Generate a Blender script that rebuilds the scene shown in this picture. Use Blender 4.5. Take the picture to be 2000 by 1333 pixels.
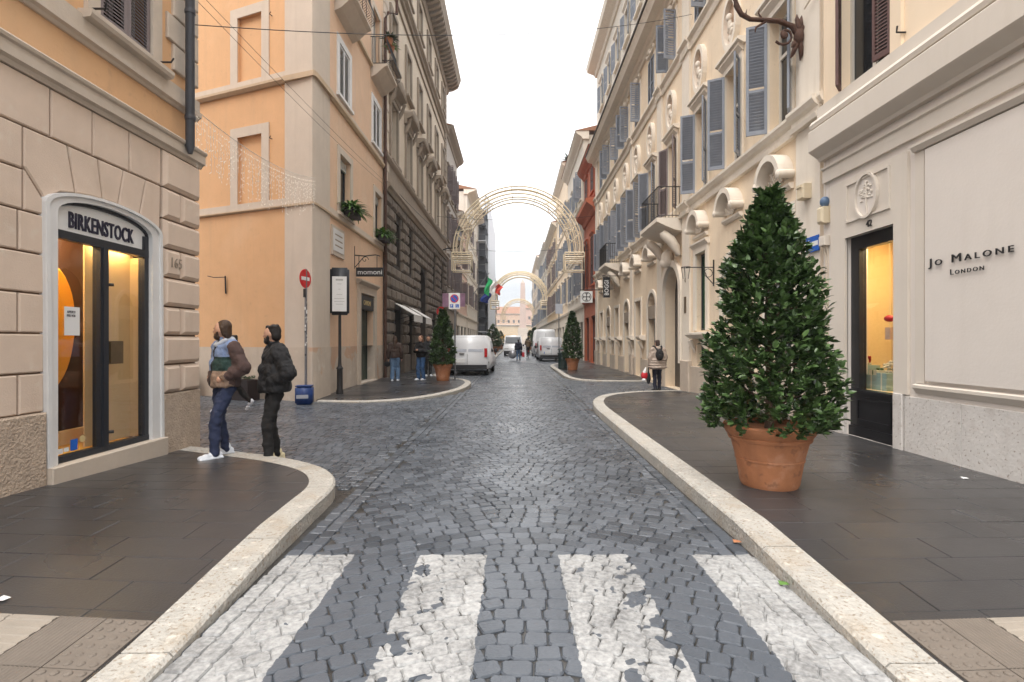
import bpy, bmesh, math, random
from mathutils import Vector, Matrix
R = math.radians
rnd = random.Random(11)
sc = bpy.context.scene
for o in list(bpy.data.objects):
    bpy.data.objects.remove(o)
COL = sc.collection

# ---------------------------------------------------------------- camera
EYE = 1.6
cam = bpy.data.cameras.new('camera')
cam.sensor_width = 36
cam.lens = 18
cam.shift_x = -0.002
cam.clip_end = 3000
camo = bpy.data.objects.new('camera', cam)
camo.location = (0, 0, EYE)
camo.rotation_euler = (R(90), 0, 0)
COL.objects.link(camo)
sc.camera = camo

# ---------------------------------------------------------------- sky and light
SUN_EL, SUN_ROT = R(62), R(200)
world = bpy.data.worlds.new('World')
sc.world = world
world.use_nodes = True
wn = world.node_tree.nodes
wl = world.node_tree.links
wn.clear()
w_out = wn.new('ShaderNodeOutputWorld')
w_bg = wn.new('ShaderNodeBackground')
w_bg.inputs[1].default_value = 0.1
w_sky = wn.new('ShaderNodeTexSky')
w_sky.sky_type = 'NISHITA'
w_sky.sun_disc = False
w_sky.sun_elevation = SUN_EL
w_sky.sun_rotation = SUN_ROT
w_sky.dust_density = 4
w_tc = wn.new('ShaderNodeTexCoord')
w_map = wn.new('ShaderNodeMapping')
w_map.inputs['Scale'].default_value = (1.4, 1.4, 3.2)
w_no = wn.new('ShaderNodeTexNoise')
w_no.inputs['Scale'].default_value = 1.6
w_no.inputs['Detail'].default_value = 5
w_no.inputs['Roughness'].default_value = 0.5
w_ramp = wn.new('ShaderNodeValToRGB')
w_ramp.color_ramp.elements[0].position = 0.34
w_ramp.color_ramp.elements[0].color = (0.47, 0.49, 0.525, 1)
w_ramp.color_ramp.elements[1].position = 0.60
w_ramp.color_ramp.elements[1].color = (0.955, 0.945, 0.93, 1)
w_sep = wn.new('ShaderNodeSeparateXYZ')
# overcast sky: brighter towards the zenith, (1 + 2 sin e) / 3
w_ma = wn.new('ShaderNodeMath'); w_ma.operation = 'MULTIPLY_ADD'
w_ma.inputs[1].default_value = 14.0; w_ma.inputs[2].default_value = 7.0
w_mx = wn.new('ShaderNodeMath'); w_mx.operation = 'MAXIMUM'; w_mx.inputs[1].default_value = 0.0
w_mul = wn.new('ShaderNodeVectorMath'); w_mul.operation = 'SCALE'
w_mix = wn.new('ShaderNodeMixRGB'); w_mix.inputs[0].default_value = 0.92
wl.new(w_tc.outputs['Generated'], w_map.inputs['Vector'])
wl.new(w_map.outputs[0], w_no.inputs['Vector'])
wl.new(w_no.outputs['Fac'], w_ramp.inputs[0])
wl.new(w_tc.outputs['Generated'], w_sep.inputs[0])
wl.new(w_sep.outputs['Z'], w_mx.inputs[0])
wl.new(w_mx.outputs[0], w_ma.inputs[0])
wl.new(w_ramp.outputs[0], w_mul.inputs[0])
wl.new(w_ma.outputs[0], w_mul.inputs['Scale'])
wl.new(w_sky.outputs[0], w_mix.inputs[1])
wl.new(w_mul.outputs[0], w_mix.inputs[2])
wl.new(w_mix.outputs[0], w_bg.inputs[0])
wl.new(w_bg.outputs[0], w_out.inputs[0])

sun = bpy.data.lights.new('sun', 'SUN')
sun.energy = 1.5
sun.angle = R(40)
sun.color = (1, 0.95, 0.88)
suno = bpy.data.objects.new('sun', sun)
suno.rotation_euler = (R(90) - SUN_EL, 0, math.pi - SUN_ROT)
suno.location = (0, -10, 30)
COL.objects.link(suno)

sc.view_settings.view_transform = 'Standard'
sc.view_settings.look = 'None'
sc.view_settings.gamma = 1
sc.view_settings.exposure = 1.08

# ---------------------------------------------------------------- materials
MATS = {}

def mat(name, col, rough=0.8, var=0.12, scale=2.5, bump=0.15, bscale=45, spec=0.4, metal=0.0,
        streak=0.0, scol=None, emit=None, estr=0.0, spots=(), bdist=0.01):
    m = bpy.data.materials.new(name)
    m.use_nodes = True
    nt = m.node_tree
    n, l = nt.nodes, nt.links
    b = n['Principled BSDF']
    b.inputs['Roughness'].default_value = rough
    b.inputs['Metallic'].default_value = metal
    b.inputs['Specular IOR Level'].default_value = spec
    geo = n.new('ShaderNodeNewGeometry')
    no = n.new('ShaderNodeTexNoise')
    no.inputs['Scale'].default_value = scale
    no.inputs['Detail'].default_value = 6
    no.inputs['Roughness'].default_value = 0.65
    l.new(geo.outputs['Position'], no.inputs['Vector'])
    mx = n.new('ShaderNodeMixRGB')
    a = [max(0, c * (1 - var * 1.6)) for c in col[:3]]
    c2 = [min(1, c * (1 + var * 1.6)) for c in col[:3]]
    mx.inputs[1].default_value = (*a, 1)
    mx.inputs[2].default_value = (*c2, 1)
    l.new(no.outputs['Fac'], mx.inputs[0])
    last = mx.outputs[0]
    if streak:
        mp = n.new('ShaderNodeMapping')
        mp.inputs['Scale'].default_value = (5, 5, 0.35)
        l.new(geo.outputs['Position'], mp.inputs['Vector'])
        n2 = n.new('ShaderNodeTexNoise')
        n2.inputs['Scale'].default_value = 1.3
        n2.inputs['Detail'].default_value = 7
        l.new(mp.outputs[0], n2.inputs['Vector'])
        rp = n.new('ShaderNodeValToRGB')
        rp.color_ramp.elements[0].position = 0.52
        rp.color_ramp.elements[1].position = 0.75
        l.new(n2.outputs['Fac'], rp.inputs[0])
        ml = n.new('ShaderNodeMath'); ml.operation = 'MULTIPLY'
        ml.inputs[1].default_value = streak
        l.new(rp.outputs[0], ml.inputs[0])
        m2 = n.new('ShaderNodeMixRGB')
        sc_ = scol or [c * 0.55 for c in col[:3]]
        m2.inputs[2].default_value = (*sc_, 1)
        l.new(ml.outputs[0], m2.inputs[0])
        l.new(last, m2.inputs[1])
        last = m2.outputs[0]
    for (ss, p0, p1, sc2, st) in spots:      # pits, patches and stains with a shape of their own
        n3 = n.new('ShaderNodeTexNoise'); n3.inputs['Scale'].default_value = ss; n3.inputs['Detail'].default_value = 5
        l.new(geo.outputs['Position'], n3.inputs['Vector'])
        r3 = n.new('ShaderNodeValToRGB'); r3.color_ramp.elements[0].position = p0; r3.color_ramp.elements[1].position = p1
        r3.color_ramp.elements[1].color = (st, st, st, 1)
        l.new(n3.outputs['Fac'], r3.inputs[0])
        m3 = n.new('ShaderNodeMixRGB'); m3.inputs[2].default_value = (*sc2, 1)
        l.new(r3.outputs[0], m3.inputs[0]); l.new(last, m3.inputs[1]); last = m3.outputs[0]
    l.new(last, b.inputs['Base Color'])
    if bump:
        nb = n.new('ShaderNodeTexNoise')
        nb.inputs['Scale'].default_value = bscale
        nb.inputs['Detail'].default_value = 4
        l.new(geo.outputs['Position'], nb.inputs['Vector'])
        bp = n.new('ShaderNodeBump')
        bp.inputs['Strength'].default_value = bump
        bp.inputs['Distance'].default_value = bdist
        l.new(nb.outputs['Fac'], bp.inputs['Height'])
        l.new(bp.outputs[0], b.inputs['Normal'])
    if emit:
        b.inputs['Emission Color'].default_value = (*emit, 1)
        b.inputs['Emission Strength'].default_value = estr
    MATS[name] = m
    return m

def glassmat(name, tint=(1, 1, 1), rough=0.0, fac=0.12):
    m = bpy.data.materials.new(name)
    m.use_nodes = True
    n, l = m.node_tree.nodes, m.node_tree.links
    n.clear()
    out = n.new('ShaderNodeOutputMaterial')
    tr = n.new('ShaderNodeBsdfTransparent'); tr.inputs[0].default_value = (*tint, 1)
    gl = n.new('ShaderNodeBsdfGlossy'); gl.inputs['Roughness'].default_value = rough
    lw = n.new('ShaderNodeLayerWeight'); lw.inputs[0].default_value = 0.5
    pw = n.new('ShaderNodeMath'); pw.operation = 'POWER'; pw.inputs[1].default_value = 4.0
    fr = n.new('ShaderNodeMath'); fr.operation = 'MULTIPLY_ADD'; fr.inputs[1].default_value = 0.9; fr.inputs[2].default_value = 0.05
    l.new(lw.outputs['Facing'], pw.inputs[0]); l.new(pw.outputs[0], fr.inputs[0])
    mx = n.new('ShaderNodeMixShader')
    l.new(fr.outputs[0], mx.inputs[0]); l.new(tr.outputs[0], mx.inputs[1]); l.new(gl.outputs[0], mx.inputs[2])
    l.new(mx.outputs[0], out.inputs[0])
    MATS[name] = m
    return m

M = MATS
mat('ochre_plaster', (0.64, 0.385, 0.205), 0.9, 0.09, 1.2, 0.25, 30, streak=0.4, scol=(0.52, 0.33, 0.19), spots=((0.7, 0.55, 0.72, (0.68, 0.45, 0.27), 0.5), (9, 0.64, 0.72, (0.48, 0.30, 0.17), 0.4)))
mat('peach_plaster', (0.68, 0.47, 0.32), 0.9, 0.08, 1.5, 0.25, 30, streak=0.4, scol=(0.54, 0.40, 0.30), spots=((0.8, 0.55, 0.72, (0.70, 0.54, 0.40), 0.5), (9, 0.64, 0.72, (0.50, 0.36, 0.26), 0.4)))
mat('pale_render', (0.56, 0.48, 0.40), 0.9, 0.08, 2, 0.2, 40, streak=0.25, scol=(0.4, 0.33, 0.27))
mat('dado_render', (0.52, 0.44, 0.36), 0.9, 0.12, 2.2, 0.3, 30, streak=0.35, scol=(0.38, 0.29, 0.22), spots=((1.1, 0.57, 0.62, (0.50, 0.27, 0.15), 0.6), (2.6, 0.60, 0.66, (0.60, 0.55, 0.48), 0.6)))
mat('ashlar', (0.63, 0.50, 0.40), 0.85, 0.09, 2.4, 0.3, 60, streak=0.2, scol=(0.46, 0.34, 0.25), spots=((7, 0.60, 0.74, (0.68, 0.60, 0.50), 0.5), (1.3, 0.55, 0.75, (0.46, 0.35, 0.26), 0.45)))
mat('ashlar_joint', (0.20, 0.13, 0.085), 0.95, 0.2)
mat('rough_plinth', (0.46, 0.36, 0.275), 0.95, 0.25, 9, 1.0, 38, bdist=0.03)
mat('travertine', (0.52, 0.44, 0.36), 0.7, 0.12, 3, 0.35, 30, streak=0.2, scol=(0.4, 0.31, 0.23))
mat('white_marble', (0.66, 0.65, 0.64), 0.55, 0.08, 3, 0.1, 30, streak=0.12)
mat('travertine_pale', (0.60, 0.565, 0.53), 0.6, 0.10, 4, 0.6, 26, streak=0.2, scol=(0.46, 0.42, 0.39), spots=((30, 0.60, 0.68, (0.25, 0.19, 0.15), 0.75), (5, 0.56, 0.75, (0.44, 0.38, 0.34), 0.5)))
mat('kerb_stone', (0.39, 0.37, 0.335), 0.7, 0.20, 6, 0.9, 34, bdist=0.02, spots=((45, 0.56, 0.66, (0.20, 0.15, 0.10), 0.7), (3.5, 0.52, 0.72, (0.33, 0.27, 0.20), 0.6), (14, 0.60, 0.70, (0.62, 0.58, 0.52), 0.6)))
mat('greige', (0.68, 0.62, 0.565), 0.75, 0.05, 1.2, 0.2, 30, streak=0.16, scol=(0.56, 0.50, 0.44), spots=((1.1, 0.55, 0.75, (0.62, 0.56, 0.50), 0.5),))
mat('greige_trim', (0.64, 0.575, 0.50), 0.75, 0.05, 1.5, 0.1, 30, streak=0.12, scol=(0.45, 0.37, 0.27))
mat('butter', (0.82, 0.67, 0.50), 0.9, 0.05, 1.5, 0.15, 30, streak=0.1)
mat('cream', (0.79, 0.65, 0.485), 0.9, 0.07, 1.4, 0.2, 30, streak=0.34, scol=(0.60, 0.45, 0.32), spots=((1.0, 0.55, 0.72, (0.72, 0.60, 0.47), 0.5), (8, 0.63, 0.72, (0.55, 0.42, 0.30), 0.4)))
mat('cream_trim', (0.76, 0.685, 0.585), 0.85, 0.07, 2, 0.2, 40, streak=0.25, scol=(0.47, 0.37, 0.27))
mat('cornice_under', (0.50, 0.38, 0.26), 0.9, 0.1, 2, 0.2, 30, streak=0.2)
mat('shutter_blue', (0.225, 0.245, 0.285), 0.65, 0.14, 6, 0.1, 60, streak=0.3, scol=(0.34, 0.36, 0.40))
mat('shutter_taupe', (0.19, 0.155, 0.155), 0.65, 0.1, 6, 0.1, 60)
mat('shutter_white', (0.62, 0.62, 0.62), 0.65, 0.06, 6, 0.05, 60)
mat('shutter_brown', (0.10, 0.05, 0.045), 0.6, 0.2, 6, 0.1, 60)
mat('frame_white', (0.60, 0.56, 0.50), 0.6, 0.06, 5, 0.05)
mat('dark_frame', (0.022, 0.024, 0.03), 0.4, 0.1, 5, 0.03)
mat('black_gloss', (0.012, 0.012, 0.014), 0.3, 0.1, 5, 0.02)
mat('iron', (0.03, 0.028, 0.028), 0.55, 0.2, 20, 0.2, 80, metal=0.3)
mat('rust_iron', (0.075, 0.036, 0.024), 0.8, 0.4, 14, 0.5, 80)
mat('pipe_grey', (0.05, 0.052, 0.06), 0.5, 0.15, 8, 0.1, 60)
mat('conduit', (0.60, 0.51, 0.41), 0.7, 0.1, 6, 0.1)
mat('pane_dark', (0.018, 0.02, 0.022), 0.06, 0.3, 1.5, 0.02, 2, spec=0.6)
mat('pane_green', (0.02, 0.075, 0.04), 0.07, 0.3, 1.0, 0.02, 2, spec=0.6)
mat('curtain', (0.42, 0.42, 0.4), 0.7, 0.1, 8, 0.1)
mat('void', (0.012, 0.011, 0.011), 0.9, 0.2, 2, 0)
mat('grey_stone', (0.175, 0.142, 0.112), 0.92, 0.28, 3.5, 0.8, 22, streak=0.4, scol=(0.08, 0.066, 0.055), bdist=0.03)
mat('grey_joint', (0.05, 0.04, 0.033), 0.95, 0.2)
mat('grey_trim', (0.30, 0.245, 0.19), 0.9, 0.15, 3, 0.3, 40, streak=0.35, scol=(0.17, 0.135, 0.105))
mat('palazzo_wall', (0.60, 0.51, 0.40), 0.9, 0.07, 2, 0.2, 30, streak=0.25, scol=(0.45, 0.37, 0.29))
mat('terracotta', (0.38, 0.155, 0.07), 0.75, 0.2, 6, 0.3, 60, streak=0.45, scol=(0.24, 0.10, 0.05), spots=((5, 0.56, 0.70, (0.50, 0.27, 0.17), 0.55), (11, 0.60, 0.66, (0.20, 0.09, 0.05), 0.6)))
mat('soil', (0.03, 0.02, 0.014), 1, 0.3, 20, 0.6)
mat('bark', (0.09, 0.06, 0.04), 0.95, 0.3, 20, 0.6)
mat('red_plaster', (0.46, 0.135, 0.07), 0.9, 0.12, 1.6, 0.2, 30, streak=0.3, scol=(0.32, 0.1, 0.06))
mat('pink_plaster', (0.58, 0.40, 0.32), 0.9, 0.1, 1.4, 0.2, 30, streak=0.3)
mat('yellow_plaster', (0.62, 0.47, 0.30), 0.9, 0.1, 1.4, 0.2, 30, streak=0.3)
mat('offwhite_plaster', (0.64, 0.58, 0.50), 0.9, 0.08, 1.4, 0.2, 30, streak=0.3)
mat('grey_plaster', (0.42, 0.38, 0.34), 0.9, 0.1, 1.4, 0.2, 30, streak=0.3)
mat('roof_tile', (0.30, 0.15, 0.09), 0.9, 0.3, 6, 0.5, 20)
mat('roof_dark', (0.10, 0.085, 0.075), 0.9, 0.3, 6, 0.4, 20)
mat('mortar', (0.035, 0.034, 0.034), 0.9, 0.3, 8, 0.5, 60)
mat('white_paint', (0.72, 0.72, 0.71), 0.6, 0.06, 8, 0.1)
mat('sign_white', (0.74, 0.74, 0.73), 0.5, 0.03, 4, 0)
mat('sign_red', (0.55, 0.02, 0.025), 0.45, 0.06, 4, 0)
mat('sign_blue', (0.015, 0.11, 0.48), 0.45, 0.06, 4, 0)
mat('sign_black', (0.018, 0.017, 0.018), 0.5, 0.08, 4, 0)
mat('navy_letter', (0.02, 0.018, 0.04), 0.5, 0.05, 4, 0)
mat('gold_letter', (0.55, 0.42, 0.20), 0.5, 0.05, 4, 0)
mat('pole_grey', (0.20, 0.20, 0.21), 0.5, 0.15, 10, 0.1, metal=0.5)
mat('led_tube', (0.86, 0.74, 0.55), 0.6, 0.08, 5, 0)
mat('van_white', (0.66, 0.67, 0.69), 0.3, 0.03, 2, 0.0, spec=0.6)
mat('van_trim', (0.02, 0.02, 0.022), 0.6, 0.1, 8, 0.1)
mat('tyre', (0.016, 0.016, 0.016), 0.85, 0.2, 20, 0.2)
mat('wheel_metal', (0.28, 0.28, 0.29), 0.4, 0.1, 8, 0, metal=0.6)
mat('tail_red', (0.42, 0.012, 0.012), 0.25, 0.1, 8, 0)
mat('skin', (0.50, 0.28, 0.19), 0.6, 0.08, 10, 0.05)
mat('hair_dark', (0.014, 0.010, 0.008), 0.6, 0.3, 30, 0.4, 90)
mat('hair_brown', (0.05, 0.026, 0.014), 0.6, 0.3, 30, 0.4, 90)
mat('hair_auburn', (0.13, 0.06, 0.028), 0.6, 0.3, 30, 0.4, 90)
mat('denim_dark', (0.025, 0.034, 0.075), 0.85, 0.25, 12, 0.4, 60)
mat('denim_blue', (0.035, 0.085, 0.19), 0.85, 0.3, 9, 0.4, 60)
mat('denim_light', (0.10, 0.17, 0.28), 0.85, 0.35, 9, 0.4, 60)
mat('cloth_black', (0.011, 0.0105, 0.012), 0.75, 0.3, 10, 0.6, 18, bdist=0.03)
mat('cloth_trouser', (0.012, 0.011, 0.011), 0.85, 0.3, 10, 0.4, 40)
mat('cloth_brown', (0.055, 0.035, 0.028), 0.85, 0.25, 10, 0.4, 40)
mat('cloth_olive', (0.10, 0.065, 0.035), 0.85, 0.25, 10, 0.4, 40)
mat('cloth_navy', (0.012, 0.013, 0.026), 0.85, 0.25, 10, 0.4, 40)
mat('puffer_beige', (0.36, 0.29, 0.24), 0.6, 0.12, 10, 0.3, 30)
mat('hood_grey', (0.40, 0.42, 0.47), 0.9, 0.1, 10, 0.3, 60)
mat('shoe_white', (0.66, 0.69, 0.74), 0.55, 0.1, 12, 0.1)
mat('shoe_cream', (0.60, 0.52, 0.33), 0.55, 0.15, 12, 0.1)
mat('shoe_dark', (0.02, 0.018, 0.018), 0.6, 0.15, 12, 0.1)
mat('bag_red', (0.50, 0.02, 0.03), 0.5, 0.15, 12, 0.1)
mat('bag_silver', (0.35, 0.35, 0.37), 0.3, 0.3, 12, 0.4, 20, metal=0.4)
mat('bag_blue', (0.016, 0.045, 0.17), 0.45, 0.2, 10, 0.5, 20)
mat('bin_green', (0.015, 0.028, 0.026), 0.5, 0.2, 8, 0.1)
mat('planter_dark', (0.02, 0.012, 0.012), 0.7, 0.2, 8, 0.1)
mat('shop_yellow', (0.62, 0.38, 0.08), 0.7, 0.05, 2, 0.05)
mat('shop_cream', (0.78, 0.62, 0.36), 0.7, 0.04, 2, 0.05)
mat('shop_brown', (0.045, 0.018, 0.010), 0.6, 0.15, 2, 0.05)
mat('shop_tan', (0.62, 0.43, 0.22), 0.65, 0.1, 2.0, 0.05, streak=0.2, scol=(0.5, 0.33, 0.16))
mat('sole_orange', (0.74, 0.36, 0.03), 0.6, 0.05, 2, 0.1, 40)
mat('gift_mint', (0.28, 0.40, 0.36), 0.6, 0.08, 4, 0)
mat('gift_cream', (0.66, 0.62, 0.46), 0.6, 0.08, 4, 0)
mat('gift_green', (0.06, 0.13, 0.055), 0.6, 0.1, 4, 0)
mat('lamp_warm', (0.9, 0.8, 0.6), 0.5, 0, 1, 0, emit=(1.0, 0.74, 0.36), estr=18)
mat('lamp_warm_soft', (0.9, 0.8, 0.6), 0.5, 0, 1, 0, emit=(1.0, 0.76, 0.40), estr=11)
mat('bulb', (0.9, 0.85, 0.75), 0.4, 0, 1, 0, emit=(1.0, 0.92, 0.8), estr=0.1)
mat('flag_green', (0.02, 0.36, 0.12), 0.7, 0.1, 3, 0)
mat('flag_white', (0.72, 0.72, 0.72), 0.7, 0.04, 3, 0)
mat('flag_red', (0.55, 0.05, 0.035), 0.7, 0.1, 3, 0)
mat('flag_blue', (0.02, 0.05, 0.28), 0.7, 0.1, 3, 0)
mat('scaffold_sheet', (0.66, 0.68, 0.71), 0.8, 0.06, 0.6, 0.1)
mat('scaffold_dark', (0.07, 0.075, 0.085), 0.7, 0.2, 2, 0.1)
mat('granite', (0.50, 0.37, 0.31), 0.8, 0.15, 0.3, 0.1)
mat('tactile', (0.15, 0.125, 0.103), 0.8, 0.15, 6, 0.3, 60)
mat('tactile_light', (0.27, 0.235, 0.195), 0.8, 0.15, 6, 0.3, 60)
mat('meter_cream', (0.66, 0.56, 0.40), 0.6, 0.1, 6, 0.05)
mat('meter_blue', (0.10, 0.16, 0.26), 0.3, 0.15, 6, 0.05)
mat('awning_white', (0.62, 0.60, 0.57), 0.8, 0.08, 6, 0.1)
mat('purple_print', (0.46, 0.26, 0.38), 0.7, 0.4, 2.5, 0)
mat('brass_plate', (0.16, 0.11, 0.06), 0.4, 0.2, 10, 0.1, metal=0.5)
mat('door_green', (0.025, 0.045, 0.033), 0.4, 0.15, 4, 0.05)
mat('scoop', (0.60, 0.42, 0.30), 0.8, 0.1, 4, 0.1)
glassmat('shop_glass')

def leafmat(name, c1, c2, rough=0.35):
    m = bpy.data.materials.new(name)
    m.use_nodes = True
    n, l = m.node_tree.nodes, m.node_tree.links
    b = n['Principled BSDF']
    b.inputs['Roughness'].default_value = rough
    b.inputs['Specular IOR Level'].default_value = 0.5
    geo = n.new('ShaderNodeNewGeometry')
    no = n.new('ShaderNodeTexNoise'); no.inputs['Scale'].default_value = 9; no.inputs['Detail'].default_value = 3
    l.new(geo.outputs['Position'], no.inputs['Vector'])
    ad = n.new('ShaderNodeMath'); ad.operation = 'MULTIPLY_ADD'
    l.new(geo.outputs['Random Per Island'], ad.inputs[0]); ad.inputs[1].default_value = 0.5
    l.new(no.outputs['Fac'], ad.inputs[2])
    rp = n.new('ShaderNodeValToRGB')
    rp.color_ramp.elements[0].position = 0.4; rp.color_ramp.elements[0].color = (*c1, 1)
    rp.color_ramp.elements[1].position = 1.0; rp.color_ramp.elements[1].color = (*c2, 1)
    l.new(ad.outputs[0], rp.inputs[0])
    l.new(rp.outputs[0], b.inputs['Base Color'])
    MATS[name] = m
leafmat('laurel_leaf', (0.014, 0.032, 0.011), (0.085, 0.15, 0.045), 0.32)
leafmat('fern_leaf', (0.03, 0.10, 0.012), (0.12, 0.24, 0.04), 0.5)
leafmat('hedge_leaf', (0.012, 0.03, 0.010), (0.05, 0.085, 0.025), 0.5)

def paving_material(name, cobble, bed=False):
    """basalt, a little wet, with painted zebra stripes in their real place and worn edges (cobbles)"""
    m = bpy.data.materials.new(name)
    m.use_nodes = True
    n, l = m.node_tree.nodes, m.node_tree.links
    b = n['Principled BSDF']
    geo = n.new('ShaderNodeNewGeometry')
    def noise(scale, detail=5, vec=None, rough=0.6):
        t = n.new('ShaderNodeTexNoise')
        t.inputs['Scale'].default_value = scale
        t.inputs['Detail'].default_value = detail
        t.inputs['Roughness'].default_value = rough
        l.new(vec or geo.outputs['Position'], t.inputs['Vector'])
        return t.outputs['Fac']
    def math_(op, a, b_=None, c=None):
        t = n.new('ShaderNodeMath'); t.operation = op
        for i, v in enumerate((a, b_, c)):
            if v is None: continue
            if isinstance(v, (int, float)): t.inputs[i].default_value = v
            else: l.new(v, t.inputs[i])
        return t.outputs[0]
    def ramp(fac, p0, c0, p1, c1):
        t = n.new('ShaderNodeValToRGB')
        t.color_ramp.elements[0].position = p0; t.color_ramp.elements[0].color = (*c0, 1)
        t.color_ramp.elements[1].position = p1; t.color_ramp.elements[1].color = (*c1, 1)
        l.new(fac, t.inputs[0])
        return t.outputs[0]
    isl = n.new('ShaderNodeObjectInfo').outputs['Random'] if False else geo.outputs['Random Per Island']
    if cobble:
        f = math_('MULTIPLY_ADD', isl, 0.55, math_('MULTIPLY', noise(1.1, 4), 0.7))
        col = ramp(f, 0.22, (0.027, 0.033, 0.042), 0.98, (0.108, 0.121, 0.142))
        if bed: col = ramp(noise(14, 5), 0.3, (0.022, 0.021, 0.020), 0.7, (0.055, 0.052, 0.048))
    else:
        f = math_('MULTIPLY_ADD', isl, 0.5, math_('MULTIPLY', noise(0.55, 5), 0.8))
        col = ramp(f, 0.3, (0.012, 0.0118, 0.0125), 0.95, (0.056, 0.054, 0.056))
        gum = ramp(noise(38, 3), 0.72, (0, 0, 0), 0.75, (0.5, 0.5, 0.5))
        mg = n.new('ShaderNodeMixRGB'); l.new(gum, mg.inputs[0]); l.new(col, mg.inputs[1]); mg.inputs[2].default_value = (0.13, 0.125, 0.12, 1); col = mg.outputs[0]
    if cobble:
        sep = n.new('ShaderNodeSeparateXYZ'); l.new(geo.outputs['Position'], sep.inputs[0])
        nx = noise(9, 3)
        jit = math_('MULTIPLY_ADD', nx, 0.05, -0.025)
        x = math_('ADD', sep.outputs['X'], jit)
        mask = None
        for (a, c_, wear) in ((-1.70, -1.19, 0.33), (-0.70, -0.205, 0.42), (0.33, 0.86, 0.47), (1.33, 1.80, 0.30)):
            s = math_('MULTIPLY', math_('GREATER_THAN', x, a), math_('LESS_THAN', x, c_))
            # worn patches, more towards the outer edges of the two middle stripes
            if a == -0.70: wear = math_('MULTIPLY_ADD', x, -0.38, 0.285)
            if a == 0.33: wear = math_('MULTIPLY_ADD', x, 0.36, 0.265)
            w = math_('GREATER_THAN', math_('ADD', noise(6, 2, rough=0.6), math_('MULTIPLY', isl, 0.0 if bed else 0.15)), wear)
            s = math_('MULTIPLY', s, w)
            mask = s if mask is None else math_('MAXIMUM', mask, s)
        mask = math_('MULTIPLY', mask, math_('LESS_THAN', sep.outputs['Y'], math_('ADD', 3.83, jit)))
        mask = math_('MULTIPLY', mask, math_('GREATER_THAN', sep.outputs['Y'], 0.2))
        pt = ramp(math_('ADD', math_('MULTIPLY', noise(30, 5), 0.6), math_('MULTIPLY', noise(2.2, 5), 0.5)), 0.40, (0.16, 0.16, 0.16), 0.70, (0.42, 0.42, 0.415))
        mx = n.new('ShaderNodeMixRGB'); l.new(mask, mx.inputs[0]); l.new(col, mx.inputs[1]); l.new(pt, mx.inputs[2])
        col = mx.outputs[0]
    l.new(col, b.inputs['Base Color'])
    rr = ramp(noise(0.9 if cobble else 0.6, 4), 0.3, (0.20,) * 3, 0.7, (0.46,) * 3)
    if cobble:
        r2 = math_('MAXIMUM', rr, math_('MULTIPLY', mask, 0.6))
        l.new(r2, b.inputs['Roughness'])
    else:
        l.new(rr, b.inputs['Roughness'])
    b.inputs['Specular IOR Level'].default_value = 0.5
    bp = n.new('ShaderNodeBump')
    bp.inputs['Strength'].default_value = 0.5 if cobble else 0.25
    bp.inputs['Distance'].default_value = 0.008
    l.new(noise(34 if cobble else 70, 5), bp.inputs['Height'])
    l.new(bp.outputs[0], b.inputs['Normal'])
    MATS[name] = m
paving_material('cobble', True)
paving_material('sett_bed', True, True)
paving_material('pavement_slab', False)

# ---------------------------------------------------------------- mesh helpers
def empty(name, loc=(0, 0, 0), rz=0, label=None, cat=None, group=None):
    o = bpy.data.objects.new(name, None)
    o.location = loc
    o.rotation_euler = (0, 0, rz)
    o.empty_display_size = 0.2
    COL.objects.link(o)
    tag(o, label, cat, group)
    return o

def tag(o, label=None, cat=None, group=None, kind=None):
    if label: o['label'] = label
    if cat: o['category'] = cat
    if group: o['group'] = group
    if kind: o['kind'] = kind
    return o

def link(name, me, parent=None, local=False):
    o = bpy.data.objects.new(name, me)
    COL.objects.link(o)
    if parent is not None:
        o.parent = parent
        if not local and parent.type == 'EMPTY':
            o.matrix_parent_inverse = parent.matrix_basis.inverted()
    return o

def FL(X):   # facade on the left of the street, facing +X; u = world Y
    return lambda u, n, z: (X + n, u, z)
def FR(X):   # facade on the right, facing -X
    return lambda u, n, z: (X - n, u, z)
def FD(o, d, nn):   # any vertical plane
    return lambda u, n, z: (o[0] + d[0] * u + nn[0] * n, o[1] + d[1] * u + nn[1] * n, z)
ID = lambda u, n, z: (u, n, z)

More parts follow.
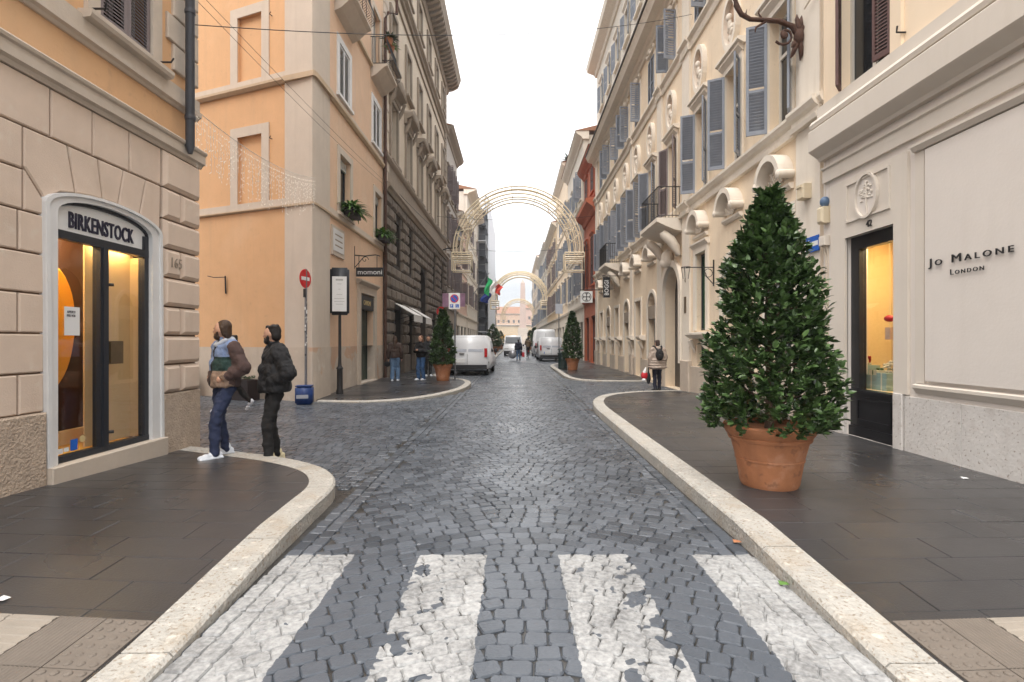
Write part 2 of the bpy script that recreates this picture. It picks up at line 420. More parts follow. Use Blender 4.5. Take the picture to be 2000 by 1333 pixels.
class MB:
    def __init__(s, fr=ID):
        s.v, s.f, s.m, s.fr, s.mi = [], [], [], fr, 0
    def add(s, vs, fs):
        k = len(s.v)
        s.v += [s.fr(*p) for p in vs]
        for f in fs:
            s.f.append([k + i for i in f]); s.m.append(s.mi)
        return s
    def box(s, a0, a1, b0, b1, c0, c1):
        return s.add([(a0, b0, c0), (a1, b0, c0), (a1, b1, c0), (a0, b1, c0), (a0, b0, c1), (a1, b0, c1), (a1, b1, c1), (a0, b1, c1)],
                     [(0, 3, 2, 1), (4, 5, 6, 7), (0, 1, 5, 4), (1, 2, 6, 5), (2, 3, 7, 6), (3, 0, 4, 7)])
    def block(s, u0, u1, n0, n1, z0, z1, b):
        """stone block, chamfered front face (front is n1)"""
        v = []
        for (n, i) in ((n0, 0), (n1 - b, 0), (n1, b)):
            v += [(u0 + i, n, z0 + i), (u1 - i, n, z0 + i), (u1 - i, n, z1 - i), (u0 + i, n, z1 - i)]
        f = [(8, 9, 10, 11)]
        for r in (0, 4):
            for i in range(4):
                j = (i + 1) % 4
                f.append((r + i, r + j, r + 4 + j, r + 4 + i))
        return s.add(v, f)
    def polyblock(s, pts, n0, n1, b):
        cx = sum(p[0] for p in pts) / len(pts); cz = sum(p[1] for p in pts) / len(pts)
        k = len(pts); v = []
        for (n, i) in ((n0, 0), (n1 - b, 0), (n1, b)):
            for (u, z) in pts:
                d = math.hypot(u - cx, z - cz) or 1
                q = max(0, 1 - i * 1.3 / d)
                v.append((cx + (u - cx) * q, n, cz + (z - cz) * q))
        f = [tuple(range(2 * k, 3 * k))]
        for r in (0, k):
            for i in range(k):
                j = (i + 1) % k
                f.append((r + i, r + j, r + k + j, r + k + i))
        return s.add(v, f)
    def prism(s, pts, u0, u1):
        """profile in (n, z) run along u"""
        k = len(pts)
        v = [(u0, p[0], p[1]) for p in pts] + [(u1, p[0], p[1]) for p in pts]
        f = [tuple(range(k)), tuple(range(2 * k - 1, k - 1, -1))]
        f += [(i, (i + 1) % k, k + (i + 1) % k, k + i) for i in range(k)]
        return s.add(v, f)
    def extr(s, pts, n0, n1):
        """polygon in (u, z) given depth along n"""
        k = len(pts)
        v = [(p[0], n0, p[1]) for p in pts] + [(p[0], n1, p[1]) for p in pts]
        f = [tuple(range(k)), tuple(range(2 * k - 1, k - 1, -1))]
        f += [(i, (i + 1) % k, k + (i + 1) % k, k + i) for i in range(k)]
        return s.add(v, f)
    def strip(s, outer, inner, n0, n1):
        """band between two equally long open curves in (u, z), with thickness"""
        k = len(outer)
        v = []
        for n in (n0, n1):
            v += [(p[0], n, p[1]) for p in outer] + [(p[0], n, p[1]) for p in inner]
        f = []
        for i in range(k - 1):
            a, b_, c, d = i, i + 1, k + i + 1, k + i
            f += [(a, b_, c, d), (2 * k + a, 2 * k + d, 2 * k + c, 2 * k + b_), (a, 2 * k + a, 2 * k + b_, b_), (d, c, 2 * k + c, 2 * k + d)]
        f += [(0, k, 3 * k, 2 * k), (k - 1, 3 * k - 1, 4 * k - 1, 2 * k - 1)]
        return s.add(v, f)
    def tube(s, pts, r, n=8, caps=True):
        pts = [Vector(p) for p in pts]
        rs = r if isinstance(r, (list, tuple)) else [r] * len(pts)
        v, f = [], []
        up = Vector((0, 0, 1))
        for i, p in enumerate(pts):
            t = (pts[min(i + 1, len(pts) - 1)] - pts[max(i - 1, 0)])
            t = t.normalized() if t.length > 1e-9 else Vector((0, 0, 1))
            a = up if abs(t.dot(up)) < 0.95 else Vector((1, 0, 0))
            x = t.cross(a).normalized(); y = x.cross(t).normalized()
            for k in range(n):
                an = 2 * math.pi * k / n
                v.append(tuple(p + (x * math.cos(an) + y * math.sin(an)) * rs[i]))
        for i in range(len(pts) - 1):
            for k in range(n):
                k2 = (k + 1) % n
                f.append((i * n + k, i * n + k2, (i + 1) * n + k2, (i + 1) * n + k))
        if caps:
            f.append(tuple(range(n))); f.append(tuple(range((len(pts) - 1) * n, len(pts) * n)))
        return s.add(v, f)
    def lathe(s, prof, c=(0, 0, 0), n=24, squash=1.0):
        v, f = [], []
        for (r, z) in prof:
            for k in range(n):
                an = 2 * math.pi * k / n
                v.append((c[0] + r * math.cos(an), c[1] + r * math.sin(an) * squash, c[2] + z))
        for i in range(len(prof) - 1):
            for k in range(n):
                k2 = (k + 1) % n
                f.append((i * n + k, i * n + k2, (i + 1) * n + k2, (i + 1) * n + k))
        f.append(tuple(range(n))[::-1]); f.append(tuple(range((len(prof) - 1) * n, len(prof) * n)))
        return s.add(v, f)
    def ell(s, c, r, n=12, m=8, rot=None):
        v, f = [], []
        rm = rot or Matrix.Identity(3)
        for i in range(m + 1):
            th = math.pi * i / m
            for k in range(n):
                an = 2 * math.pi * k / n
                q = rm @ Vector((r[0] * math.sin(th) * math.cos(an), r[1] * math.sin(th) * math.sin(an), r[2] * math.cos(th)))
                v.append((c[0] + q.x, c[1] + q.y, c[2] + q.z))
        for i in range(m):
            for k in range(n):
                k2 = (k + 1) % n
                f.append((i * n + k, (i + 1) * n + k, (i + 1) * n + k2, i * n + k2))
        return s.add(v, f)
    def cap(s, p0, r0, p1, r1, n=12, fl=1.0):
        """tapered capsule"""
        p0, p1 = Vector(p0), Vector(p1)
        t = (p1 - p0).normalized()
        pts, rs = [], []
        for a in (-90, -60, -30): pts.append(p0 + t * r0 * math.sin(R(a))); rs.append(max(r0 * math.cos(R(a)), 1e-4))
        pts.append(p0); rs.append(r0); pts.append(p1); rs.append(r1)
        for a in (30, 60, 90): pts.append(p1 + t * r1 * math.sin(R(a))); rs.append(max(r1 * math.cos(R(a)), 1e-4))
        return s.tube(pts, rs, n)
    def build(s, name, mats, parent=None, smooth=False, local=False, fix=True, auto=None):
        me = bpy.data.meshes.new(name)
        me.from_pydata(s.v, [], s.f)
        if not isinstance(mats, (list, tuple)): mats = [mats]
        for mm in mats: me.materials.append(M[mm] if isinstance(mm, str) else mm)
        if len(mats) > 1: me.polygons.foreach_set('material_index', s.m)
        if fix:
            bm = bmesh.new(); bm.from_mesh(me)
            bmesh.ops.recalc_face_normals(bm, faces=bm.faces)
            if auto:
                for e in bm.edges:
                    e.smooth = not (len(e.link_faces) == 2 and e.calc_face_angle(0) > R(auto))
            bm.to_mesh(me); bm.free()
        if smooth or auto:
            me.polygons.foreach_set('use_smooth', [True] * len(me.polygons))
        return link(name, me, parent, local)

def arc(cu, cz, ru, rz, a0, a1, k):
    return [(cu + ru * math.cos(R(a0 + (a1 - a0) * i / k)), cz + rz * math.sin(R(a0 + (a1 - a0) * i / k))) for i in range(k + 1)]

def wall(fr, name, mt, parent, u0, u1, z0, z1, ops=(), depth=0.3):
    """wall sheet with real openings and their reveals; ops: (u0,u1,z0,z1,rise)"""
    mb = MB(fr)
    ops = [tuple(o) + (0,) * (5 - len(o)) for o in ops]
    us = sorted({u0, u1, *[o[0] for o in ops], *[o[1] for o in ops]})
    zs = sorted({z0, z1, *[o[2] for o in ops], *[o[3] + o[4] for o in ops]})
    us = [u for u in us if u0 <= u <= u1]; zs = [z for z in zs if z0 <= z <= z1]
    for i in range(len(us) - 1):
        run = None
        for j in range(len(zs) - 1):
            cu, cz = (us[i] + us[i + 1]) / 2, (zs[j] + zs[j + 1]) / 2
            if any(o[0] < cu < o[1] and o[2] < cz < o[3] + o[4] for o in ops): continue
            mb.add([(us[i], 0, zs[j]), (us[i + 1], 0, zs[j]), (us[i + 1], 0, zs[j + 1]), (us[i], 0, zs[j + 1])], [(0, 1, 2, 3)])
    for o in ops:
        a, b_, c, d, r = o
        path = [(a, d), (a, c), (b_, c), (b_, d)]
        if r:
            cv = arc((a + b_) / 2, d, (b_ - a) / 2, r, 0, 180, 14)
            for i in range(14):
                p, q = cv[i], cv[i + 1]
                mb.add([(p[0], 0, p[1]), (q[0], 0, q[1]), (q[0], 0, d + r), (p[0], 0, d + r)], [(0, 1, 2, 3)])
            path = path + cv
        else:
            path = path + [(a, d)]
        for i in range(len(path) - 1):
            p, q = path[i], path[i + 1]
            if abs(p[0] - q[0]) + abs(p[1] - q[1]) < 1e-6: continue
            mb.add([(p[0], 0, p[1]), (q[0], 0, q[1]), (q[0], -depth, q[1]), (p[0], -depth, p[1])], [(0, 1, 2, 3)])
    for (a, b_) in (((u0, z0), (u0, z1)), ((u0, z1), (u1, z1)), ((u1, z1), (u1, z0))):
        mb.add([(a[0], 0, a[1]), (b_[0], 0, b_[1]), (b_[0], -depth, b_[1]), (a[0], -depth, a[1])], [(0, 1, 2, 3)])
    return mb.build(name, mt, parent, fix=False)

def shutter(fr, parent, hu, dr, n0, z0, z1, w, ang, mt, pitch=0.06, mid=True):
    """louvred leaf hinged at u=hu, spreading to dr (+1/-1) when closed, opened by ang"""
    c, s_ = math.cos(R(ang)) * dr, math.sin(R(ang))
    f2 = lambda a, t, z: fr(hu + c * a - s_ * dr * t * 1.0, n0 + s_ * a + c * dr * t, z)
    mb = MB(f2)
    t = 0.02; b = 0.055 if w > 0.3 else 0.04
    mb.box(0, b, -t, t, z0, z1); mb.box(w - b, w, -t, t, z0, z1)
    mb.box(b, w - b, -t, t, z0, z0 + b * 1.6); mb.box(b, w - b, -t, t, z1 - b, z1)
    zm = z0 + (z1 - z0) * 0.4
    if mid: mb.box(b, w - b, -t, t, zm - b / 2, zm + b / 2)
    z = z0 + b * 1.6
    while z < z1 - b - pitch * 0.5:
        if not (mid and zm - b / 2 - pitch * 0.6 < z < zm + b / 2):
            h = pitch * 0.92
            mb.add([(b, t * 0.85, z), (w - b, t * 0.85, z), (w - b, -t * 0.85, z + h), (b, -t * 0.85, z + h),
                    (b, t * 0.85, z + 0.008), (w - b, t * 0.85, z + 0.008), (w - b, -t * 0.85, z + h + 0.008), (b, -t * 0.85, z + h + 0.008)],
                   [(0, 1, 2, 3), (4, 7, 6, 5), (0, 4, 5, 1), (3, 2, 6, 7)])
        z += pitch
    return mb.build('shutter', mt, parent, fix=False)

def window(fr, parent, u0, u1, z0, z1, n=-0.18, fm='frame_white', gm='pane_dark', bars=(1,), leaves=2, b=0.055, transom=None, rise=0):
    """glazed window: frame mesh with each pane its own child"""
    mb = MB(fr)
    mb.box(u0, u0 + b, n - 0.03, n + 0.03, z0, z1 + (0 if not rise else 0)); mb.box(u1 - b, u1, n - 0.03, n + 0.03, z0, z1)
    mb.box(u0 + b, u1 - b, n - 0.03, n + 0.03, z0, z0 + b)
    if rise:
        k = 12
        mb.strip(arc((u0 + u1) / 2, z1, (u1 - u0) / 2, rise, 0, 180, k), arc((u0 + u1) / 2, z1, (u1 - u0) / 2 - b, rise - b, 0, 180, k), n - 0.03, n + 0.03)
    else:
        mb.box(u0 + b, u1 - b, n - 0.03, n + 0.03, z1 - b, z1)
    iu0, iu1, iz0, iz1 = u0 + b, u1 - b, z0 + b, z1 - (0 if rise else b)
    ul = [iu0 + (iu1 - iu0) * i / leaves for i in range(leaves + 1)]
    for i in range(1, leaves): mb.box(ul[i] - b * 0.6, ul[i] + b * 0.6, n - 0.025, n + 0.035, iz0, iz1)
    zl = [iz0] + ([transom] if transom else []) + [iz1]
    if transom: mb.box(iu0, iu1, n - 0.024, n + 0.038, transom - b * 0.5, transom + b * 0.5)
    w = mb.build('window', fm, parent)
    for i in range(leaves):
        for j in range(len(zl) - 1):
            p = MB(fr); p.box(ul[i] + 0.002, ul[i + 1] - 0.002, n - 0.012, n - 0.002, zl[j] + 0.002, zl[j + 1] - 0.002)
            p.build('pane', gm, w)
    if rise:
        p = MB(fr); p.extr([(iu0, z1 + 0.004)] + arc((u0 + u1) / 2, z1 + 0.004, (u1 - u0) / 2 - b, rise - b, 180, 0, 12)[1:-1] + [(iu1, z1 + 0.004)], n - 0.012, n - 0.002)
        p.build('pane', gm, w)
    return w

def surround(fr, parent, u0, u1, z0, z1, w, d, mt, name='surround', sill=0.0, head=0.0):
    mb = MB(fr)
    mb.box(u0 - w, u0, 0.0, d, z0, z1); mb.box(u1, u1 + w, 0.0, d, z0, z1); mb.box(u0 - w, u1 + w, 0.0, d, z1 + 0.001, z1 + w)
    if sill: mb.box(u0 - w * 1.2, u1 + w * 1.2, 0.0, d + sill, z0 - 0.09, z0 - 0.001)
    if head: mb.prism([(0, z1 + w + 0.001), (d, z1 + w + 0.001), (d + head, z1 + w + 0.1), (d + head, z1 + w + 0.15), (0, z1 + w + 0.17)], u0 - w * 1.25, u1 + w * 1.25)
    return mb.build(name, mt, parent)

def run(fr, name, mt, parent, u0, u1, prof):
    return MB(fr).prism(prof, u0, u1).build(name, mt, parent)

def railing(fr, mb, u0, u1, n0, n1, z0, h, step=0.11, r=0.009):
    """iron balustrade on three sides of a slab"""
    def bar(a, b_): mb.tube([a, b_], r, 5)
    pts = [(u0, n0), (u0, n1), (u1, n1), (u1, n0)]
    for i in range(3):
        (a, b_), (c, d) = pts[i], pts[i + 1]
        mb.tube([(a, b_, z0 + h), (c, d, z0 + h)], r * 1.9, 6); mb.tube([(a, b_, z0 + 0.08), (c, d, z0 + 0.08)], r * 1.4, 6)
        L = math.hypot(c - a, d - b_); k = max(2, int(L / step))
        for j in range(k + 1):
            t = j / k
            mb.tube([(a + (c - a) * t, b_ + (d - b_) * t, z0 + 0.0), (a + (c - a) * t, b_ + (d - b_) * t, z0 + h)], r, 5)

def text(s, h, w, bold=0.0, ext=0.01, space=1.0, caps=False):
    cu = bpy.data.curves.new('lettering', 'FONT')
    cu.body = s; cu.size = 1; cu.space_character = space; cu.small_caps_scale = 0.72
    if caps:
        for cf in cu.body_format: cf.use_small_caps = True
    cu.fill_mode = 'BOTH'; cu.extrude = 0.02; cu.offset = bold; cu.resolution_u = 3
    to = bpy.data.objects.new('lettering', cu)
    COL.objects.link(to)
    dg = bpy.context.evaluated_depsgraph_get()
    me = bpy.data.meshes.new_from_object(to.evaluated_get(dg))
    bpy.data.objects.remove(to)
    xs = [v.co.x for v in me.vertices]; ys = [v.co.y for v in me.vertices]
    x0, x1, y0, y1 = min(xs), max(xs), min(ys), max(ys)
    for v in me.vertices:
        v.co = ((v.co.x - (x0 + x1) / 2) / (x1 - x0) * w, (v.co.y - (y0 + y1) / 2) / (y1 - y0) * h, v.co.z / 0.02 * ext)
    return me
TEXTS = {}

def put_text(name, s, h, w, loc, right, out, mt, parent, bold=0.0, ext=0.01, up=(0, 0, 1), space=1.0, caps=False):
    """lettering centred at loc; right = reading direction, out = facing direction"""
    me = text(s, h, w, bold, ext, space, caps)
    Mx = Matrix((Vector(right), Vector(up), Vector(out))).transposed().to_4x4()
    Mx.translation = Vector(loc)
    me.transform(Mx)
    me.materials.clear(); me.materials.append(M[mt])
    return link(name, me, parent)

def interp(x, xs, ys):
    if x <= xs[0]: return ys[0]
    for i in range(len(xs) - 1):
        if x <= xs[i + 1]: return ys[i] + (ys[i + 1] - ys[i]) * (x - xs[i]) / (xs[i + 1] - xs[i])
    return ys[-1]
# ================================================================ GROUND
def struct(o): return tag(o, kind='structure')

g = MB(); g.add([(-900, -300, -0.05), (900, -300, -0.05), (900, 1500, -0.05), (-900, 1500, -0.05)], [(0, 1, 2, 3)])
struct(g.build('ground', 'mortar', fix=False))

def zl(x, y):      # pavement beside the corner shop: dropped kerb at the crossing, runs out level with the side street
    k = interp(y, [2.5, 4.1, 5.4, 6.4, 7.4], [0.035, 0.13, 0.13, 0.085, 0.06])
    w = interp(y, [4.7, 7.5], [0.185, 0.075])
    t = min(1, max(0, (-1.95 - x) / 2.7))
    return k + (w - k) * t
def zr(x, y):
    k = interp(y, [2.5, 4.2, 12, 15.5], [0.035, 0.14, 0.13, 0.05])
    w = interp(y, [13.5, 16], [0.15, 0.06])
    t = min(1, max(0, (x - 2.1) / 3.0))
    return k + (w - k) * t
def zl2(x, y):
    k = interp(y, [13.2, 15.5, 17.5], [0.03, 0.10, 0.12])
    return k
def zr2(x, y):
    return interp(y, [20, 22.5], [0.045, 0.12])

def smooth_path(p, step=0.08):
    out = []
    n = len(p)
    for i in range(n - 1):
        p0, p1, p2, p3 = [Vector(p[max(0, min(n - 1, i + d))]) for d in (-1, 0, 1, 2)]
        L = (p2 - p1).length
        k = max(1, int(L / step))
        for j in range(k):
            t = j / k
            m1 = (p2 - p0) * 0.5; m2 = (p3 - p1) * 0.5
            if (p2 - p0).length > 1e-6: m1 = m1.normalized() * L
            if (p3 - p1).length > 1e-6: m2 = m2.normalized() * L
            t2, t3 = t * t, t * t * t
            out.append((2 * t3 - 3 * t2 + 1) * p1 + (t3 - 2 * t2 + t) * m1 + (-2 * t3 + 3 * t2) * p2 + (t3 - t2) * m2)
    out.append(Vector(p[-1]))
    return out

def offset_path(p, d):
    out = []
    for i in range(len(p)):
        t = (p[min(i + 1, len(p) - 1)] - p[max(i - 1, 0)]).normalized()
        out.append(p[i] + Vector((-t.y, t.x)) * d)
    return out

def clip(poly, x0, x1, y0, y1):
    for (ax, lim, sg) in ((0, x0, 1), (0, x1, -1), (1, y0, 1), (1, y1, -1)):
        res = []
        for i in range(len(poly)):
            a, b_ = poly[i], poly[(i + 1) % len(poly)]
            da, db = sg * (a[ax] - lim), sg * (b_[ax] - lim)
            if da >= 0: res.append(a)
            if da * db < 0:
                t = da / (da - db)
                res.append((a[0] + (b_[0] - a[0]) * t, a[1] + (b_[1] - a[1]) * t))
        poly = res
        if len(poly) < 3: return []
    return poly

def area(p):
    return abs(sum(p[i][0] * p[(i + 1) % len(p)][1] - p[(i + 1) % len(p)][0] * p[i][1] for i in range(len(p)))) / 2

def pavement(name, outer, side, wallpts, zf, dy, dx, single=True, kerbw=0.26, kerb_len=1.15, rows=None):
    """outer: kerb line; side: +1 when the pavement lies to the left of its direction; wallpts close the polygon"""
    path = smooth_path(outer)
    inner = offset_path(path, kerbw * side)
    poly = [(p.x, p.y) for p in inner] + list(wallpts)
    # bed
    bed = MB()
    us = sorted({round(p[1], 2) for p in poly})
    bm = MB(); bm.add([(x, y, zf(x, y) - 0.035) for x, y in poly], [tuple(range(len(poly)))])
    root = struct(bm.build(name, 'mortar', fix=False))
    ys0 = min(p[1] for p in poly); ys1 = max(p[1] for p in poly); xs0 = min(p[0] for p in poly); xs1 = max(p[0] for p in poly)
    joined = MB()
    y = ys0; r = 0
    while y < ys1:
        x = xs0 - rnd.random() * dx; hy = dy * rnd.uniform(0.96, 1.04)
        while x < xs1:
            w = dx * rnd.uniform(0.85, 1.15)
            pc = clip(poly, x + 0.0025, x + w - 0.0025, y + 0.0025, y + hy - 0.0025)
            if len(pc) >= 3 and area(pc) > 0.004:
                pc2 = [pc[i] for i in range(len(pc)) if math.hypot(pc[i][0] - pc[i - 1][0], pc[i][1] - pc[i - 1][1]) > 0.004]
                if len(pc2) >= 3:
                    tz = rnd.uniform(-0.0015, 0.0015)
                    k = len(pc2)
                    mb = MB() if single else joined
                    cx = sum(p[0] for p in pc2) / k; cy = sum(p[1] for p in pc2) / k
                    vs = [(p[0], p[1], zf(*p) - 0.034) for p in pc2] + [(p[0], p[1], zf(*p) - 0.004 + tz) for p in pc2]
                    vs += [(p[0] + (cx - p[0]) * 0.012, p[1] + (cy - p[1]) * 0.012, zf(*p) + tz) for p in pc2]
                    fs = [tuple(range(2 * k, 3 * k))] + [(q * k + i, q * k + (i + 1) % k, (q + 1) * k + (i + 1) % k, (q + 1) * k + i) for q in (0, 1) for i in range(k)]
                    mb.add(vs, fs)
                    if single: mb.build('paving_slab', 'pavement_slab', root, fix=False)
            x += w
        y += hy; r += 1
    if not single: tag(joined.build('paving_slabs', 'pavement_slab', root, fix=False), kind='stuff')
    # kerb stones
    s = 0; i = 0
    while i < len(path) - 1:
        L = kerb_len * rnd.uniform(0.8, 1.2); j = i; acc = 0
        while j < len(path) - 1 and acc < L:
            acc += (path[j + 1] - path[j]).length; j += 1
        if len(path) - 1 - j < 4: j = len(path) - 1
        po, pi = path[i:j + 1], inner[i:j + 1]
        mb = MB(); k = len(po); vs = []
        for q in range(k):
            o, n_ = po[q], pi[q]
            tdir = (po[min(q + 1, k - 1)] - po[max(q - 1, 0)]).normalized()
            sh = tdir * (0.005 if q == 0 else (-0.005 if q == k - 1 else 0))
            o = o + sh; n_ = n_ + sh
            z = zf(n_.x, n_.y) + 0.003
            ch = (n_ - o).normalized() * 0.022
            vs += [(o.x, o.y, -0.06), (o.x, o.y, z - 0.02), (o.x + ch.x, o.y + ch.y, z), (n_.x, n_.y, z), (n_.x, n_.y, -0.06)]
        fs = [(5 * q + a, 5 * q + a + 1, 5 * q + a + 6, 5 * q + a + 5) for q in range(k - 1) for a in range(4)]
        fs += [tuple(range(5)), tuple(range(5 * k - 5, 5 * k))[::-1]]
        mb.add(vs, fs)
        mb.build('kerb_stone', 'kerb_stone', root)
        i = j
    return root

kl = [(-1.70, -4), (-1.70, 1.0), (-1.70, 2.4), (-1.75, 3.6), (-1.79, 4.6), (-1.84, 5.25), (-2.08, 5.8), (-2.45, 6.22), (-3.0, 6.62), (-3.7, 6.95), (-4.5, 7.3), (-4.95, 7.5)]
pave_l = pavement('pavement_left', kl, 1, [(-5.1, 7.3), (-5.1, -4)], zl, 0.30, 0.68)
krt = [(1.80, -4), (1.80, 2.4), (1.80, 6), (1.80, 9.5), (1.83, 11.6), (1.98, 12.8), (2.32, 14.0), (2.85, 14.9), (3.8, 15.65), (5.5, 16.1)]
pave_r = pavement('pavement_right', krt, -1, [(5.6, 15.7), (5.6, -4)], zr, 0.30, 0.80)
kl2 = [(-5.15, 13.35), (-3.9, 13.25), (-2.85, 13.75), (-2.1, 14.75), (-1.68, 15.9), (-1.52, 17.4), (-1.6, 18.8), (-2.0, 20.0), (-2.8, 21.0), (-3.3, 22.2), (-3.35, 24), (-3.35, 31), (-2.6, 33.6), (-1.75, 35.5), (-1.7, 40), (-1.7, 60), (-1.7, 150)]
pavement('pavement_left_beyond_side_street', kl2, 1, [(-5.6, 150), (-5.6, 13.6)], zl2, 0.45, 0.9, False, 0.22, 1.3)
kr2 = [(5.5, 20.0), (3.6, 20.05), (2.75, 20.4), (2.3, 21.2), (2.15, 22.6), (2.15, 25), (2.2, 31), (2.7, 33.5), (3.7, 35.2), (3.9, 38), (3.9, 58), (2.4, 62), (2.2, 70), (2.2, 150)]
pavement('pavement_right_beyond_gateway', kr2, -1, [(5.6, 150), (5.6, 20.4)], zr2, 0.45, 0.9, False, 0.22, 1.3)

# ---------------------------------------------------------------- road of small basalt setts
rb = MB()
rb.add([(-9.5, -4, -0.015), (6, -4, -0.015), (6, 60, -0.015), (-9.5, 60, -0.015)], [(0, 1, 2, 3)])
road = struct(rb.build('road', 'sett_bed', fix=False))
far = MB(); far.add([(-4.0, 36, -0.006), (4.2, 36, -0.006), (4.2, 262, -0.006), (-4.0, 262, -0.006)], [(0, 1, 2, 3)])
tag(far.build('distant_setts', 'cobble', road, fix=False), kind='stuff')

def sett_verts(w, d, jit, r):
    """rounded, slightly domed block; returns verts/faces around the origin, top near z = 0"""
    c = 0.14 * min(w, d)
    o = [(-w / 2 + c, -d / 2), (w / 2 - c, -d / 2), (w / 2, -d / 2 + c), (w / 2, d / 2 - c), (w / 2 - c, d / 2), (-w / 2 + c, d / 2), (-w / 2, d / 2 - c), (-w / 2, -d / 2 + c)]
    o = [(x + r.uniform(-jit, jit), y + r.uniform(-jit, jit)) for x, y in o]
    tx, ty, h = r.uniform(-0.03, 0.03), r.uniform(-0.03, 0.03), r.uniform(-0.002, 0.003)
    v = [(x, y, -0.035) for x, y in o] + [(x, y, -0.010 + h + tx * x + ty * y) for x, y in o] + [(x * 0.90, y * 0.90, h + tx * x + ty * y) for x, y in o]
    f = [tuple(range(16, 24))] + [(q * 8 + i, q * 8 + (i + 1) % 8, q * 8 + 8 + (i + 1) % 8, q * 8 + 8 + i) for q in (0, 1) for i in range(8)]
    return v, f

def inside(px, py, poly):
    c = False
    for i in range(len(poly)):
        a, b_ = poly[i], poly[i - 1]
        if (a[1] > py) != (b_[1] > py) and px < (b_[0] - a[0]) * (py - a[1]) / (b_[1] - a[1]) + a[0]: c = not c
    return c
polyL = [(p.x, p.y) for p in smooth_path(kl)] + [(-9.5, 7.5), (-9.5, -4)]
polyR = [(p.x, p.y) for p in smooth_path(krt)] + [(9, 16), (9, -4)]
polyL2 = [(p.x, p.y) for p in smooth_path(kl2)] + [(-5.6, 150), (-9.5, 150), (-9.5, 15.3), (-5.3, 13.5)]
polyR2 = [(p.x, p.y) for p in smooth_path(kr2)] + [(9, 150), (9, 20)]

crown = 0.10
def rowshape(x):
    a = max(0, abs(x - crown) - 0.22)
    return -(0.36 * a + 0.085 * a * a)
def rowslope(x):
    a = max(0, abs(x - crown) - 0.22)
    return -(0.36 + 0.17 * a) * (1 if x > crown else -1) if a > 0 else 0.0

setts = []   # (x, y, w, d, angle)
D, Wd = 0.122, 0.138
y = -2.0
while y < 38.5:
    off = rnd.random() * Wd
    x = -1.46
    x = x - off
    while x < 1.54:
        sl = rowslope(x)
        wx = Wd * rnd.uniform(0.84, 1.16)
        dxp = wx / math.sqrt(1 + sl * sl)
        xc = x + dxp / 2
        if -1.47 < xc < 1.55:
            ca = 1 / math.sqrt(1 + sl * sl)
            setts.append((xc, y + rowshape(xc), wx * 0.965, D * ca * 0.955, math.atan(rowslope(xc))))
        x += dxp
    y += D
for xc in (-1.545, 1.60, 1.715, -1.66):        # gutter courses along both edges
    y = -2.0
    while y < 38:
        ly = 0.15 * rnd.uniform(0.85, 1.2)
        setts.append((xc + rnd.uniform(-0.004, 0.004), y + ly / 2, 0.106, ly * 0.965, 0))
        y += ly
y = 5.6                                          # side street and gateway: plain rows
while y < 36:
    for (xa, xb) in ((-9.4, -1.72), (1.78, 5.9)):
        if xa > 0 and y < 11: continue
        if y > 21 and xa < 0 and False: continue
        x = xa + rnd.random() * 0.1
        while x < xb - 0.1:
            w = 0.132 * rnd.uniform(0.85, 1.2)
            xc = x + w / 2
            hid = xc < -0.63 * y - 0.6
            if not hid and not (y > 21.5 and (xc < -3.3 or xc > 3.9)): setts.append((xc, y + 0.03 * math.sin(xc * 1.7), w * 0.965, 0.118, rnd.uniform(-0.04, 0.04)))
            x += w
    y += 0.124
setts = [s for s in setts if not any(inside(s[0], s[1], P) for P in (polyL, polyR, polyL2, polyR2))]
front = sorted([s for s in setts if 2.36 < s[1] < 5 and -1.5 < s[0] < 1.6], key=lambda s: s[1])[:300]
fs_ = set(front)
variants = []
for i in range(40):
    v, f = sett_verts(Wd, D, 0.006, rnd)
    me = bpy.data.meshes.new('sett'); me.from_pydata(v, [], f); me.materials.append(M['cobble'])
    variants.append(me)
for s in front:
    o = link('sett', rnd.choice(variants), road, True)
    o.location = (s[0], s[1], 0); o.rotation_euler = (0, 0, s[4] + (math.pi if rnd.random() < 0.5 else 0))
    o.scale = (s[2] / Wd, s[3] / D, 1)
rest = MB()
for s in setts:
    if s in fs_: continue
    v, f = sett_verts(s[2], s[3], 0.007 if s[1] < 14 else 0.004, rnd)
    c, sn = math.cos(s[4]), math.sin(s[4])
    rest.add([(s[0] + p[0] * c - p[1] * sn, s[1] + p[0] * sn + p[1] * c, p[2]) for p in v], f)
tag(rest.build('setts', 'cobble', road, fix=False), kind='stuff')

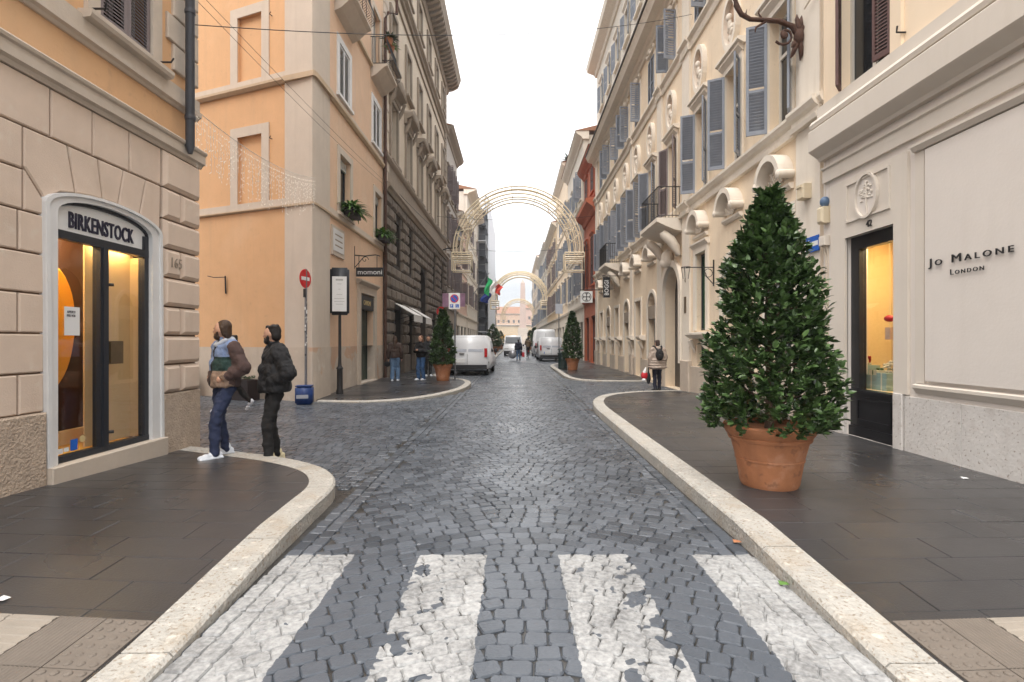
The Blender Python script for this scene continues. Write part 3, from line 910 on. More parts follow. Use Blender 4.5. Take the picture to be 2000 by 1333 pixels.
# tactile paving at the two dropped kerbs
def tactile(x0, x1, zf, sgn):
    """studded, plain and ribbed tiles in strips along the kerb"""
    root = empty('tactile_paving', (x0, 2.0, zf(x0, 2.0)), 0,
                 'beige tactile paving with studs and ribs beside the ' + ('corner shoe shop kerb' if sgn < 0 else 'pavement with the big potted tree'), 'tactile paving')
    y1 = 2.82
    w = 0.28
    for k in range(7):
        a0, a1 = x0 + sgn * w * k * 0.92, x0 + sgn * w * (k + 1) * 0.92
        lo, hi = min(a0, a1) + 0.003, max(a0, a1) - 0.003
        for j in range(5):
            ya, yb = y1 - 0.40 * (j + 1) + 0.003, y1 - 0.40 * j - 0.003
            t = MB()
            zz = lambda x, y_: zf(x, y_) + 0.006
            t.add([(lo, ya, zz(lo, ya) - 0.012), (hi, ya, zz(hi, ya) - 0.012), (hi, yb, zz(hi, yb) - 0.012), (lo, yb, zz(lo, yb) - 0.012),
                   (lo, ya, zz(lo, ya)), (hi, ya, zz(hi, ya)), (hi, yb, zz(hi, yb)), (lo, yb, zz(lo, yb))],
                  [(4, 5, 6, 7), (0, 1, 5, 4), (1, 2, 6, 5), (2, 3, 7, 6), (3, 0, 4, 7)])
            if k == 0:
                for a in range(4):
                    for b_ in range(6):
                        cx = lo + (hi - lo) * (a + 0.5) / 4; cy = ya + (yb - ya) * (b_ + 0.5) / 6; cz = zz(cx, cy)
                        t.lathe([(0.02, 0), (0.018, 0.005), (0.011, 0.009)], (cx, cy, cz), 8)
            elif k == 1:
                for a in range(12):
                    cx = lo + (hi - lo) * (a + 0.5) / 12
                    t.add([(cx - 0.008, ya, zz(cx, ya)), (cx, ya, zz(cx, ya) + 0.003), (cx + 0.008, ya, zz(cx, ya)), (cx - 0.008, yb, zz(cx, yb)), (cx, yb, zz(cx, yb) + 0.003), (cx + 0.008, yb, zz(cx, yb))],
                          [(0, 1, 4, 3), (1, 2, 5, 4)])
            else:
                for b_ in range(6):
                    cy = ya + (yb - ya) * (b_ + 0.5) / 6
                    t.add([(lo, cy - 0.02, zz(lo, cy)), (hi, cy - 0.02, zz(hi, cy)), (hi, cy - 0.014, zz(hi, cy) + 0.006), (lo, cy - 0.014, zz(lo, cy) + 0.006), (hi, cy + 0.014, zz(hi, cy) + 0.006), (lo, cy + 0.014, zz(lo, cy) + 0.006), (hi, cy + 0.02, zz(hi, cy)), (lo, cy + 0.02, zz(lo, cy))],
                          [(0, 1, 2, 3), (3, 2, 4, 5), (5, 4, 6, 7)])
            t.build('tactile_tile', 'tactile_light' if k > 1 else 'tactile', root, fix=False)
tactile(-1.98, -3.6, zl, -1)
tactile(2.08, 3.7, zr, 1)
# ================================================================ LEFT SIDE
UP = (0, 0, 1)
# ---------------------------------------------------------------- corner building with the shoe shop
XA = -4.7
fa = FL(XA)
A = empty('corner_building', (XA, 7.5, 0), 0, 'orange plaster building on a stone block base with the arched shoe shop door', 'building')
Y0A, Y1A = 0.6, 7.54
DO = (5.216, 6.58)          # door opening
core = MB()
core.box(-14, XA - 1.3, Y0A, 7.53, -0.1, 17)
core.box(XA - 1.3, XA - 0.33, Y0A, 4.9, -0.1, 17); core.box(XA - 1.3, XA - 0.33, 6.72, 7.53, -0.1, 17); core.box(XA - 1.3, XA - 0.33, 4.9, 6.72, 3.5, 17)
core.build('building_core', 'ochre_plaster', A)
cu = (DO[0] + DO[1]) / 2
wl_ = wall(fa, 'base_wall', 'ashlar_joint', A, Y0A, Y1A, -0.1, 4.16, [(DO[0], DO[1], 0.33, 2.93, 0.19)], 0.34)
def stone(name, poly_or_box, parent, mt='ashlar', n1=0.035, b=0.012, n0=-0.02):
    mb = MB(fa)
    if len(poly_or_box) == 4 and not isinstance(poly_or_box[0], tuple):
        u0, u1, z0, z1 = poly_or_box
        mb.block(u0, u1, n0, n1, z0, z1, b)
    else:
        mb.polyblock(poly_or_box, n0, n1, b)
    return mb.build(name, mt, parent)
j = 0.009
rows = [0.895 + 0.39 * k for k in range(7)]     # 0.895 .. 3.235
# field to the near side of the door
for r in range(7):
    z0, z1 = rows[r], rows[r] + 0.39
    if r == 6: z1 = 3.65
    e = 5.09 if r < 5 else 4.87
    cuts = [e]; u = e
    if r % 2 == 0: u = e - 0.27; cuts.append(u)
    while u > 1.1: u -= 0.55; cuts.append(u)
    for k in range(len(cuts) - 1):
        if cuts[k] - cuts[k + 1] > 0.05: stone('stone_block', (cuts[k + 1] + j, cuts[k] - j, z0 + j, z1 - j), wl_)
# tall course under the cornice
us = [6.77, 6.215, 5.673, 5.157]
while us[-1] > 1.1: us.append(us[-1] - 0.53)
for k in range(len(us) - 1): stone('stone_block', (us[k + 1] + j, us[k] - j, 3.65 + j, 4.15 - j), wl_)
# voussoirs over the door
def fz(u):  # outer edge of marble arch
    t = (u - cu) / 0.84
    return 2.985 + 0.215 * math.sqrt(max(0, 1 - t * t)) if abs(t) < 1 else 2.985
tops = [4.87, 5.35, 5.74, 6.12, 6.49, 6.76]
bots = [5.075, 5.45, 5.81, 6.035, 6.38, 6.745]
for k in range(5):
    a, b_, c, d = tops[k] + j, tops[k + 1] - j, bots[k + 1] - j, bots[k] + j
    pts = [(a, 3.65 - j), (b_, 3.65 - j), (c, fz(c) + 0.012), ((c + d) / 2, fz((c + d) / 2) + 0.012), (d, fz(d) + 0.012)]
    if k == 0: pts = [(a, 3.65 - j), (b_, 3.65 - j), (c, fz(c) + 0.012), ((c + 5.1) / 2, fz((c + 5.1) / 2) + 0.012), (5.09, 3.02), (a, 3.27)]
    stone('voussoir', pts, wl_)
stone('stone_block', [(4.87 + j, 2.855), (5.082, 2.855), (5.077, 3.0), (4.87 + j, 3.235)], wl_)
# cushioned quoins at the corner
for r in range(8):
    z0 = 0.895 + 0.39 * r if r < 7 else 3.65
    z1 = z0 + 0.39 if r < 6 else (3.65 if r == 6 else 4.15)
    if r % 2 == 0: segs = [(6.785, 7.12), (7.135, 7.56)]
    else: segs = [(6.785, 7.56)]
    if r == 7: segs = [(6.785, 7.56)]
    for (a, b_) in segs: stone('quoin', (a + 0.004, b_ - 0.004, z0 + 0.012, z1 - 0.012), wl_, 'ashlar', 0.085, 0.045)
for (a, b_) in ((0.6, 5.085), (6.785, 7.57)):
    MB(fa).block(a, b_, -0.02, 0.07, -0.1, 0.893, 0.015).build('plinth', 'rough_plinth', A)
put_text('house_number', '165', 0.135, 0.21, fa(7.0, 0.092, 2.66), (0, 1, 0), (1, 0, 0), 'grey_trim', A, 0.0, 0.004)
# cornice, orange wall, upper string, window
run(fa, 'cornice', 'travertine', A, Y0A, 7.62, [(-0.3, 4.15), (0.05, 4.15), (0.07, 4.19), (0.11, 4.21), (0.11, 4.33), (0.135, 4.345), (0.145, 4.375), (0.12, 4.40), (0.04, 4.415), (-0.3, 4.42)])
WA = (5.76, 6.60, 5.20, 7.2)
wall(fa, 'upper_wall', 'ochre_plaster', A, Y0A, 7.54, 4.42, 17, [WA, (3.4, 4.25, 5.2, 7.2), (5.76, 6.60, 9.0, 11.0), (3.4, 4.25, 9.0, 11)], 0.33)
run(fa, 'string_course', 'travertine', A, Y0A, 7.56, [(-0.02, 4.83), (0.03, 4.83), (0.05, 4.86), (0.09, 4.88), (0.09, 4.93), (0.06, 4.94), (0.06, 5.12), (-0.02, 5.12)])
for (a, b_) in ((5.76, 6.60), (3.4, 4.25)):
    for zz in (5.20, 9.0):
        w = window(fa, A, a + 0.02, b_ - 0.02, zz + 0.01, zz + 1.98, -0.2)
        m_ = (a + b_) / 2
        shutter(fa, w, a + 0.02, 1, 0.0, zz + 0.02, zz + 1.97, m_ - a - 0.02, 3, 'shutter_taupe', 0.042)
        shutter(fa, w, b_ - 0.02, -1, 0.0, zz + 0.02, zz + 1.97, m_ - a - 0.02, 3, 'shutter_taupe', 0.042)
        surround(fa, w, a, b_, zz, zz + 2.0, 0.17, 0.05, 'travertine', 'window_surround')
        MB(fa).prism([(0, zz - 0.12), (0.14, zz - 0.1), (0.16, zz - 0.06), (0.16, zz - 0.012), (0, zz - 0.012)], a - 0.25, b_ + 0.25).build('sill', 'travertine', w)
        for (uu, dd) in ((a - 0.12, -1), (b_ + 0.12, 1)):
            MB(fa).tube([(uu, 0.02, zz + 0.06), (uu, 0.2, zz + 0.06), (uu + dd * 0.02, 0.22, zz + 0.12)], 0.012, 6).build('shutter_catch', 'iron', w)
z = 4.95; r = 0
while z < 14:
    w0 = 6.9 if r % 2 == 0 else 7.02
    if z > 5.1:
        stone('quoin', (w0, 7.57, z + 0.008, z + 0.36), A, 'travertine', 0.04, 0.012)
    z += 0.37; r += 1
# rainwater pipe
pz = MB(fa)
pz.tube([(7.16, 0.17, 16.5), (7.16, 0.17, 4.33), (7.16, 0.17, 4.22)], [0.058, 0.058, 0.03], 12)
for zz in (4.72, 6.2, 8.5): pz.lathe([(0.066, -0.03), (0.07, 0), (0.066, 0.03)], (7.16, 0.17, zz), 12)
pz.build('downpipe', 'pipe_grey', A, auto=40)

# shop door: marble frame, sill, dark metal frame, sign, panes
dr = empty('shop_front', (XA, cu, 0.3), 0, 'arched glass shop front in a white marble frame lettered BIRKENSTOCK', 'shop front')
K = 16
oa = arc(cu, 2.985, 0.84, 0.215, 180, 0, K); ia = arc(cu, 2.93, (DO[1] - DO[0]) / 2, 0.19, 180, 0, K)
mf = MB(fa)
mf.strip([(5.09, 0.33)] + oa + [(6.77, 0.33)], [(DO[0], 0.33)] + ia + [(DO[1], 0.33)], -0.2, 0.055)
oa2 = [(p[0] + (0.022 if p[0] > cu else -0.022) * 0, p[1]) for p in oa]
mf.strip([(5.09, 0.33)] + oa + [(6.77, 0.33)], [(5.135, 0.33)] + arc(cu, 2.965, 0.797, 0.205, 180, 0, K) + [(6.727, 0.33)], 0.05, 0.08)
mf.build('marble_frame', 'white_marble', dr)
MB(fa).block(5.085, 6.79, -0.3, 0.12, 0.02, 0.332, 0.01).build('threshold', 'travertine', dr)
n0 = -0.035
fm = MB(fa)
fm.box(DO[0], DO[0] + 0.035, n0 - 0.04, n0 + 0.04, 0.34, 2.93); fm.box(DO[1] - 0.075, DO[1], n0 - 0.04, n0 + 0.04, 0.34, 2.93)
fm.box(DO[0], DO[1], n0 - 0.039, n0 + 0.045, 0.335, 0.40); fm.box(DO[0], DO[1], n0 - 0.039, n0 + 0.042, 2.665, 2.755)
fm.box(5.80, 5.92, n0 - 0.041, n0 + 0.05, 0.40, 2.665); fm.box(5.825, 5.895, n0 - 0.04, n0 + 0.07, 0.40, 2.665)
fm.strip(arc(cu, 2.93, 0.682, 0.19, 180, 0, K), arc(cu, 2.93, 0.66, 0.155, 180, 0, K), n0 - 0.04, n0 + 0.04)
fm.build('metal_frame', 'dark_frame', dr)
sg = MB(fa); sg.extr([(DO[0] + 0.02, 2.757), (DO[0] + 0.02, 2.93)] + arc(cu, 2.93, 0.655, 0.155, 180, 0, K)[1:-1] + [(DO[1] - 0.02, 2.93), (DO[1] - 0.02, 2.757)], n0 - 0.03, n0 + 0.01)
sgo = sg.build('sign_board', 'sign_white', dr)
put_text('lettering', 'BIRKENSTOCK', 0.175, 0.92, fa(5.885, n0 + 0.018, 2.89), (0, 1, 0), (1, 0, 0), 'navy_letter', sgo, 0.012, 0.008, space=1.08)
MB(fa).box(DO[0] + 0.036, 5.799, n0 - 0.006, n0 + 0.002, 0.401, 2.664).build('pane', 'shop_glass', dr)
MB(fa).box(5.921, DO[1] - 0.076, n0 - 0.006, n0 + 0.002, 0.401, 2.664).build('pane', 'shop_glass', dr)
for zz in (0.55, 2.25): MB(fa).tube([(5.90, n0 + 0.05, zz), (5.93, n0 + 0.1, zz)], 0.018, 8).build('hinge', 'iron', dr, auto=40)
lk = MB(fa); lk.box(5.95, 6.19, n0 + 0.003, n0 + 0.012, 1.33, 1.60); lk.box(5.95, 5.975, n0 + 0.013, n0 + 0.05, 1.34, 1.59)
lk.build('lock_plate', 'brass_plate', dr)
nt = MB(fa); nt.box(5.385, 5.575, n0 + 0.003, n0 + 0.006, 1.66, 1.965)
nto = tag(nt.build('notice', 'sign_white'), 'white paper notice taped inside the yellow lit shoe shop door', 'notice')
put_text('lettering', 'APERTI', 0.026, 0.10, fa(5.465, n0 + 0.008, 1.91), (0, 1, 0), (1, 0, 0), 'navy_letter', nto, 0.0, 0.0015)
put_text('lettering', 'PER VOI', 0.026, 0.10, fa(5.465, n0 + 0.008, 1.87), (0, 1, 0), (1, 0, 0), 'navy_letter', nto, 0.0, 0.0015)
for (a, b_, c, d, mm) in ((5.26, 5.30, 0.42, 0.455, 'bag_red'), (5.31, 5.37, 0.42, 0.475, 'sign_white'), (5.38, 5.44, 0.43, 0.475, 'sign_white'), (5.46, 5.55, 0.425, 0.545, 'sign_blue')):
    MB(fa).box(a, b_, n0 + 0.003, n0 + 0.005, c, d).build('window_sticker', mm, dr)
st = MB(lambda u, n, z: fa(u, z, n)); st.lathe([(0.038, 0.003), (0.038, 0.005)], (5.61, 0.53, n0), 18); st.build('window_sticker', 'gold_letter', dr)
# inside of the shop window
rm = MB(fa)
rm.add([(4.95, -1.2, 0.36), (6.68, -1.2, 0.36), (6.68, -0.21, 0.36), (4.95, -0.21, 0.36)], [(0, 1, 2, 3)])
rm.build('display_floor', 'shop_yellow', dr, fix=False)
MB(fa).add([(4.95, -1.2, 0.3), (6.7, -1.2, 0.3), (6.7, -1.2, 3.2), (4.95, -1.2, 3.2)], [(0, 1, 2, 3)]).build('back_wall', 'shop_brown', dr, fix=False)
q = MB(fa)
q.add([(4.93, -1.2, 0.3), (4.93, -0.2, 0.3), (4.93, -0.2, 3.2), (4.93, -1.2, 3.2)], [(0, 1, 2, 3)])
q.add([(4.93, -1.2, 2.95), (6.7, -1.2, 2.95), (6.7, -0.2, 2.95), (4.93, -0.2, 2.95)], [(0, 1, 2, 3)])
q.build('side_wall', 'shop_yellow', dr, fix=False)
q = MB(fa); q.box(6.54, 6.64, -0.75, -0.66, 0.36, 2.9); q.box(4.95, 6.64, -0.75, -0.665, 0.36, 0.52); q.build('display_frame', 'shop_cream', dr)
q = MB(fa); q.box(4.95, 6.54, -0.76, -0.752, 0.52, 2.9); q.build('display_panel', 'shop_brown', dr)
q = MB(fa); q.box(5.88, 6.575, -0.25, -0.23, 0.38, 2.90); q.box(6.568, 6.577, -0.229, -0.08, 0.38, 2.66); q.build('inner_door_panel', 'shop_tan', dr)
q = MB(fa); q.box(5.95, 6.5, -0.19, -0.13, 2.70, 2.72); q.build('added_fill_strip', 'lamp_warm', dr)  # unseen glowing strip added behind the rail to brighten the tan panel
so = MB(fa)
pts = []
for i in range(40):
    t = 2 * math.pi * i / 40
    zc = math.cos(t); wdt = 0.36 * (1 + 0.10 * math.cos(t)) * (1 - 0.12 * math.sin(t * 2) * 0)
    pts.append((5.76 + wdt * math.sin(t), 1.76 + 0.73 * zc))
so.polyblock(pts, -0.62, -0.52, 0.03)
tag(so.build('display_sole', 'sole_orange'), 'giant yellow shoe sole standing in the shoe shop window', 'display')
q = MB(fa); q.box(5.05, 6.2, -0.62, -0.35, 2.90, 2.93); q.build('ceiling_lamp', 'lamp_warm', dr)

# ---------------------------------------------------------------- orange building on the far corner of the side street
XB = -5.3
fb = FL(XB)
cB = (-5.3, 13.5)
L_ = math.hypot(2.58, 1.0)
dB = (-2.58 / L_, 1.0 / L_)
nB = (-dB[1], dB[0])            # facing the side street (towards the camera)
if nB[1] > 0: nB = (-nB[0], -nB[1])
fs = FD(cB, dB, nB)
B = empty('orange_building', (XB, 13.6, 0), 0, 'orange and peach plaster corner building with blind windows beside the side street', 'building')
y1 = 20.7
mb = MB()
pcs = [(XB - 0.32, 14.2), (XB - 0.32, y1), (-16, y1), (-16, 17.95)]
mb.add([(p[0], p[1], -0.1) for p in pcs] + [(p[0], p[1], 18) for p in pcs], [(0, 1, 2, 3), (4, 5, 6, 7), (0, 1, 5, 4), (1, 2, 6, 5), (2, 3, 7, 6), (3, 0, 4, 7)])
mb.build('building_core', 'void', B)
low = [(15.54, 16.56, 5.5, 7.3), (19.45, 20.45, 5.5, 7.3)]
upp = [(15.5, 16.45, 9.05, 10.65), (19.2, 20.2, 9.05, 10.65)]
top3 = [(15.4, 16.5, 11.9, 14.2), (19.2, 20.2, 11.9, 14.2)]
door = (17.55, 19.25, 0.14, 3.26)
wall(fb, 'front_wall', 'peach_plaster', B, 14.2, y1, 1.43, 18, low + upp + top3 + [(door[0], door[1], 1.43, door[3])], 0.32)
wall(fb, 'front_dado', 'dado_render', B, 14.2, y1, -0.1, 1.43, [(door[0], door[1], 0.12, 1.43)], 0.32)
blind = [(1.78, 2.68, 5.36, 7.33), (1.78, 2.68, 8.86, 10.7), (1.78, 2.68, 12.4, 14.4)]
wall(fs, 'side_wall', 'ochre_plaster', B, 0.5, 11, 1.43, 18, blind, 0.09)
wall(fs, 'side_dado', 'dado_render', B, 0.5, 11, -0.1, 1.43, [], 0.32)
for (a, b_, c, d) in blind:
    q = MB(fs); q.box(a - 0.02, b_ + 0.02, -0.12, -0.08, c - 0.02, d + 0.02); bw = q.build('blind_window', 'ochre_plaster', B)
    q = MB(fs)
    q.box(a - 0.27, a, 0, 0.03, c - 0.1, d); q.box(b_, b_ + 0.27, 0, 0.03, c - 0.1, d); q.box(a - 0.27, b_ + 0.27, 0, 0.03, d + 0.001, d + 0.27)
    q.build('window_surround', 'pale_render', bw)
    MB(fs).tube([(a - 0.36, 0.0, d - 0.2), (a - 0.36, 0.09, d - 0.2), (a - 0.42, 0.1, d - 0.16)], 0.012, 6).build('hook', 'iron', bw)
# rounded corner pilaster
cp = MB()
prof = []
for t in (0.92, 0.45, 0.22, 0.1): prof.append((cB[0] + dB[0] * t + nB[0] * 0.05, cB[1] + dB[1] * t + nB[1] * 0.05))
for a in (0, 25, 50, 75): pass
prof += [(-5.30, 13.44), (-5.265, 13.50), (-5.25, 13.6), (-5.25, 14.6)]
inn = [(cB[0] + dB[0] * 0.92, cB[1] + dB[1] * 0.92), (-5.36, 13.6), (-5.33, 14.6)]
def pil(z0, z1, off=0.0):
    c_ = Vector((-6.2, 14.6))
    o_ = [(p[0] + (p[0] - c_.x) / math.hypot(p[0] - c_.x, p[1] - c_.y) * off, p[1] + (p[1] - c_.y) / math.hypot(p[0] - c_.x, p[1] - c_.y) * off) for p in prof]
    ring = o_ + [inn[2], inn[1], inn[0]]
    k = len(ring)
    m_ = MB()
    m_.add([(p[0], p[1], z0) for p in ring] + [(p[0], p[1], z1) for p in ring], [tuple(range(k)), tuple(range(k, 2 * k))] + [(i, (i + 1) % k, k + (i + 1) % k, k + i) for i in range(k)])
    return m_
pil(1.43, 18).build('corner_pilaster', 'pale_render', B, auto=35)
pil(-0.1, 1.43, 0.02).build('pilaster_base', 'dado_render', B, auto=35)
for (zz, hh, dd) in ((5.2, 0.06, 0.05), (8.55, 0.14, 0.10)):
    pf = [(-0.02, zz), (0.02 + dd * 0.4, zz), (0.02 + dd, zz + hh * 0.5), (0.02 + dd, zz + hh), (-0.02, zz + hh)]
    run(fs, 'string_course', 'cornice_under', B, 0.9, 11, pf)
    run(fb, 'string_course', 'cornice_under', B, 14.58, y1, pf)
    pil(zz, zz + hh, dd).build('string_course', 'cornice_under', B, auto=35)
    run(fs, 'band', 'pale_render', B, 0.92, 11, [(-0.02, zz + hh + 0.001), (0.035, zz + hh + 0.001), (0.035, zz + hh + 0.19), (-0.02, zz + hh + 0.2)])
    run(fb, 'band', 'pale_render', B, 14.6, y1, [(-0.02, zz + hh + 0.001), (0.035, zz + hh + 0.001), (0.035, zz + hh + 0.19), (-0.02, zz + hh + 0.2)])
run(fb, 'string_course', 'cornice_under', B, 14.58, y1, [(-0.02, 11.72), (0.1, 11.75), (0.1, 11.85), (-0.02, 11.85)])
for k, (a, b_, c, d) in enumerate(low + upp + top3):
    w = window(fb, B, a, b_, c, d, -0.2, 'dark_frame' if k < 2 else 'frame_white')
    surround(fb, w, a, b_, c, d, 0.2, 0.035, 'white_marble' if 1 < k < 4 else 'pale_render', 'window_surround', sill=0.06)
    if k < 2:
        q = MB(fb); q.box(a + 0.06, b_ - 0.06, -0.16, -0.11, d - 0.32, d - 0.05); q.build('roller_blind', 'curtain', w)
    if 1 < k < 4:
        m_ = (a + b_) / 2
        shutter(fb, w, a, 1, -0.02, c + 0.01, d - 0.01, m_ - a, 1, 'shutter_white', 0.05, False)
        shutter(fb, w, b_, -1, -0.02, c + 0.01, d - 0.01, m_ - a, 1, 'shutter_white', 0.05, False)
# small balconies with bellied railings
def basket(u0, u1, label):
    r_ = empty('balcony', fb((u0 + u1) / 2, 0, 11.8), 0, label, 'balcony')
    s_ = MB(fb)
    s_.prism([(0, 11.35), (0.2, 11.45), (0.5, 11.72), (0.62, 11.78), (0.62, 11.86), (0, 11.86)], u0, u1)
    s_.build('slab', 'travertine', r_)
    q = MB(fb)
    rib = [(0.55, 11.86), (0.72, 11.98), (0.78, 12.15), (0.70, 12.40), (0.60, 12.62), (0.58, 12.84)]
    k = int((u1 - u0) / 0.1)
    for i in range(k + 1):
        uu = u0 + (u1 - u0) * i / k
        q.tube([(uu, p[0], p[1]) for p in rib], 0.011, 5)
    for uu in (u0, u1):
        for nn in (0.08, 0.2, 0.32, 0.44):
            sc_ = nn / 0.6
            q.tube([(uu + (0.06 if uu == u1 else -0.06) * math.sin(math.pi * i / 5), nn, p[1]) for i, p in enumerate(rib)], 0.011, 5)
    for (n_, z_) in (rib[0], rib[-1]):
        q.tube([(u0, 0, z_), (u0, n_, z_), (u1, n_, z_), (u1, 0, z_)], 0.016, 6)
    q.build('railing', 'iron', r_, fix=False)
basket(15.1, 16.8, 'small balcony with bellied iron railing on the peach corner building')
basket(18.9, 20.5, 'small iron balcony holding flower pots next to the grey palace')
def tuft(mb, c, n, ln, w, spread, droop, mt=None):
    for i in range(n):
        a = rnd.uniform(0, 2 * math.pi); el = rnd.uniform(0.1, 1.3)
        L = ln * rnd.uniform(0.6, 1.1)
        d = Vector((math.cos(a) * math.cos(el) * spread, math.sin(a) * math.cos(el) * spread, math.sin(el)))
        p = Vector(c); pr = None
        sx = Vector((-math.sin(a), math.cos(a), 0)) * w
        vs = []
        for k in range(5):
            t = k / 4
            q = p + d * (L * t) - Vector((0, 0, droop * L * t * t))
            ww = sx * (math.sin(math.pi * min(0.97, 0.12 + t * 0.85)))
            vs += [tuple(q - ww), tuple(q + ww)]
        mb.add(vs, [(2 * k, 2 * k + 1, 2 * k + 3, 2 * k + 2) for k in range(4)])
def flower_pot(u, n_, z, r, label, plant, parent=None):
    t = empty('flower_pot', fb(u, n_, z), 0, label, 'plant pot')
    q = MB(); q.lathe([(r * 0.7, 0), (r * 0.95, r * 1.4), (r * 1.08, r * 1.42), (r * 1.08, r * 1.75), (r * 0.9, r * 1.75)], (0, 0, 0), 16)
    q.build('pot', 'terracotta', t, local=True, auto=40)
    q = MB(); tuft(q, (0, 0, r * 1.6), 60, r * 3.0, r * 0.28, 1.0, 0.35); tag(q.build('foliage', plant, t, local=True, fix=False), kind='stuff')
flower_pot(19.5, 0.55, 12.86, 0.14, 'terracotta pot with trailing plant on the small iron balcony rail', 'hedge_leaf')
flower_pot(20.0, 0.50, 12.86, 0.13, 'terracotta pot with pale green plant beside the palace downpipe', 'fern_leaf')
for (u, lb) in ((16.05, 'bright green fern in the window box above the round street sign wall plaque'), (19.95, 'bright green fern in the window box above the momoni sign')):
    t = empty('window_box', fb(u, 0.1, 5.45), 0, lb, 'window box')
    q = MB(); q.box(-0.0, 0.28, -0.42, 0.42, 0.02, 0.24); q.build('trough', 'planter_dark', t, local=True)
    q = MB()
    for yy in (-0.3, -0.1, 0.1, 0.3): tuft(q, (0.14, yy, 0.22), 46, 0.72, 0.035, 1.0, 0.55)
    tag(q.build('foliage', 'fern_leaf', t, local=True, fix=False), kind='stuff')
# plaque, bracket sign, shop door
q = MB(fb); q.box(14.78, 15.86, 0.0, 0.05, 4.12, 4.98); pq = q.build('wall_plaque', 'travertine')
tag(pq, 'framed marble inscription plaque on the peach wall beside the corner', 'plaque')
q = MB(fb); q.box(14.86, 15.78, 0.051, 0.06, 4.25, 4.9); q.build('tablet', 'white_marble', pq)
for r_ in range(3):
    q = MB(fb); q.box(15.0, 15.64, 0.0605, 0.062, 4.72 - r_ * 0.16, 4.76 - r_ * 0.16); q.build('engraved_line', 'grey_trim', pq)
ms = empty('hanging_sign', fb(17.0, 0.5, 3.9), 0, 'dark hanging shop sign lettered momoni on a scrolled iron bracket', 'sign')
q = MB(); q.box(-5.24, -4.33, 16.98, 17.02, 3.74, 4.04); bd = q.build('board', 'sign_black', ms)
put_text('lettering', 'momoni', 0.15, 0.80, (-4.78, 16.972, 3.885), (1, 0, 0), (0, -1, 0), 'sign_white', bd, 0.0, 0.006)
q = MB()
q.tube([(-5.3, 17, 4.75), (-5.3, 17, 4.0)], 0.018, 6); q.tube([(-5.3, 17, 4.45), (-4.95, 17, 4.42), (-4.6, 17, 4.46), (-4.45, 17, 4.42)], 0.02, 6)
q.tube([(-5.28, 17, 4.05), (-5.15, 17, 4.2), (-5.0, 17, 4.38)], 0.014, 6)
sp = [( -4.95 + 0.12 * (1 - t / 14) * math.cos(t * 0.6), 17, 4.30 + 0.12 * (1 - t / 14) * math.sin(t * 0.6)) for t in range(13)]
q.tube(sp, 0.012, 6)
q.tube([(-5.15, 17, 4.04), (-5.15, 17, 4.42)], 0.01, 6); q.tube([(-4.55, 17, 4.04), (-4.55, 17, 4.44)], 0.01, 6)
q.build('bracket', 'iron', ms, auto=50)
dd = empty('shop_doorway', fb(18.4, 0, 0.14), 0, 'stone framed shop doorway with green door under the momoni sign', 'doorway')
surround(fb, dd, door[0], door[1], 0.12, door[3], 0.28, 0.07, 'travertine', 'stone_surround', head=0.12)
q = MB(fb); q.box(door[0], door[1], -0.2, 0.02, 2.72, 3.2); fo = q.build('fascia', 'sign_black', dd)
put_text('lettering', 'CAMOMI', 0.17, 0.85, fb(18.4, 0.024, 2.96), (0, 1, 0), (1, 0, 0), 'gold_letter', fo, 0.0, 0.006)
q = MB(fb); q.box(door[0], door[0] + 0.06, -0.28, -0.22, 0.14, 2.72); q.box(door[1] - 0.06, door[1], -0.28, -0.22, 0.14, 2.72); q.box(18.4, 18.46, -0.28, -0.22, 0.14, 2.72)
q.build('door_frame', 'door_green', dd)
q = MB(fb); q.box(18.46, door[1] - 0.06, -0.26, -0.24, 0.14, 2.72); q.build('door_leaf', 'door_green', dd)
q = MB(fb); q.box(door[0] + 0.06, 18.4, -0.255, -0.25, 0.14, 2.72); q.build('pane', 'pane_dark', dd)
MB(fb).block(door[0] - 0.2, door[1] + 0.2, -0.3, 0.12, 0.02, 0.17, 0.012).build('step', 'travertine', dd)
# pipe between the two buildings
q = MB(fb)
q.tube([(20.62, 0.12, 0.1), (20.62, 0.12, 14.6), (20.75, 0.2, 14.9), (21.6, 0.35, 15.4), (21.7, 0.36, 17.9)], 0.06, 10)
tag(q.build('downpipe', 'rust_iron', auto=40), 'brown downpipe between the peach building and the grey palace', 'pipe')
# iron holder on the side wall
q = MB(fs); q.tube([(3.12, 0.03, 2.95), (3.12, 0.05, 3.45)], 0.022, 6); q.tube([(3.12, 0.04, 3.42), (3.35, 0.22, 3.40), (3.5, 0.3, 3.44)], 0.012, 6)
tag(q.build('flag_holder', 'iron', auto=50), 'small iron holder on the orange side street wall', 'bracket')

# ---------------------------------------------------------------- grey stone palace
XC = -5.3
fc = FL(XC)
C = empty('grey_palace', (XC, 30, 0), 0, 'grey palace with cushioned stone base, pediment windows and deep bracketed cornice', 'palace')
c0, c1 = 20.72, 39.5
q = MB(); q.box(-16, XC - 0.42, c0, c1, -0.1, 21.6); q.build('building_core', 'void', C)
gops = [(22.3, 23.9, 0.15, 3.0, 0), (25.3, 26.5, 0.15, 2.9, 0), (28.4, 30.6, 0.15, 4.6, 1.1), (32.6, 34.2, 0.15, 3.0, 0), (36.3, 37.8, 0.15, 3.0, 0),
        (22.5, 23.7, 5.0, 6.9, 0), (25.3, 26.4, 5.0, 6.9, 0), (32.8, 34.0, 5.0, 6.9, 0), (36.4, 37.6, 5.0, 6.9, 0)]
cw = wall(fc, 'base_wall', 'grey_joint', C, c0, c1, -0.1, 7.75, gops, 0.4)
z = 0.95; r = 0; nblk = 0
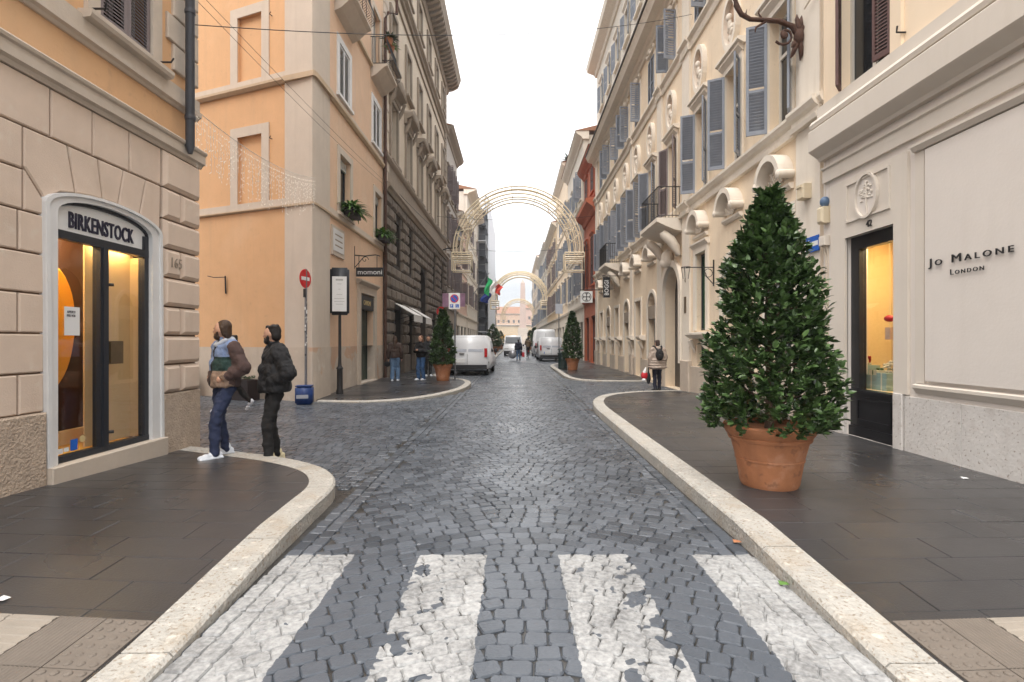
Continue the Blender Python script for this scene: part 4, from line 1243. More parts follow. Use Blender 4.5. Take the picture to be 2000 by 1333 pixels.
while z < 7.5:
    h = 0.475 if r % 3 else 0.50
    u = c0 + (0.0 if r % 2 else -0.45)
    while u < c1:
        L = 0.92 * rnd.uniform(0.93, 1.07)
        segs = [(max(u, c0), min(u + L, c1))]
        for o in gops:
            if z + h > o[2] + 0.02 and z < o[3] + o[4] - 0.02:
                ns = []
                for (a, b_) in segs:
                    if b_ <= o[0] - 0.02 or a >= o[1] + 0.02: ns.append((a, b_)); continue
                    if a < o[0] - 0.12: ns.append((a, o[0]))
                    if b_ > o[1] + 0.12: ns.append((o[1], b_))
                segs = ns
        for (a, b_) in segs:
            if b_ - a > 0.12 and nblk < 298:
                MB(fc).block(a + 0.02, b_ - 0.02, -0.03, 0.15 + rnd.uniform(-0.02, 0.02), z + 0.02, z + h - 0.02, 0.085).build('stone_block', 'grey_stone', cw)
                nblk += 1
        u += L
    z += h; r += 1
MB(fc).block(c0, 22.28, -0.02, 0.2, -0.1, 0.95, 0.03).build('plinth', 'grey_stone', C)
for (a, b_) in ((23.92, 25.28), (26.52, 28.38), (30.62, 32.58), (34.22, 36.28), (37.82, 39.5)): MB(fc).block(a, b_, -0.02, 0.2, -0.1, 0.95, 0.03).build('plinth', 'grey_stone', C)
for k, o in enumerate(gops):
    if k == 2:
        q = MB(fc); q.box(28.4, 30.6, -0.36, -0.32, 0.0, 5.7); q.build('portal_door', 'shutter_brown', C)
        continue
    if k < 5:
        w = window(fc, C, o[0] + 0.02, o[1] - 0.02, o[2], o[3], -0.3, 'dark_frame', 'pane_dark')
    else:
        w = window(fc, C, o[0], o[1], o[2], o[3], -0.25, 'shutter_brown', 'pane_dark')
run(fc, 'string_course', 'grey_trim', C, c0, c1 + 0.1, [(-0.1, 7.72), (0.16, 7.72), (0.22, 7.85), (0.30, 7.92), (0.30, 8.02), (0.16, 8.08), (-0.1, 8.1)])
pn = [21.9 + 3.1 * k for k in range(6)]
ops2 = []
for u in pn: ops2 += [(u, u + 1.15, 9.35, 11.9), (u + 0.05, u + 1.1, 13.6, 15.8), (u + 0.05, u + 1.1, 18.5, 20.3)]
wall(fc, 'upper_wall', 'palazzo_wall', C, c0, c1, 8.08, 21.6, ops2, 0.4)
run(fc, 'apron_band', 'grey_trim', C, c0, c1, [(-0.02, 8.11), (0.06, 8.11), (0.06, 9.0), (0.14, 9.05), (0.2, 9.15), (0.2, 9.24), (-0.02, 9.27)])
run(fc, 'string_course', 'grey_trim', C, c0, c1 + 0.1, [(-0.1, 17.4), (0.12, 17.4), (0.16, 17.5), (0.30, 17.6), (0.30, 17.75), (0.1, 17.8), (-0.1, 17.8)])
run(fc, 'string_course', 'grey_trim', C, c0, c1, [(-0.05, 16.7), (0.08, 16.72), (0.08, 16.82), (-0.05, 16.84)])
for u in pn:
    for (a, b_, c, d, kind) in ((u, u + 1.15, 9.35, 11.9, 0), (u + 0.05, u + 1.1, 13.6, 15.8, 1), (u + 0.05, u + 1.1, 18.5, 20.3, 2)):
        w = window(fc, C, a, b_, c, d, -0.28, 'shutter_brown', 'pane_dark', transom=c + (d - c) * 0.68)
        surround(fc, w, a, b_, c, d, 0.2, 0.09, 'grey_trim', 'window_surround', sill=0.12)
        if kind == 0:
            q = MB(fc)
            q.prism([(0, d + 0.2), (0.12, d + 0.22), (0.14, d + 0.42), (0.40, d + 0.55), (0.44, d + 0.68), (0, d + 0.70)], a - 0.35, b_ + 0.35)
            q.extr([(a - 0.35, d + 0.70), (b_ + 0.35, d + 0.70), ((a + b_) / 2, d + 1.02)] if pn.index(u) % 2 == 0 else [(a - 0.35, d + 0.7)] + arc((a + b_) / 2, d + 0.7, (b_ - a) / 2 + 0.35, 0.32, 180, 0, 10)[1:-1] + [(b_ + 0.35, d + 0.7)], 0.0, 0.42)
            q.build('pediment', 'grey_trim', w)
            for uu in (a - 0.22, b_ + 0.22):
                q = MB(fc); q.tube([(uu, 0.05, d - 0.25), (uu, 0.14, d - 0.05), (uu, 0.24, d + 0.15), (uu, 0.32, d + 0.42)], [0.06, 0.09, 0.09, 0.1], 8); q.build('console', 'grey_trim', w, auto=50)
# deep cornice with brackets
run(fc, 'cornice', 'grey_trim', C, c0, c1 + 0.9, [(-0.4, 21.0), (0.1, 21.0), (0.18, 21.2), (0.22, 21.45), (0.95, 21.62), (1.0, 21.8), (1.12, 22.1), (1.12, 22.2), (-0.4, 22.3)])
k = 0; u = c0 + 0.2
while u < c1 + 0.8:
    q = MB(fc); q.prism([(0.2, 21.22), (0.5, 21.28), (0.88, 21.48), (0.93, 21.60), (0.2, 21.44)], u, u + 0.22); q.build('bracket', 'grey_trim', C); u += 0.52
z = 8.2; r = 0
while z < 20.9:
    L = 0.75 if r % 2 else 0.5
    MB(fc).block(c0 + 0.02, c0 + L, -0.01, 0.07, z + 0.02, z + 0.4, 0.02).build('quoin', 'pale_render', C)
    MB(fc).block(c1 - L, c1, -0.01, 0.12, z + 0.02, z + 0.4, 0.03).build('quoin', 'grey_trim', C)
    z += 0.42; r += 1
for (a, b_, lb) in ((22.1, 24.1, 'white shop awning over the first doorway of the grey palace'), (25.1, 26.8, 'white shop awning next to the arched gate of the grey palace')):
    t = empty('awning', fc(a, 0.1, 3.2), 0, lb, 'awning')
    q = MB(fc); q.add([(a, 0.16, 3.25), (b_, 0.16, 3.25), (b_, 1.0, 2.75), (a, 1.0, 2.75), (a, 0.16, 3.22), (b_, 0.16, 3.22), (b_, 1.0, 2.72), (a, 1.0, 2.72)], [(0, 1, 2, 3), (7, 6, 5, 4), (0, 3, 7, 4), (1, 5, 6, 2), (3, 2, 6, 7)])
    q.build('cloth', 'awning_white', t)
    q = MB(fc); q.box(a, b_, 0.98, 0.995, 2.45, 2.72); q.build('valance', 'awning_white', t)
    q = MB(fc)
    for uu in (a + 0.05, b_ - 0.05): q.tube([(uu, 0.15, 2.5), (uu, 0.97, 2.73)], 0.015, 6)
    q.build('arm', 'iron', t, auto=50)
# ================================================================ RIGHT SIDE
XD = 5.2
fd = FR(XD)
Dr = empty('perfume_shop_building', (XD, 6.5, 0.1), 0, 'greige shop building with panelled wall and pale stone plinth lettered JO MALONE LONDON', 'building')
WJ = (6.97, 7.99, 0.15, 3.2)
q = MB(); q.box(XD + 1.2, 15, 0.6, 8.6, -0.1, 17); q.box(XD + 0.32, XD + 1.2, 0.6, 6.7, -0.1, 17); q.box(XD + 0.32, XD + 1.2, 8.56, 8.6, -0.1, 17); q.box(XD + 0.32, XD + 1.2, 6.7, 8.56, 3.4, 17)
q.build('building_core', 'greige', Dr)
wall(fd, 'ground_wall', 'greige', Dr, 0.6, 8.6, -0.1, 5.3, [WJ], 0.32)
UW = (7.02, 8.12, 5.52, 8.2)
wall(fd, 'upper_wall', 'butter', Dr, 0.6, 8.6, 5.3, 17, [UW, (4.4, 5.5, 5.52, 8.2), (1.8, 2.9, 5.52, 8.2)], 0.32)
# plinth slabs of pale travertine
u = 6.78; k = 0
for (a, b_) in ((5.92, 6.78), (4.9, 5.92), (3.7, 4.9), (2.4, 3.7), (0.6, 2.4)):
    MB(fd).block(a + 0.002, b_ - 0.002, -0.02, 0.035, -0.05, 0.872, 0.004).build('plinth_slab', 'travertine_pale', Dr)
MB(fd).block(6.80, 6.965, -0.02, 0.055, -0.05, 0.895, 0.006).build('plinth_slab', 'travertine_pale', Dr)
MB(fd).block(7.995, 8.3, -0.02, 0.055, -0.05, 0.895, 0.006).build('plinth_slab', 'travertine_pale', Dr)
# pilaster strips and large raised panel
q = MB(fd); q.box(6.72, 6.97, -0.01, 0.04, 0.895, 4.1); q.box(7.99, 8.35, -0.01, 0.04, 0.895, 4.1); q.box(6.97, 7.99, -0.01, 0.04, 3.2, 4.1); q.build('pilaster', 'greige_trim', Dr)
pa, pb = 0.9, 6.42
q = MB(fd); q.box(pa, pb, -0.01, 0.05, 1.10, 4.0); q.build('raised_panel', 'greige', Dr)
for (z0, z1_, n1) in ((1.02, 1.06, 0.05), ):
    q = MB(fd); q.prism([(-0.01, 0.93), (0.02, 0.93), (0.07, 1.0), (0.07, 1.035), (0.03, 1.05), (-0.01, 1.06)], pa, 6.6); q.build('panel_moulding', 'greige_trim', Dr)
q = MB(fd); q.prism([(-0.01, 4.02), (0.06, 4.02), (0.10, 4.08), (0.10, 4.11), (-0.01, 4.13)], pa, 6.6); q.build('panel_moulding', 'greige_trim', Dr)
q = MB(fd); q.box(6.46, 6.6, -0.01, 0.03, 1.06, 4.02); q.build('panel_moulding', 'greige_trim', Dr)
# entablature
run(fd, 'architrave', 'greige_trim', Dr, 0.6, 8.55, [(-0.02, 4.22), (0.05, 4.22), (0.05, 4.42), (0.08, 4.44), (0.08, 4.47), (-0.02, 4.47)])
run(fd, 'cornice', 'greige_trim', Dr, 0.6, 8.6, [(-0.02, 4.60), (0.08, 4.60), (0.11, 4.65), (0.24, 4.74), (0.26, 4.76), (0.26, 5.08), (0.24, 5.10), (-0.02, 5.12)])
run(fd, 'string_course', 'greige_trim', Dr, 0.6, 8.62, [(-0.02, 5.14), (0.22, 5.14), (0.235, 5.2), (0.20, 5.26), (0.14, 5.30), (0.10, 5.32), (0.10, 5.50), (-0.02, 5.52)])
for (a, b_) in ((7.02, 8.12), (4.4, 5.5), (1.8, 2.9)):
    w = window(fd, Dr, a, b_, 5.52, 8.2, -0.16, 'frame_white', 'pane_dark', leaves=2)
    surround(fd, w, a, b_, 5.52, 8.2, 0.2, 0.05, 'butter', 'window_surround')
    q = MB(fd); q.box(a + 0.08, a + 0.3, -0.21, -0.19, 5.6, 8.1); q.build('curtain', 'curtain', w)
    shutter(fd, w, a, 1, 0.03, 5.56, 8.18, 0.27, 14, 'shutter_brown', 0.05)
    shutter(fd, w, b_, -1, 0.03, 5.56, 8.18, 0.26, 42, 'shutter_brown', 0.05)
    MB(fd).tube([(a - 0.22, 0.0, 5.7), (a - 0.22, 0.12, 5.7), (a - 0.26, 0.14, 5.76)], 0.012, 6).build('shutter_catch', 'iron', w)
# oval relief over the shop window
om = empty('relief_medallion', fd(7.48, 0.05, 3.72), 0, 'oval plaster relief of a flowering branch over house number 42', 'relief')
q = MB(fd); q.strip([(7.02, 3.42), (7.02, 4.02), (7.94, 4.02), (7.94, 3.42), (7.02, 3.42)], [(7.05, 3.45), (7.05, 3.99), (7.91, 3.99), (7.91, 3.45), (7.05, 3.45)], 0.03, 0.065); q.build('panel_frame', 'greige_trim', om)
q = MB(fd); q.strip(arc(7.48, 3.73, 0.25, 0.335, 0, 360, 28), arc(7.48, 3.73, 0.215, 0.30, 0, 360, 28), 0.03, 0.085); q.build('oval_frame', 'greige_trim', om)
q = MB(fd); q.extr(arc(7.48, 3.73, 0.214, 0.299, 0, 355, 28), 0.03, 0.05); q.build('oval_field', 'greige', om)
q = MB(fd)
q.tube([(7.46, 0.055, 3.46), (7.48, 0.06, 3.62), (7.47, 0.06, 3.80), (7.49, 0.055, 3.95)], 0.012, 6)
for i in range(36):
    a = rnd.uniform(0, 6.28); rr = rnd.uniform(0.03, 0.9)
    cu_, cz_ = 7.48 + 0.17 * rr * math.cos(a), 3.76 + 0.2 * rr * math.sin(a)
    q.ell((cu_, 0.055, cz_), (rnd.uniform(0.015, 0.03), 0.014, rnd.uniform(0.012, 0.024)), 8, 5)
q.build('floral_relief', 'greige_trim', om, auto=60)
put_text('house_number', '42', 0.095, 0.12, fd(7.43, 0.05, 3.31), (0, -1, 0), (-1, 0, 0), 'sign_black', Dr, 0.0, 0.006)
put_text('lettering', 'Jo Malone', 0.125, 1.08, fd(5.80, 0.068, 2.55), (0, -1, 0), (-1, 0, 0), 'sign_black', Dr, 0.0, 0.006, space=1.35, caps=True)
put_text('lettering', 'London', 0.065, 0.43, fd(5.81, 0.066, 2.41), (0, -1, 0), (-1, 0, 0), 'sign_black', Dr, 0.0, 0.004, space=1.3, caps=True)
# shop window
sw = empty('shop_window', fd(7.48, 0, 0.15), 0, 'tall black framed shop window glowing yellow under number 42', 'shop window')
q = MB(fd); n0 = -0.12
q.box(6.97, 7.06, n0 - 0.05, n0 + 0.06, 0.86, 3.16); q.box(7.80, 7.99, n0 - 0.05, n0 + 0.06, 0.86, 3.16); q.box(6.97, 7.99, n0 - 0.049, n0 + 0.061, 3.0, 3.198)
q.build('frame', 'black_gloss', sw)
q = MB(fd); q.box(6.97, 7.99, n0 - 0.05, n0 + 0.07, 0.15, 0.82); q.box(6.97, 7.99, n0 - 0.05, n0 + 0.12, 0.82, 0.86); q.box(6.97, 7.99, n0 - 0.05, n0 + 0.10, 0.13, 0.30)
pnl = q.build('stall_board', 'black_gloss', sw)
q = MB(fd); q.strip([(7.12, 0.38), (7.12, 0.74), (7.84, 0.74), (7.84, 0.38), (7.12, 0.38)], [(7.16, 0.42), (7.16, 0.70), (7.80, 0.70), (7.80, 0.42), (7.16, 0.42)], n0 + 0.068, n0 + 0.085); q.build('panel_bead', 'black_gloss', pnl)
MB(fd).box(7.061, 7.799, n0 - 0.006, n0 + 0.002, 0.861, 2.999).build('pane', 'shop_glass', sw)
q = MB(fd)
q.add([(6.6, -1.1, 0.8), (8.55, -1.1, 0.8), (8.55, -1.1, 3.3), (6.6, -1.1, 3.3)], [(0, 1, 2, 3)])
q.add([(8.55, -1.1, 0.8), (8.55, -0.2, 0.8), (8.55, -0.2, 3.3), (8.55, -1.1, 3.3)], [(0, 1, 2, 3)])
q.add([(6.6, -1.1, 0.8), (6.6, -0.2, 0.8), (6.6, -0.2, 3.3), (6.6, -1.1, 3.3)], [(0, 1, 2, 3)])
q.add([(6.6, -1.1, 3.25), (8.55, -1.1, 3.25), (8.55, -0.2, 3.25), (6.6, -0.2, 3.25)], [(0, 1, 2, 3)])
q.build('display_walls', 'shop_cream', sw, fix=False)
MB(fd).box(6.62, 8.53, -1.08, -0.2, 0.80, 0.86).build('display_shelf', 'shop_cream', sw)
q = MB(fd); q.box(6.9, 8.0, -0.7, -0.3, 3.19, 3.22); q.build('ceiling_lamp', 'lamp_warm_soft', sw)
gifts = [(7.56, 7.80, 0.86, 1.22, -0.42, 'gift_mint', 'tall mint gift box with dark bow in the yellow shop window'), (7.30, 7.54, 0.86, 1.08, -0.40, 'gift_mint', 'low mint gift box in the yellow shop window'),
         (7.33, 7.50, 1.081, 1.15, -0.42, 'gift_cream', 'cream gift box on the low mint box in the yellow window'), (7.07, 7.28, 0.86, 1.12, -0.38, 'gift_mint', 'mint gift box under white flowers in the yellow window'),
         (7.14, 7.38, 0.86, 1.45, -0.75, 'gift_green', 'dark green gift box standing behind the mint boxes')]
for (a, b_, c, d, nn, mm, lb) in gifts:
    a += 0.45; b_ += 0.45
    t = empty('gift_box', fd((a + b_) / 2, nn, c), 0, lb, 'gift box')
    MB(fd).box(a, b_, nn - 0.11, nn + 0.11, c + 0.001, d).build('box', mm, t)
    q = MB(fd); q.box((a + b_) / 2 - 0.012, (a + b_) / 2 + 0.012, nn - 0.112, nn + 0.112, c + 0.001, d + 0.002)
    for s_ in (-1, 1): q.ell(((a + b_) / 2 + s_ * 0.04, nn, d + 0.02), (0.04, 0.02, 0.02), 8, 5)
    q.build('ribbon', 'gift_cream' if mm != 'gift_cream' else 'gift_green', t, auto=50)
t = empty('hanging_ornament', fd(7.5, -0.3, 1.7), 0, 'small red hanging ornament in the yellow shop window', 'ornament')
q = MB(fd); q.ell((7.5, -0.3, 1.93), (0.09, 0.06, 0.05), 12, 6); q.build('shade', 'bag_red', t, auto=50)
q = MB(fd); q.box(7.45, 7.55, -0.33, -0.27, 1.62, 1.80); q.build('tag', 'scoop', t)
q = MB(fd); q.tube([(7.5, -0.3, 1.8), (7.5, -0.3, 3.2)], 0.003, 5); q.build('string', 'gift_cream', t)
t = empty('flower_bunch', fd(7.62, -0.38, 1.13), 0, 'bunch of white flowers on a mint box in the yellow window', 'flowers')
q = MB(fd)
for i in range(26): q.ell((7.62 + rnd.uniform(-0.1, 0.1), -0.38 + rnd.uniform(-0.06, 0.06), 1.17 + rnd.uniform(0, 0.13)), (0.022, 0.022, 0.018), 7, 5)
q.build('blooms', 'gift_cream', t, auto=60)
t = empty('red_sprig', fd(8.13, -0.44, 1.26), 0, 'small red sprig on the tall mint gift box', 'ornament')
q = MB(fd)
for i in range(7):
    a = rnd.uniform(-0.9, 0.9); q.tube([(8.13, -0.44, 1.225), (8.13 + 0.05 * math.sin(a), -0.44, 1.30), (8.13 + 0.07 * math.sin(a), -0.42, 1.36)], [0.004, 0.006, 0.012], 5)
q.build('sprig', 'bag_red', t, auto=60)

# ---------------------------------------------------------------- cream baroque palace
XE = 5.3
fe = FR(XE)
E = empty('cream_palace', (XE, 20, 0), 0, 'cream baroque palace with blue louvred shutters, oval niches and shell hoods', 'palace')
e0, e1 = 8.6, 33.0
bays = [10.2, 12.35, 14.45, 17.07, 19.6, 21.8, 24.0, 26.3, 28.6, 30.9]
q = MB(); q.box(XE + 0.42, 15, e0, e1, -0.1, 13.5); q.build('building_core', 'void', E)
og, ou, ot = [], [], []
for k, u in enumerate(bays):
    if k == 3: og.append((16.2, 17.94, 0.02, 3.2, 0.87))
    elif k == 0: og.append((u - 0.5, u + 0.5, 0.9, 4.1, 0))
    elif k == 1: og.append((u - 0.62, u + 0.62, 0.12, 3.05, 0.62))
    elif k == 2: og += [(u - 0.4, u + 0.4, 1.9, 4.1, 0), (u - 0.38, u + 0.38, 0.95, 1.62, 0)]
    elif k in (4, 6, 8): og.append((u - 0.55, u + 0.55, 0.12, 2.9, 0.55))
    else: og.append((u - 0.5, u + 0.5, 0.12, 3.3, 0))
    ou.append((u - 0.42, u + 0.42, 5.86, 8.2, 0))
    ot.append((u - 0.40, u + 0.40, 10.72, 12.4, 0))
ew = wall(fe, 'ground_wall', 'cream', E, e0, e1, -0.1, 5.42, og, 0.4)
wall(fe, 'upper_wall', 'cream', E, e0, e1, 5.42, 13.5, ou + ot, 0.4)
# pilasters: near end, both sides of the gateway bay, far end
for (a, b_) in ((8.75, 9.5), (15.3, 15.95), (18.2, 18.75), (22.7, 23.1), (32.3, 33.0)):
    q = MB(fe)
    q.box(a, b_, -0.01, 0.07, 1.0, 5.42); q.box(a, b_, -0.01, 0.07, 5.85, 10.35); q.box(a, b_, -0.01, 0.07, 10.7, 12.9)
    q.build('pilaster', 'cream_trim', E)
    MB(fe).block(a - 0.05, b_ + 0.05, -0.01, 0.12, -0.1, 1.0, 0.012).build('pilaster_base', 'travertine', E)
for (z0, prof) in ((5.42, [(-0.02, 5.42), (0.10, 5.42), (0.12, 5.50), (0.06, 5.53), (0.06, 5.62), (0.12, 5.66), (0.17, 5.74), (0.17, 5.80), (-0.02, 5.84)]),
                   (10.3, [(-0.02, 10.3), (0.05, 10.3), (0.08, 10.42), (0.06, 10.44), (0.06, 10.52), (0.15, 10.6), (0.15, 10.67), (-0.02, 10.69)])):
    cuts = [(e0, 8.7, 0), (8.7, 9.55, .07), (9.55, 15.25, 0), (15.25, 16.0, .07), (16.0, 18.15, 0), (18.15, 18.8, .07), (18.8, 22.65, 0), (22.65, 23.15, .07), (23.15, 32.25, 0), (32.25, e1, .07)]
    for (a, b_, o_) in cuts:
        run(fe, 'string_course', 'cream_trim', E, a, b_, [(p[0] + (o_ if p[0] > 0 else 0), p[1]) for p in prof])
run(fe, 'cornice', 'cream_trim', E, e0, e1 + 0.3, [(-0.3, 12.85), (0.08, 12.85), (0.12, 12.95), (0.2, 13.0), (0.24, 13.12), (0.5, 13.2), (0.55, 13.32), (0.62, 13.45), (0.62, 13.52), (-0.3, 13.6)])
run(fe, 'roof_edge', 'roof_dark', E, e0, e1 + 0.32, [(-0.3, 13.61), (0.68, 13.53), (0.68, 13.60), (-0.3, 13.72)])
# base wall dado
cuts = sorted([o for o in og if o[2] < 0.5], key=lambda o: o[0]); u = e0
for o in cuts + [(e1, e1, 0, 0, 0)]:
    if o[0] - u > 0.3 and not (o[0] - u > 30):
        a = u + (0.0)
        for (x0, x1) in ((a, o[0]),):
            MB(fe).block(x0 + 0.01, x1 - 0.01, -0.02, 0.05, -0.1, 0.86, 0.01).build('plinth', 'travertine', E)
    u = o[1]
def shell_hood(u, parent, s=1.0):
    """round-headed hood with scrolls over an opening"""
    h = empty('x') if False else None
    q = MB(fe)
    zc = 4.72
    q.strip(arc(u, zc, 0.52 * s, 0.56 * s, 172, 8, 18), arc(u, zc, 0.40 * s, 0.44 * s, 172, 8, 18), -0.01, 0.30)
    o = q.build('shell_hood', 'cream_trim', parent)
    q = MB(fe)
    for rr in (0.36, 0.28, 0.2, 0.12):
        q.tube([(p[0], 0.03 + 0.02, p[1]) for p in arc(u, zc - 0.08, rr * s, rr * 1.1 * s, 170, 10, 12)], 0.02, 5)
    for a in range(20, 170, 25): q.tube([(u, 0.04, zc - 0.06), (u + 0.36 * s * math.cos(R(a)), 0.06, zc + 0.38 * s * math.sin(R(a)))], [0.012, 0.026], 5)
    q.build('shell_ribs', 'cream_trim', o, auto=60)
    for sg_ in (-1, 1):
        q = MB(lambda a, b_, c: fe(a, c, b_))
        q.lathe([(0.085 * s, 0.0), (0.085 * s, 0.30), (0.05, 0.32), (0.02, 0.33)], (u + sg_ * 0.47 * s, zc + 0.06, 0), 12)
        q.build('scroll', 'cream_trim', o, auto=50)
    q = MB(fe); q.prism([(-0.01, zc - 0.22), (0.05, zc - 0.22), (0.1, zc - 0.16), (0.1, zc - 0.12), (-0.01, zc - 0.1)], u - 0.5 * s, u + 0.5 * s); q.build('ledge', 'cream_trim', o)
for k, u in enumerate(bays):
    if k != 3 and not (k == 7): shell_hood(u, E, 1.0)
    # piano nobile window with open shutters
    w = window(fe, E, u - 0.42, u + 0.42, 5.88, 8.2, -0.22, 'frame_white', 'pane_dark', transom=7.4, b=0.07)
    surround(fe, w, u - 0.42, u + 0.42, 5.86, 8.2, 0.12, 0.05, 'cream_trim', 'window_surround', head=0.1)
    m1 = 'shutter_taupe' if k == 3 else 'shutter_blue'
    pt = 0.065 if k < 4 else 0.09
    an = [(113, 150), (116, 142), (112, 148), (150, 150), (120, 150), (108, 125), (118, 110), (130, 100), (112, 118), (120, 110)][k]
    shutter(fe, w, u + 0.42, -1, 0.05, 5.90, 8.18, 0.40, an[0], m1, pt)
    shutter(fe, w, u - 0.42, 1, 0.05, 5.90, 8.18, 0.40, an[1], m1, pt)
    # oval niche with bust
    ni = MB(fe)
    oc = arc(u, 9.28, 0.42, 0.66, 0, 360, 28)
    ni.strip(oc, arc(u, 9.28, 0.31, 0.53, 0, 360, 28), -0.01, 0.13)
    nio = ni.build('oval_niche', 'cream_trim', E)
    q = MB(fe); q.extr(arc(u, 9.28, 0.308, 0.528, 0, 350, 28), -0.0, 0.012); q.build('niche_back', 'scoop', nio)
    q = MB(fe); q.ell((u, 0.11, 9.40), (0.075, 0.08, 0.10), 10, 8); q.ell((u, 0.06, 9.14), (0.19, 0.07, 0.10), 10, 8); q.cap((u, 0.08, 9.15), 0.07, (u, 0.1, 9.36), 0.045); q.cap((u - 0.1, 0.07, 9.05), 0.06, (u + 0.06, 0.07, 8.92), 0.05); q.cap((u, 0.05, 8.95), 0.08, (u, 0.05, 8.82), 0.05)
    q.build('bust', 'cream_trim', nio, auto=70)
    q = MB(fe); q.prism([(-0.01, 8.44), (0.06, 8.44), (0.2, 8.52), (0.2, 8.58), (-0.01, 8.6)], u - 0.66, u + 0.66); q.build('window_head', 'cream_trim', nio)
    # top floor
    w = window(fe, E, u - 0.40, u + 0.40, 10.74, 12.4, -0.22, 'frame_white', 'pane_dark', b=0.07)
    surround(fe, w, u - 0.40, u + 0.40, 10.72, 12.4, 0.10, 0.04, 'cream_trim', 'window_surround', sill=0.08)
    if k in (0, 2, 4, 5, 7, 9):
        a1, a2 = (3, 3) if k in (4, 9) else (8, 95)
    else: a1, a2 = (100, 100)
    if k == 3: a1, a2 = 95, 100
    shutter(fe, w, u + 0.40, -1, 0.05, 10.76, 12.38, 0.40, a1, 'shutter_blue', 0.08)
    shutter(fe, w, u - 0.40, 1, 0.05, 10.76, 12.38, 0.40, a2, 'shutter_blue', 0.08)
    q = MB(fe)
    q.tube([(u - 0.45 + 0.9 * i / 12, 0.08, 12.68 - 0.13 * math.sin(math.pi * i / 12)) for i in range(13)], [0.03 + 0.03 * math.sin(math.pi * i / 12) for i in range(13)], 7)
    q.ell((u, 0.1, 12.66), (0.11, 0.09, 0.12), 10, 6); q.ell((u - 0.45, 0.08, 12.66), (0.07, 0.06, 0.1), 8, 6); q.ell((u + 0.45, 0.08, 12.66), (0.07, 0.06, 0.1), 8, 6)
    q.build('garland', 'cream_trim', E, auto=60)
# ground openings
for k, u in enumerate(bays):
    if k == 3: continue
    if k == 0:
        w = window(fe, E, u - 0.5, u + 0.5, 0.9, 4.1, -0.2, 'dark_frame', 'pane_dark'); surround(fe, w, u - 0.5, u + 0.5, 0.9, 4.1, 0.14, 0.05, 'cream_trim', 'window_surround')
    elif k == 1:
        q = MB(fe); q.box(u - 0.62, u + 0.62, -0.36, -0.33, 0.0, 3.8); q.build('shop_door', 'curtain', E)
        q = MB(fe); q.strip([(u - 0.75, 0.9)] + arc(u, 3.05, 0.75, 0.75, 180, 0, 16) + [(u + 0.75, 0.9)], [(u - 0.62, 0.9)] + arc(u, 3.05, 0.62, 0.62, 180, 0, 16) + [(u + 0.62, 0.9)], -0.01, 0.06); q.build('arch_surround', 'cream_trim', E)
    elif k == 2:
        w = window(fe, E, u - 0.4, u + 0.4, 1.9, 4.1, -0.16, 'dark_frame', 'pane_green', leaves=1); surround(fe, w, u - 0.4, u + 0.4, 1.9, 4.1, 0.16, 0.06, 'cream_trim', 'window_surround', head=0.08)
        q = MB(fe); q.prism([(-0.01, 1.66), (0.14, 1.68), (0.26, 1.78), (0.26, 1.84), (-0.01, 1.86)], u - 0.7, u + 0.7); q.build('window_ledge', 'cream_trim', w)
        for s_ in (-1, 1):
            q = MB(fe); q.tube([(u + s_ * 0.5, 0.16, 1.62), (u + s_ * 0.5, 0.12, 1.5), (u + s_ * 0.5, 0.05, 1.38), (u + s_ * 0.5, 0.03, 1.25)], [0.08, 0.07, 0.05, 0.03], 8); q.build('console', 'cream_trim', w, auto=60)
        window(fe, E, u - 0.38, u + 0.38, 0.95, 1.62, -0.16, 'dark_frame', 'pane_green', leaves=1)
    elif k in (4, 6, 8):
        w = window(fe, E, u - 0.55, u + 0.55, 0.12, 2.9, -0.25, 'dark_frame', 'pane_dark', rise=0.55)
        q = MB(fe); q.strip([(u - 0.68, 0.9)] + arc(u, 2.9, 0.68, 0.68, 180, 0, 16) + [(u + 0.68, 0.9)], [(u - 0.55, 0.9)] + arc(u, 2.9, 0.55, 0.55, 180, 0, 16) + [(u + 0.55, 0.9)], -0.01, 0.06); q.build('arch_surround', 'cream_trim', w)
        q = MB(fe); q.box(u - 0.54, u + 0.54, -0.2, 0.03, 2.45, 2.95); q.build('shop_fascia', 'grey_trim', w)
    else:
        w = window(fe, E, u - 0.5, u + 0.5, 0.12, 3.3, -0.25, 'dark_frame', 'pane_dark'); surround(fe, w, u - 0.5, u + 0.5, 0.9, 3.3, 0.14, 0.05, 'cream_trim', 'window_surround')
        for s_ in (-1, 1):
            q = MB(fe); q.prism([(-0.01, 1.62), (0.2, 1.66), (0.28, 1.75), (0.28, 1.82), (-0.01, 1.84)], u + s_ * 0.9 - 0.3, u + s_ * 0.9 + 0.3); q.build('bracket_shelf', 'cream_trim', w)
            q = MB(fe); q.tube([(u + s_ * 0.9, 0.18, 1.6), (u + s_ * 0.9, 0.12, 1.45), (u + s_ * 0.9, 0.05, 1.3)], [0.1, 0.08, 0.05], 8); q.build('console', 'cream_trim', w, auto=60)
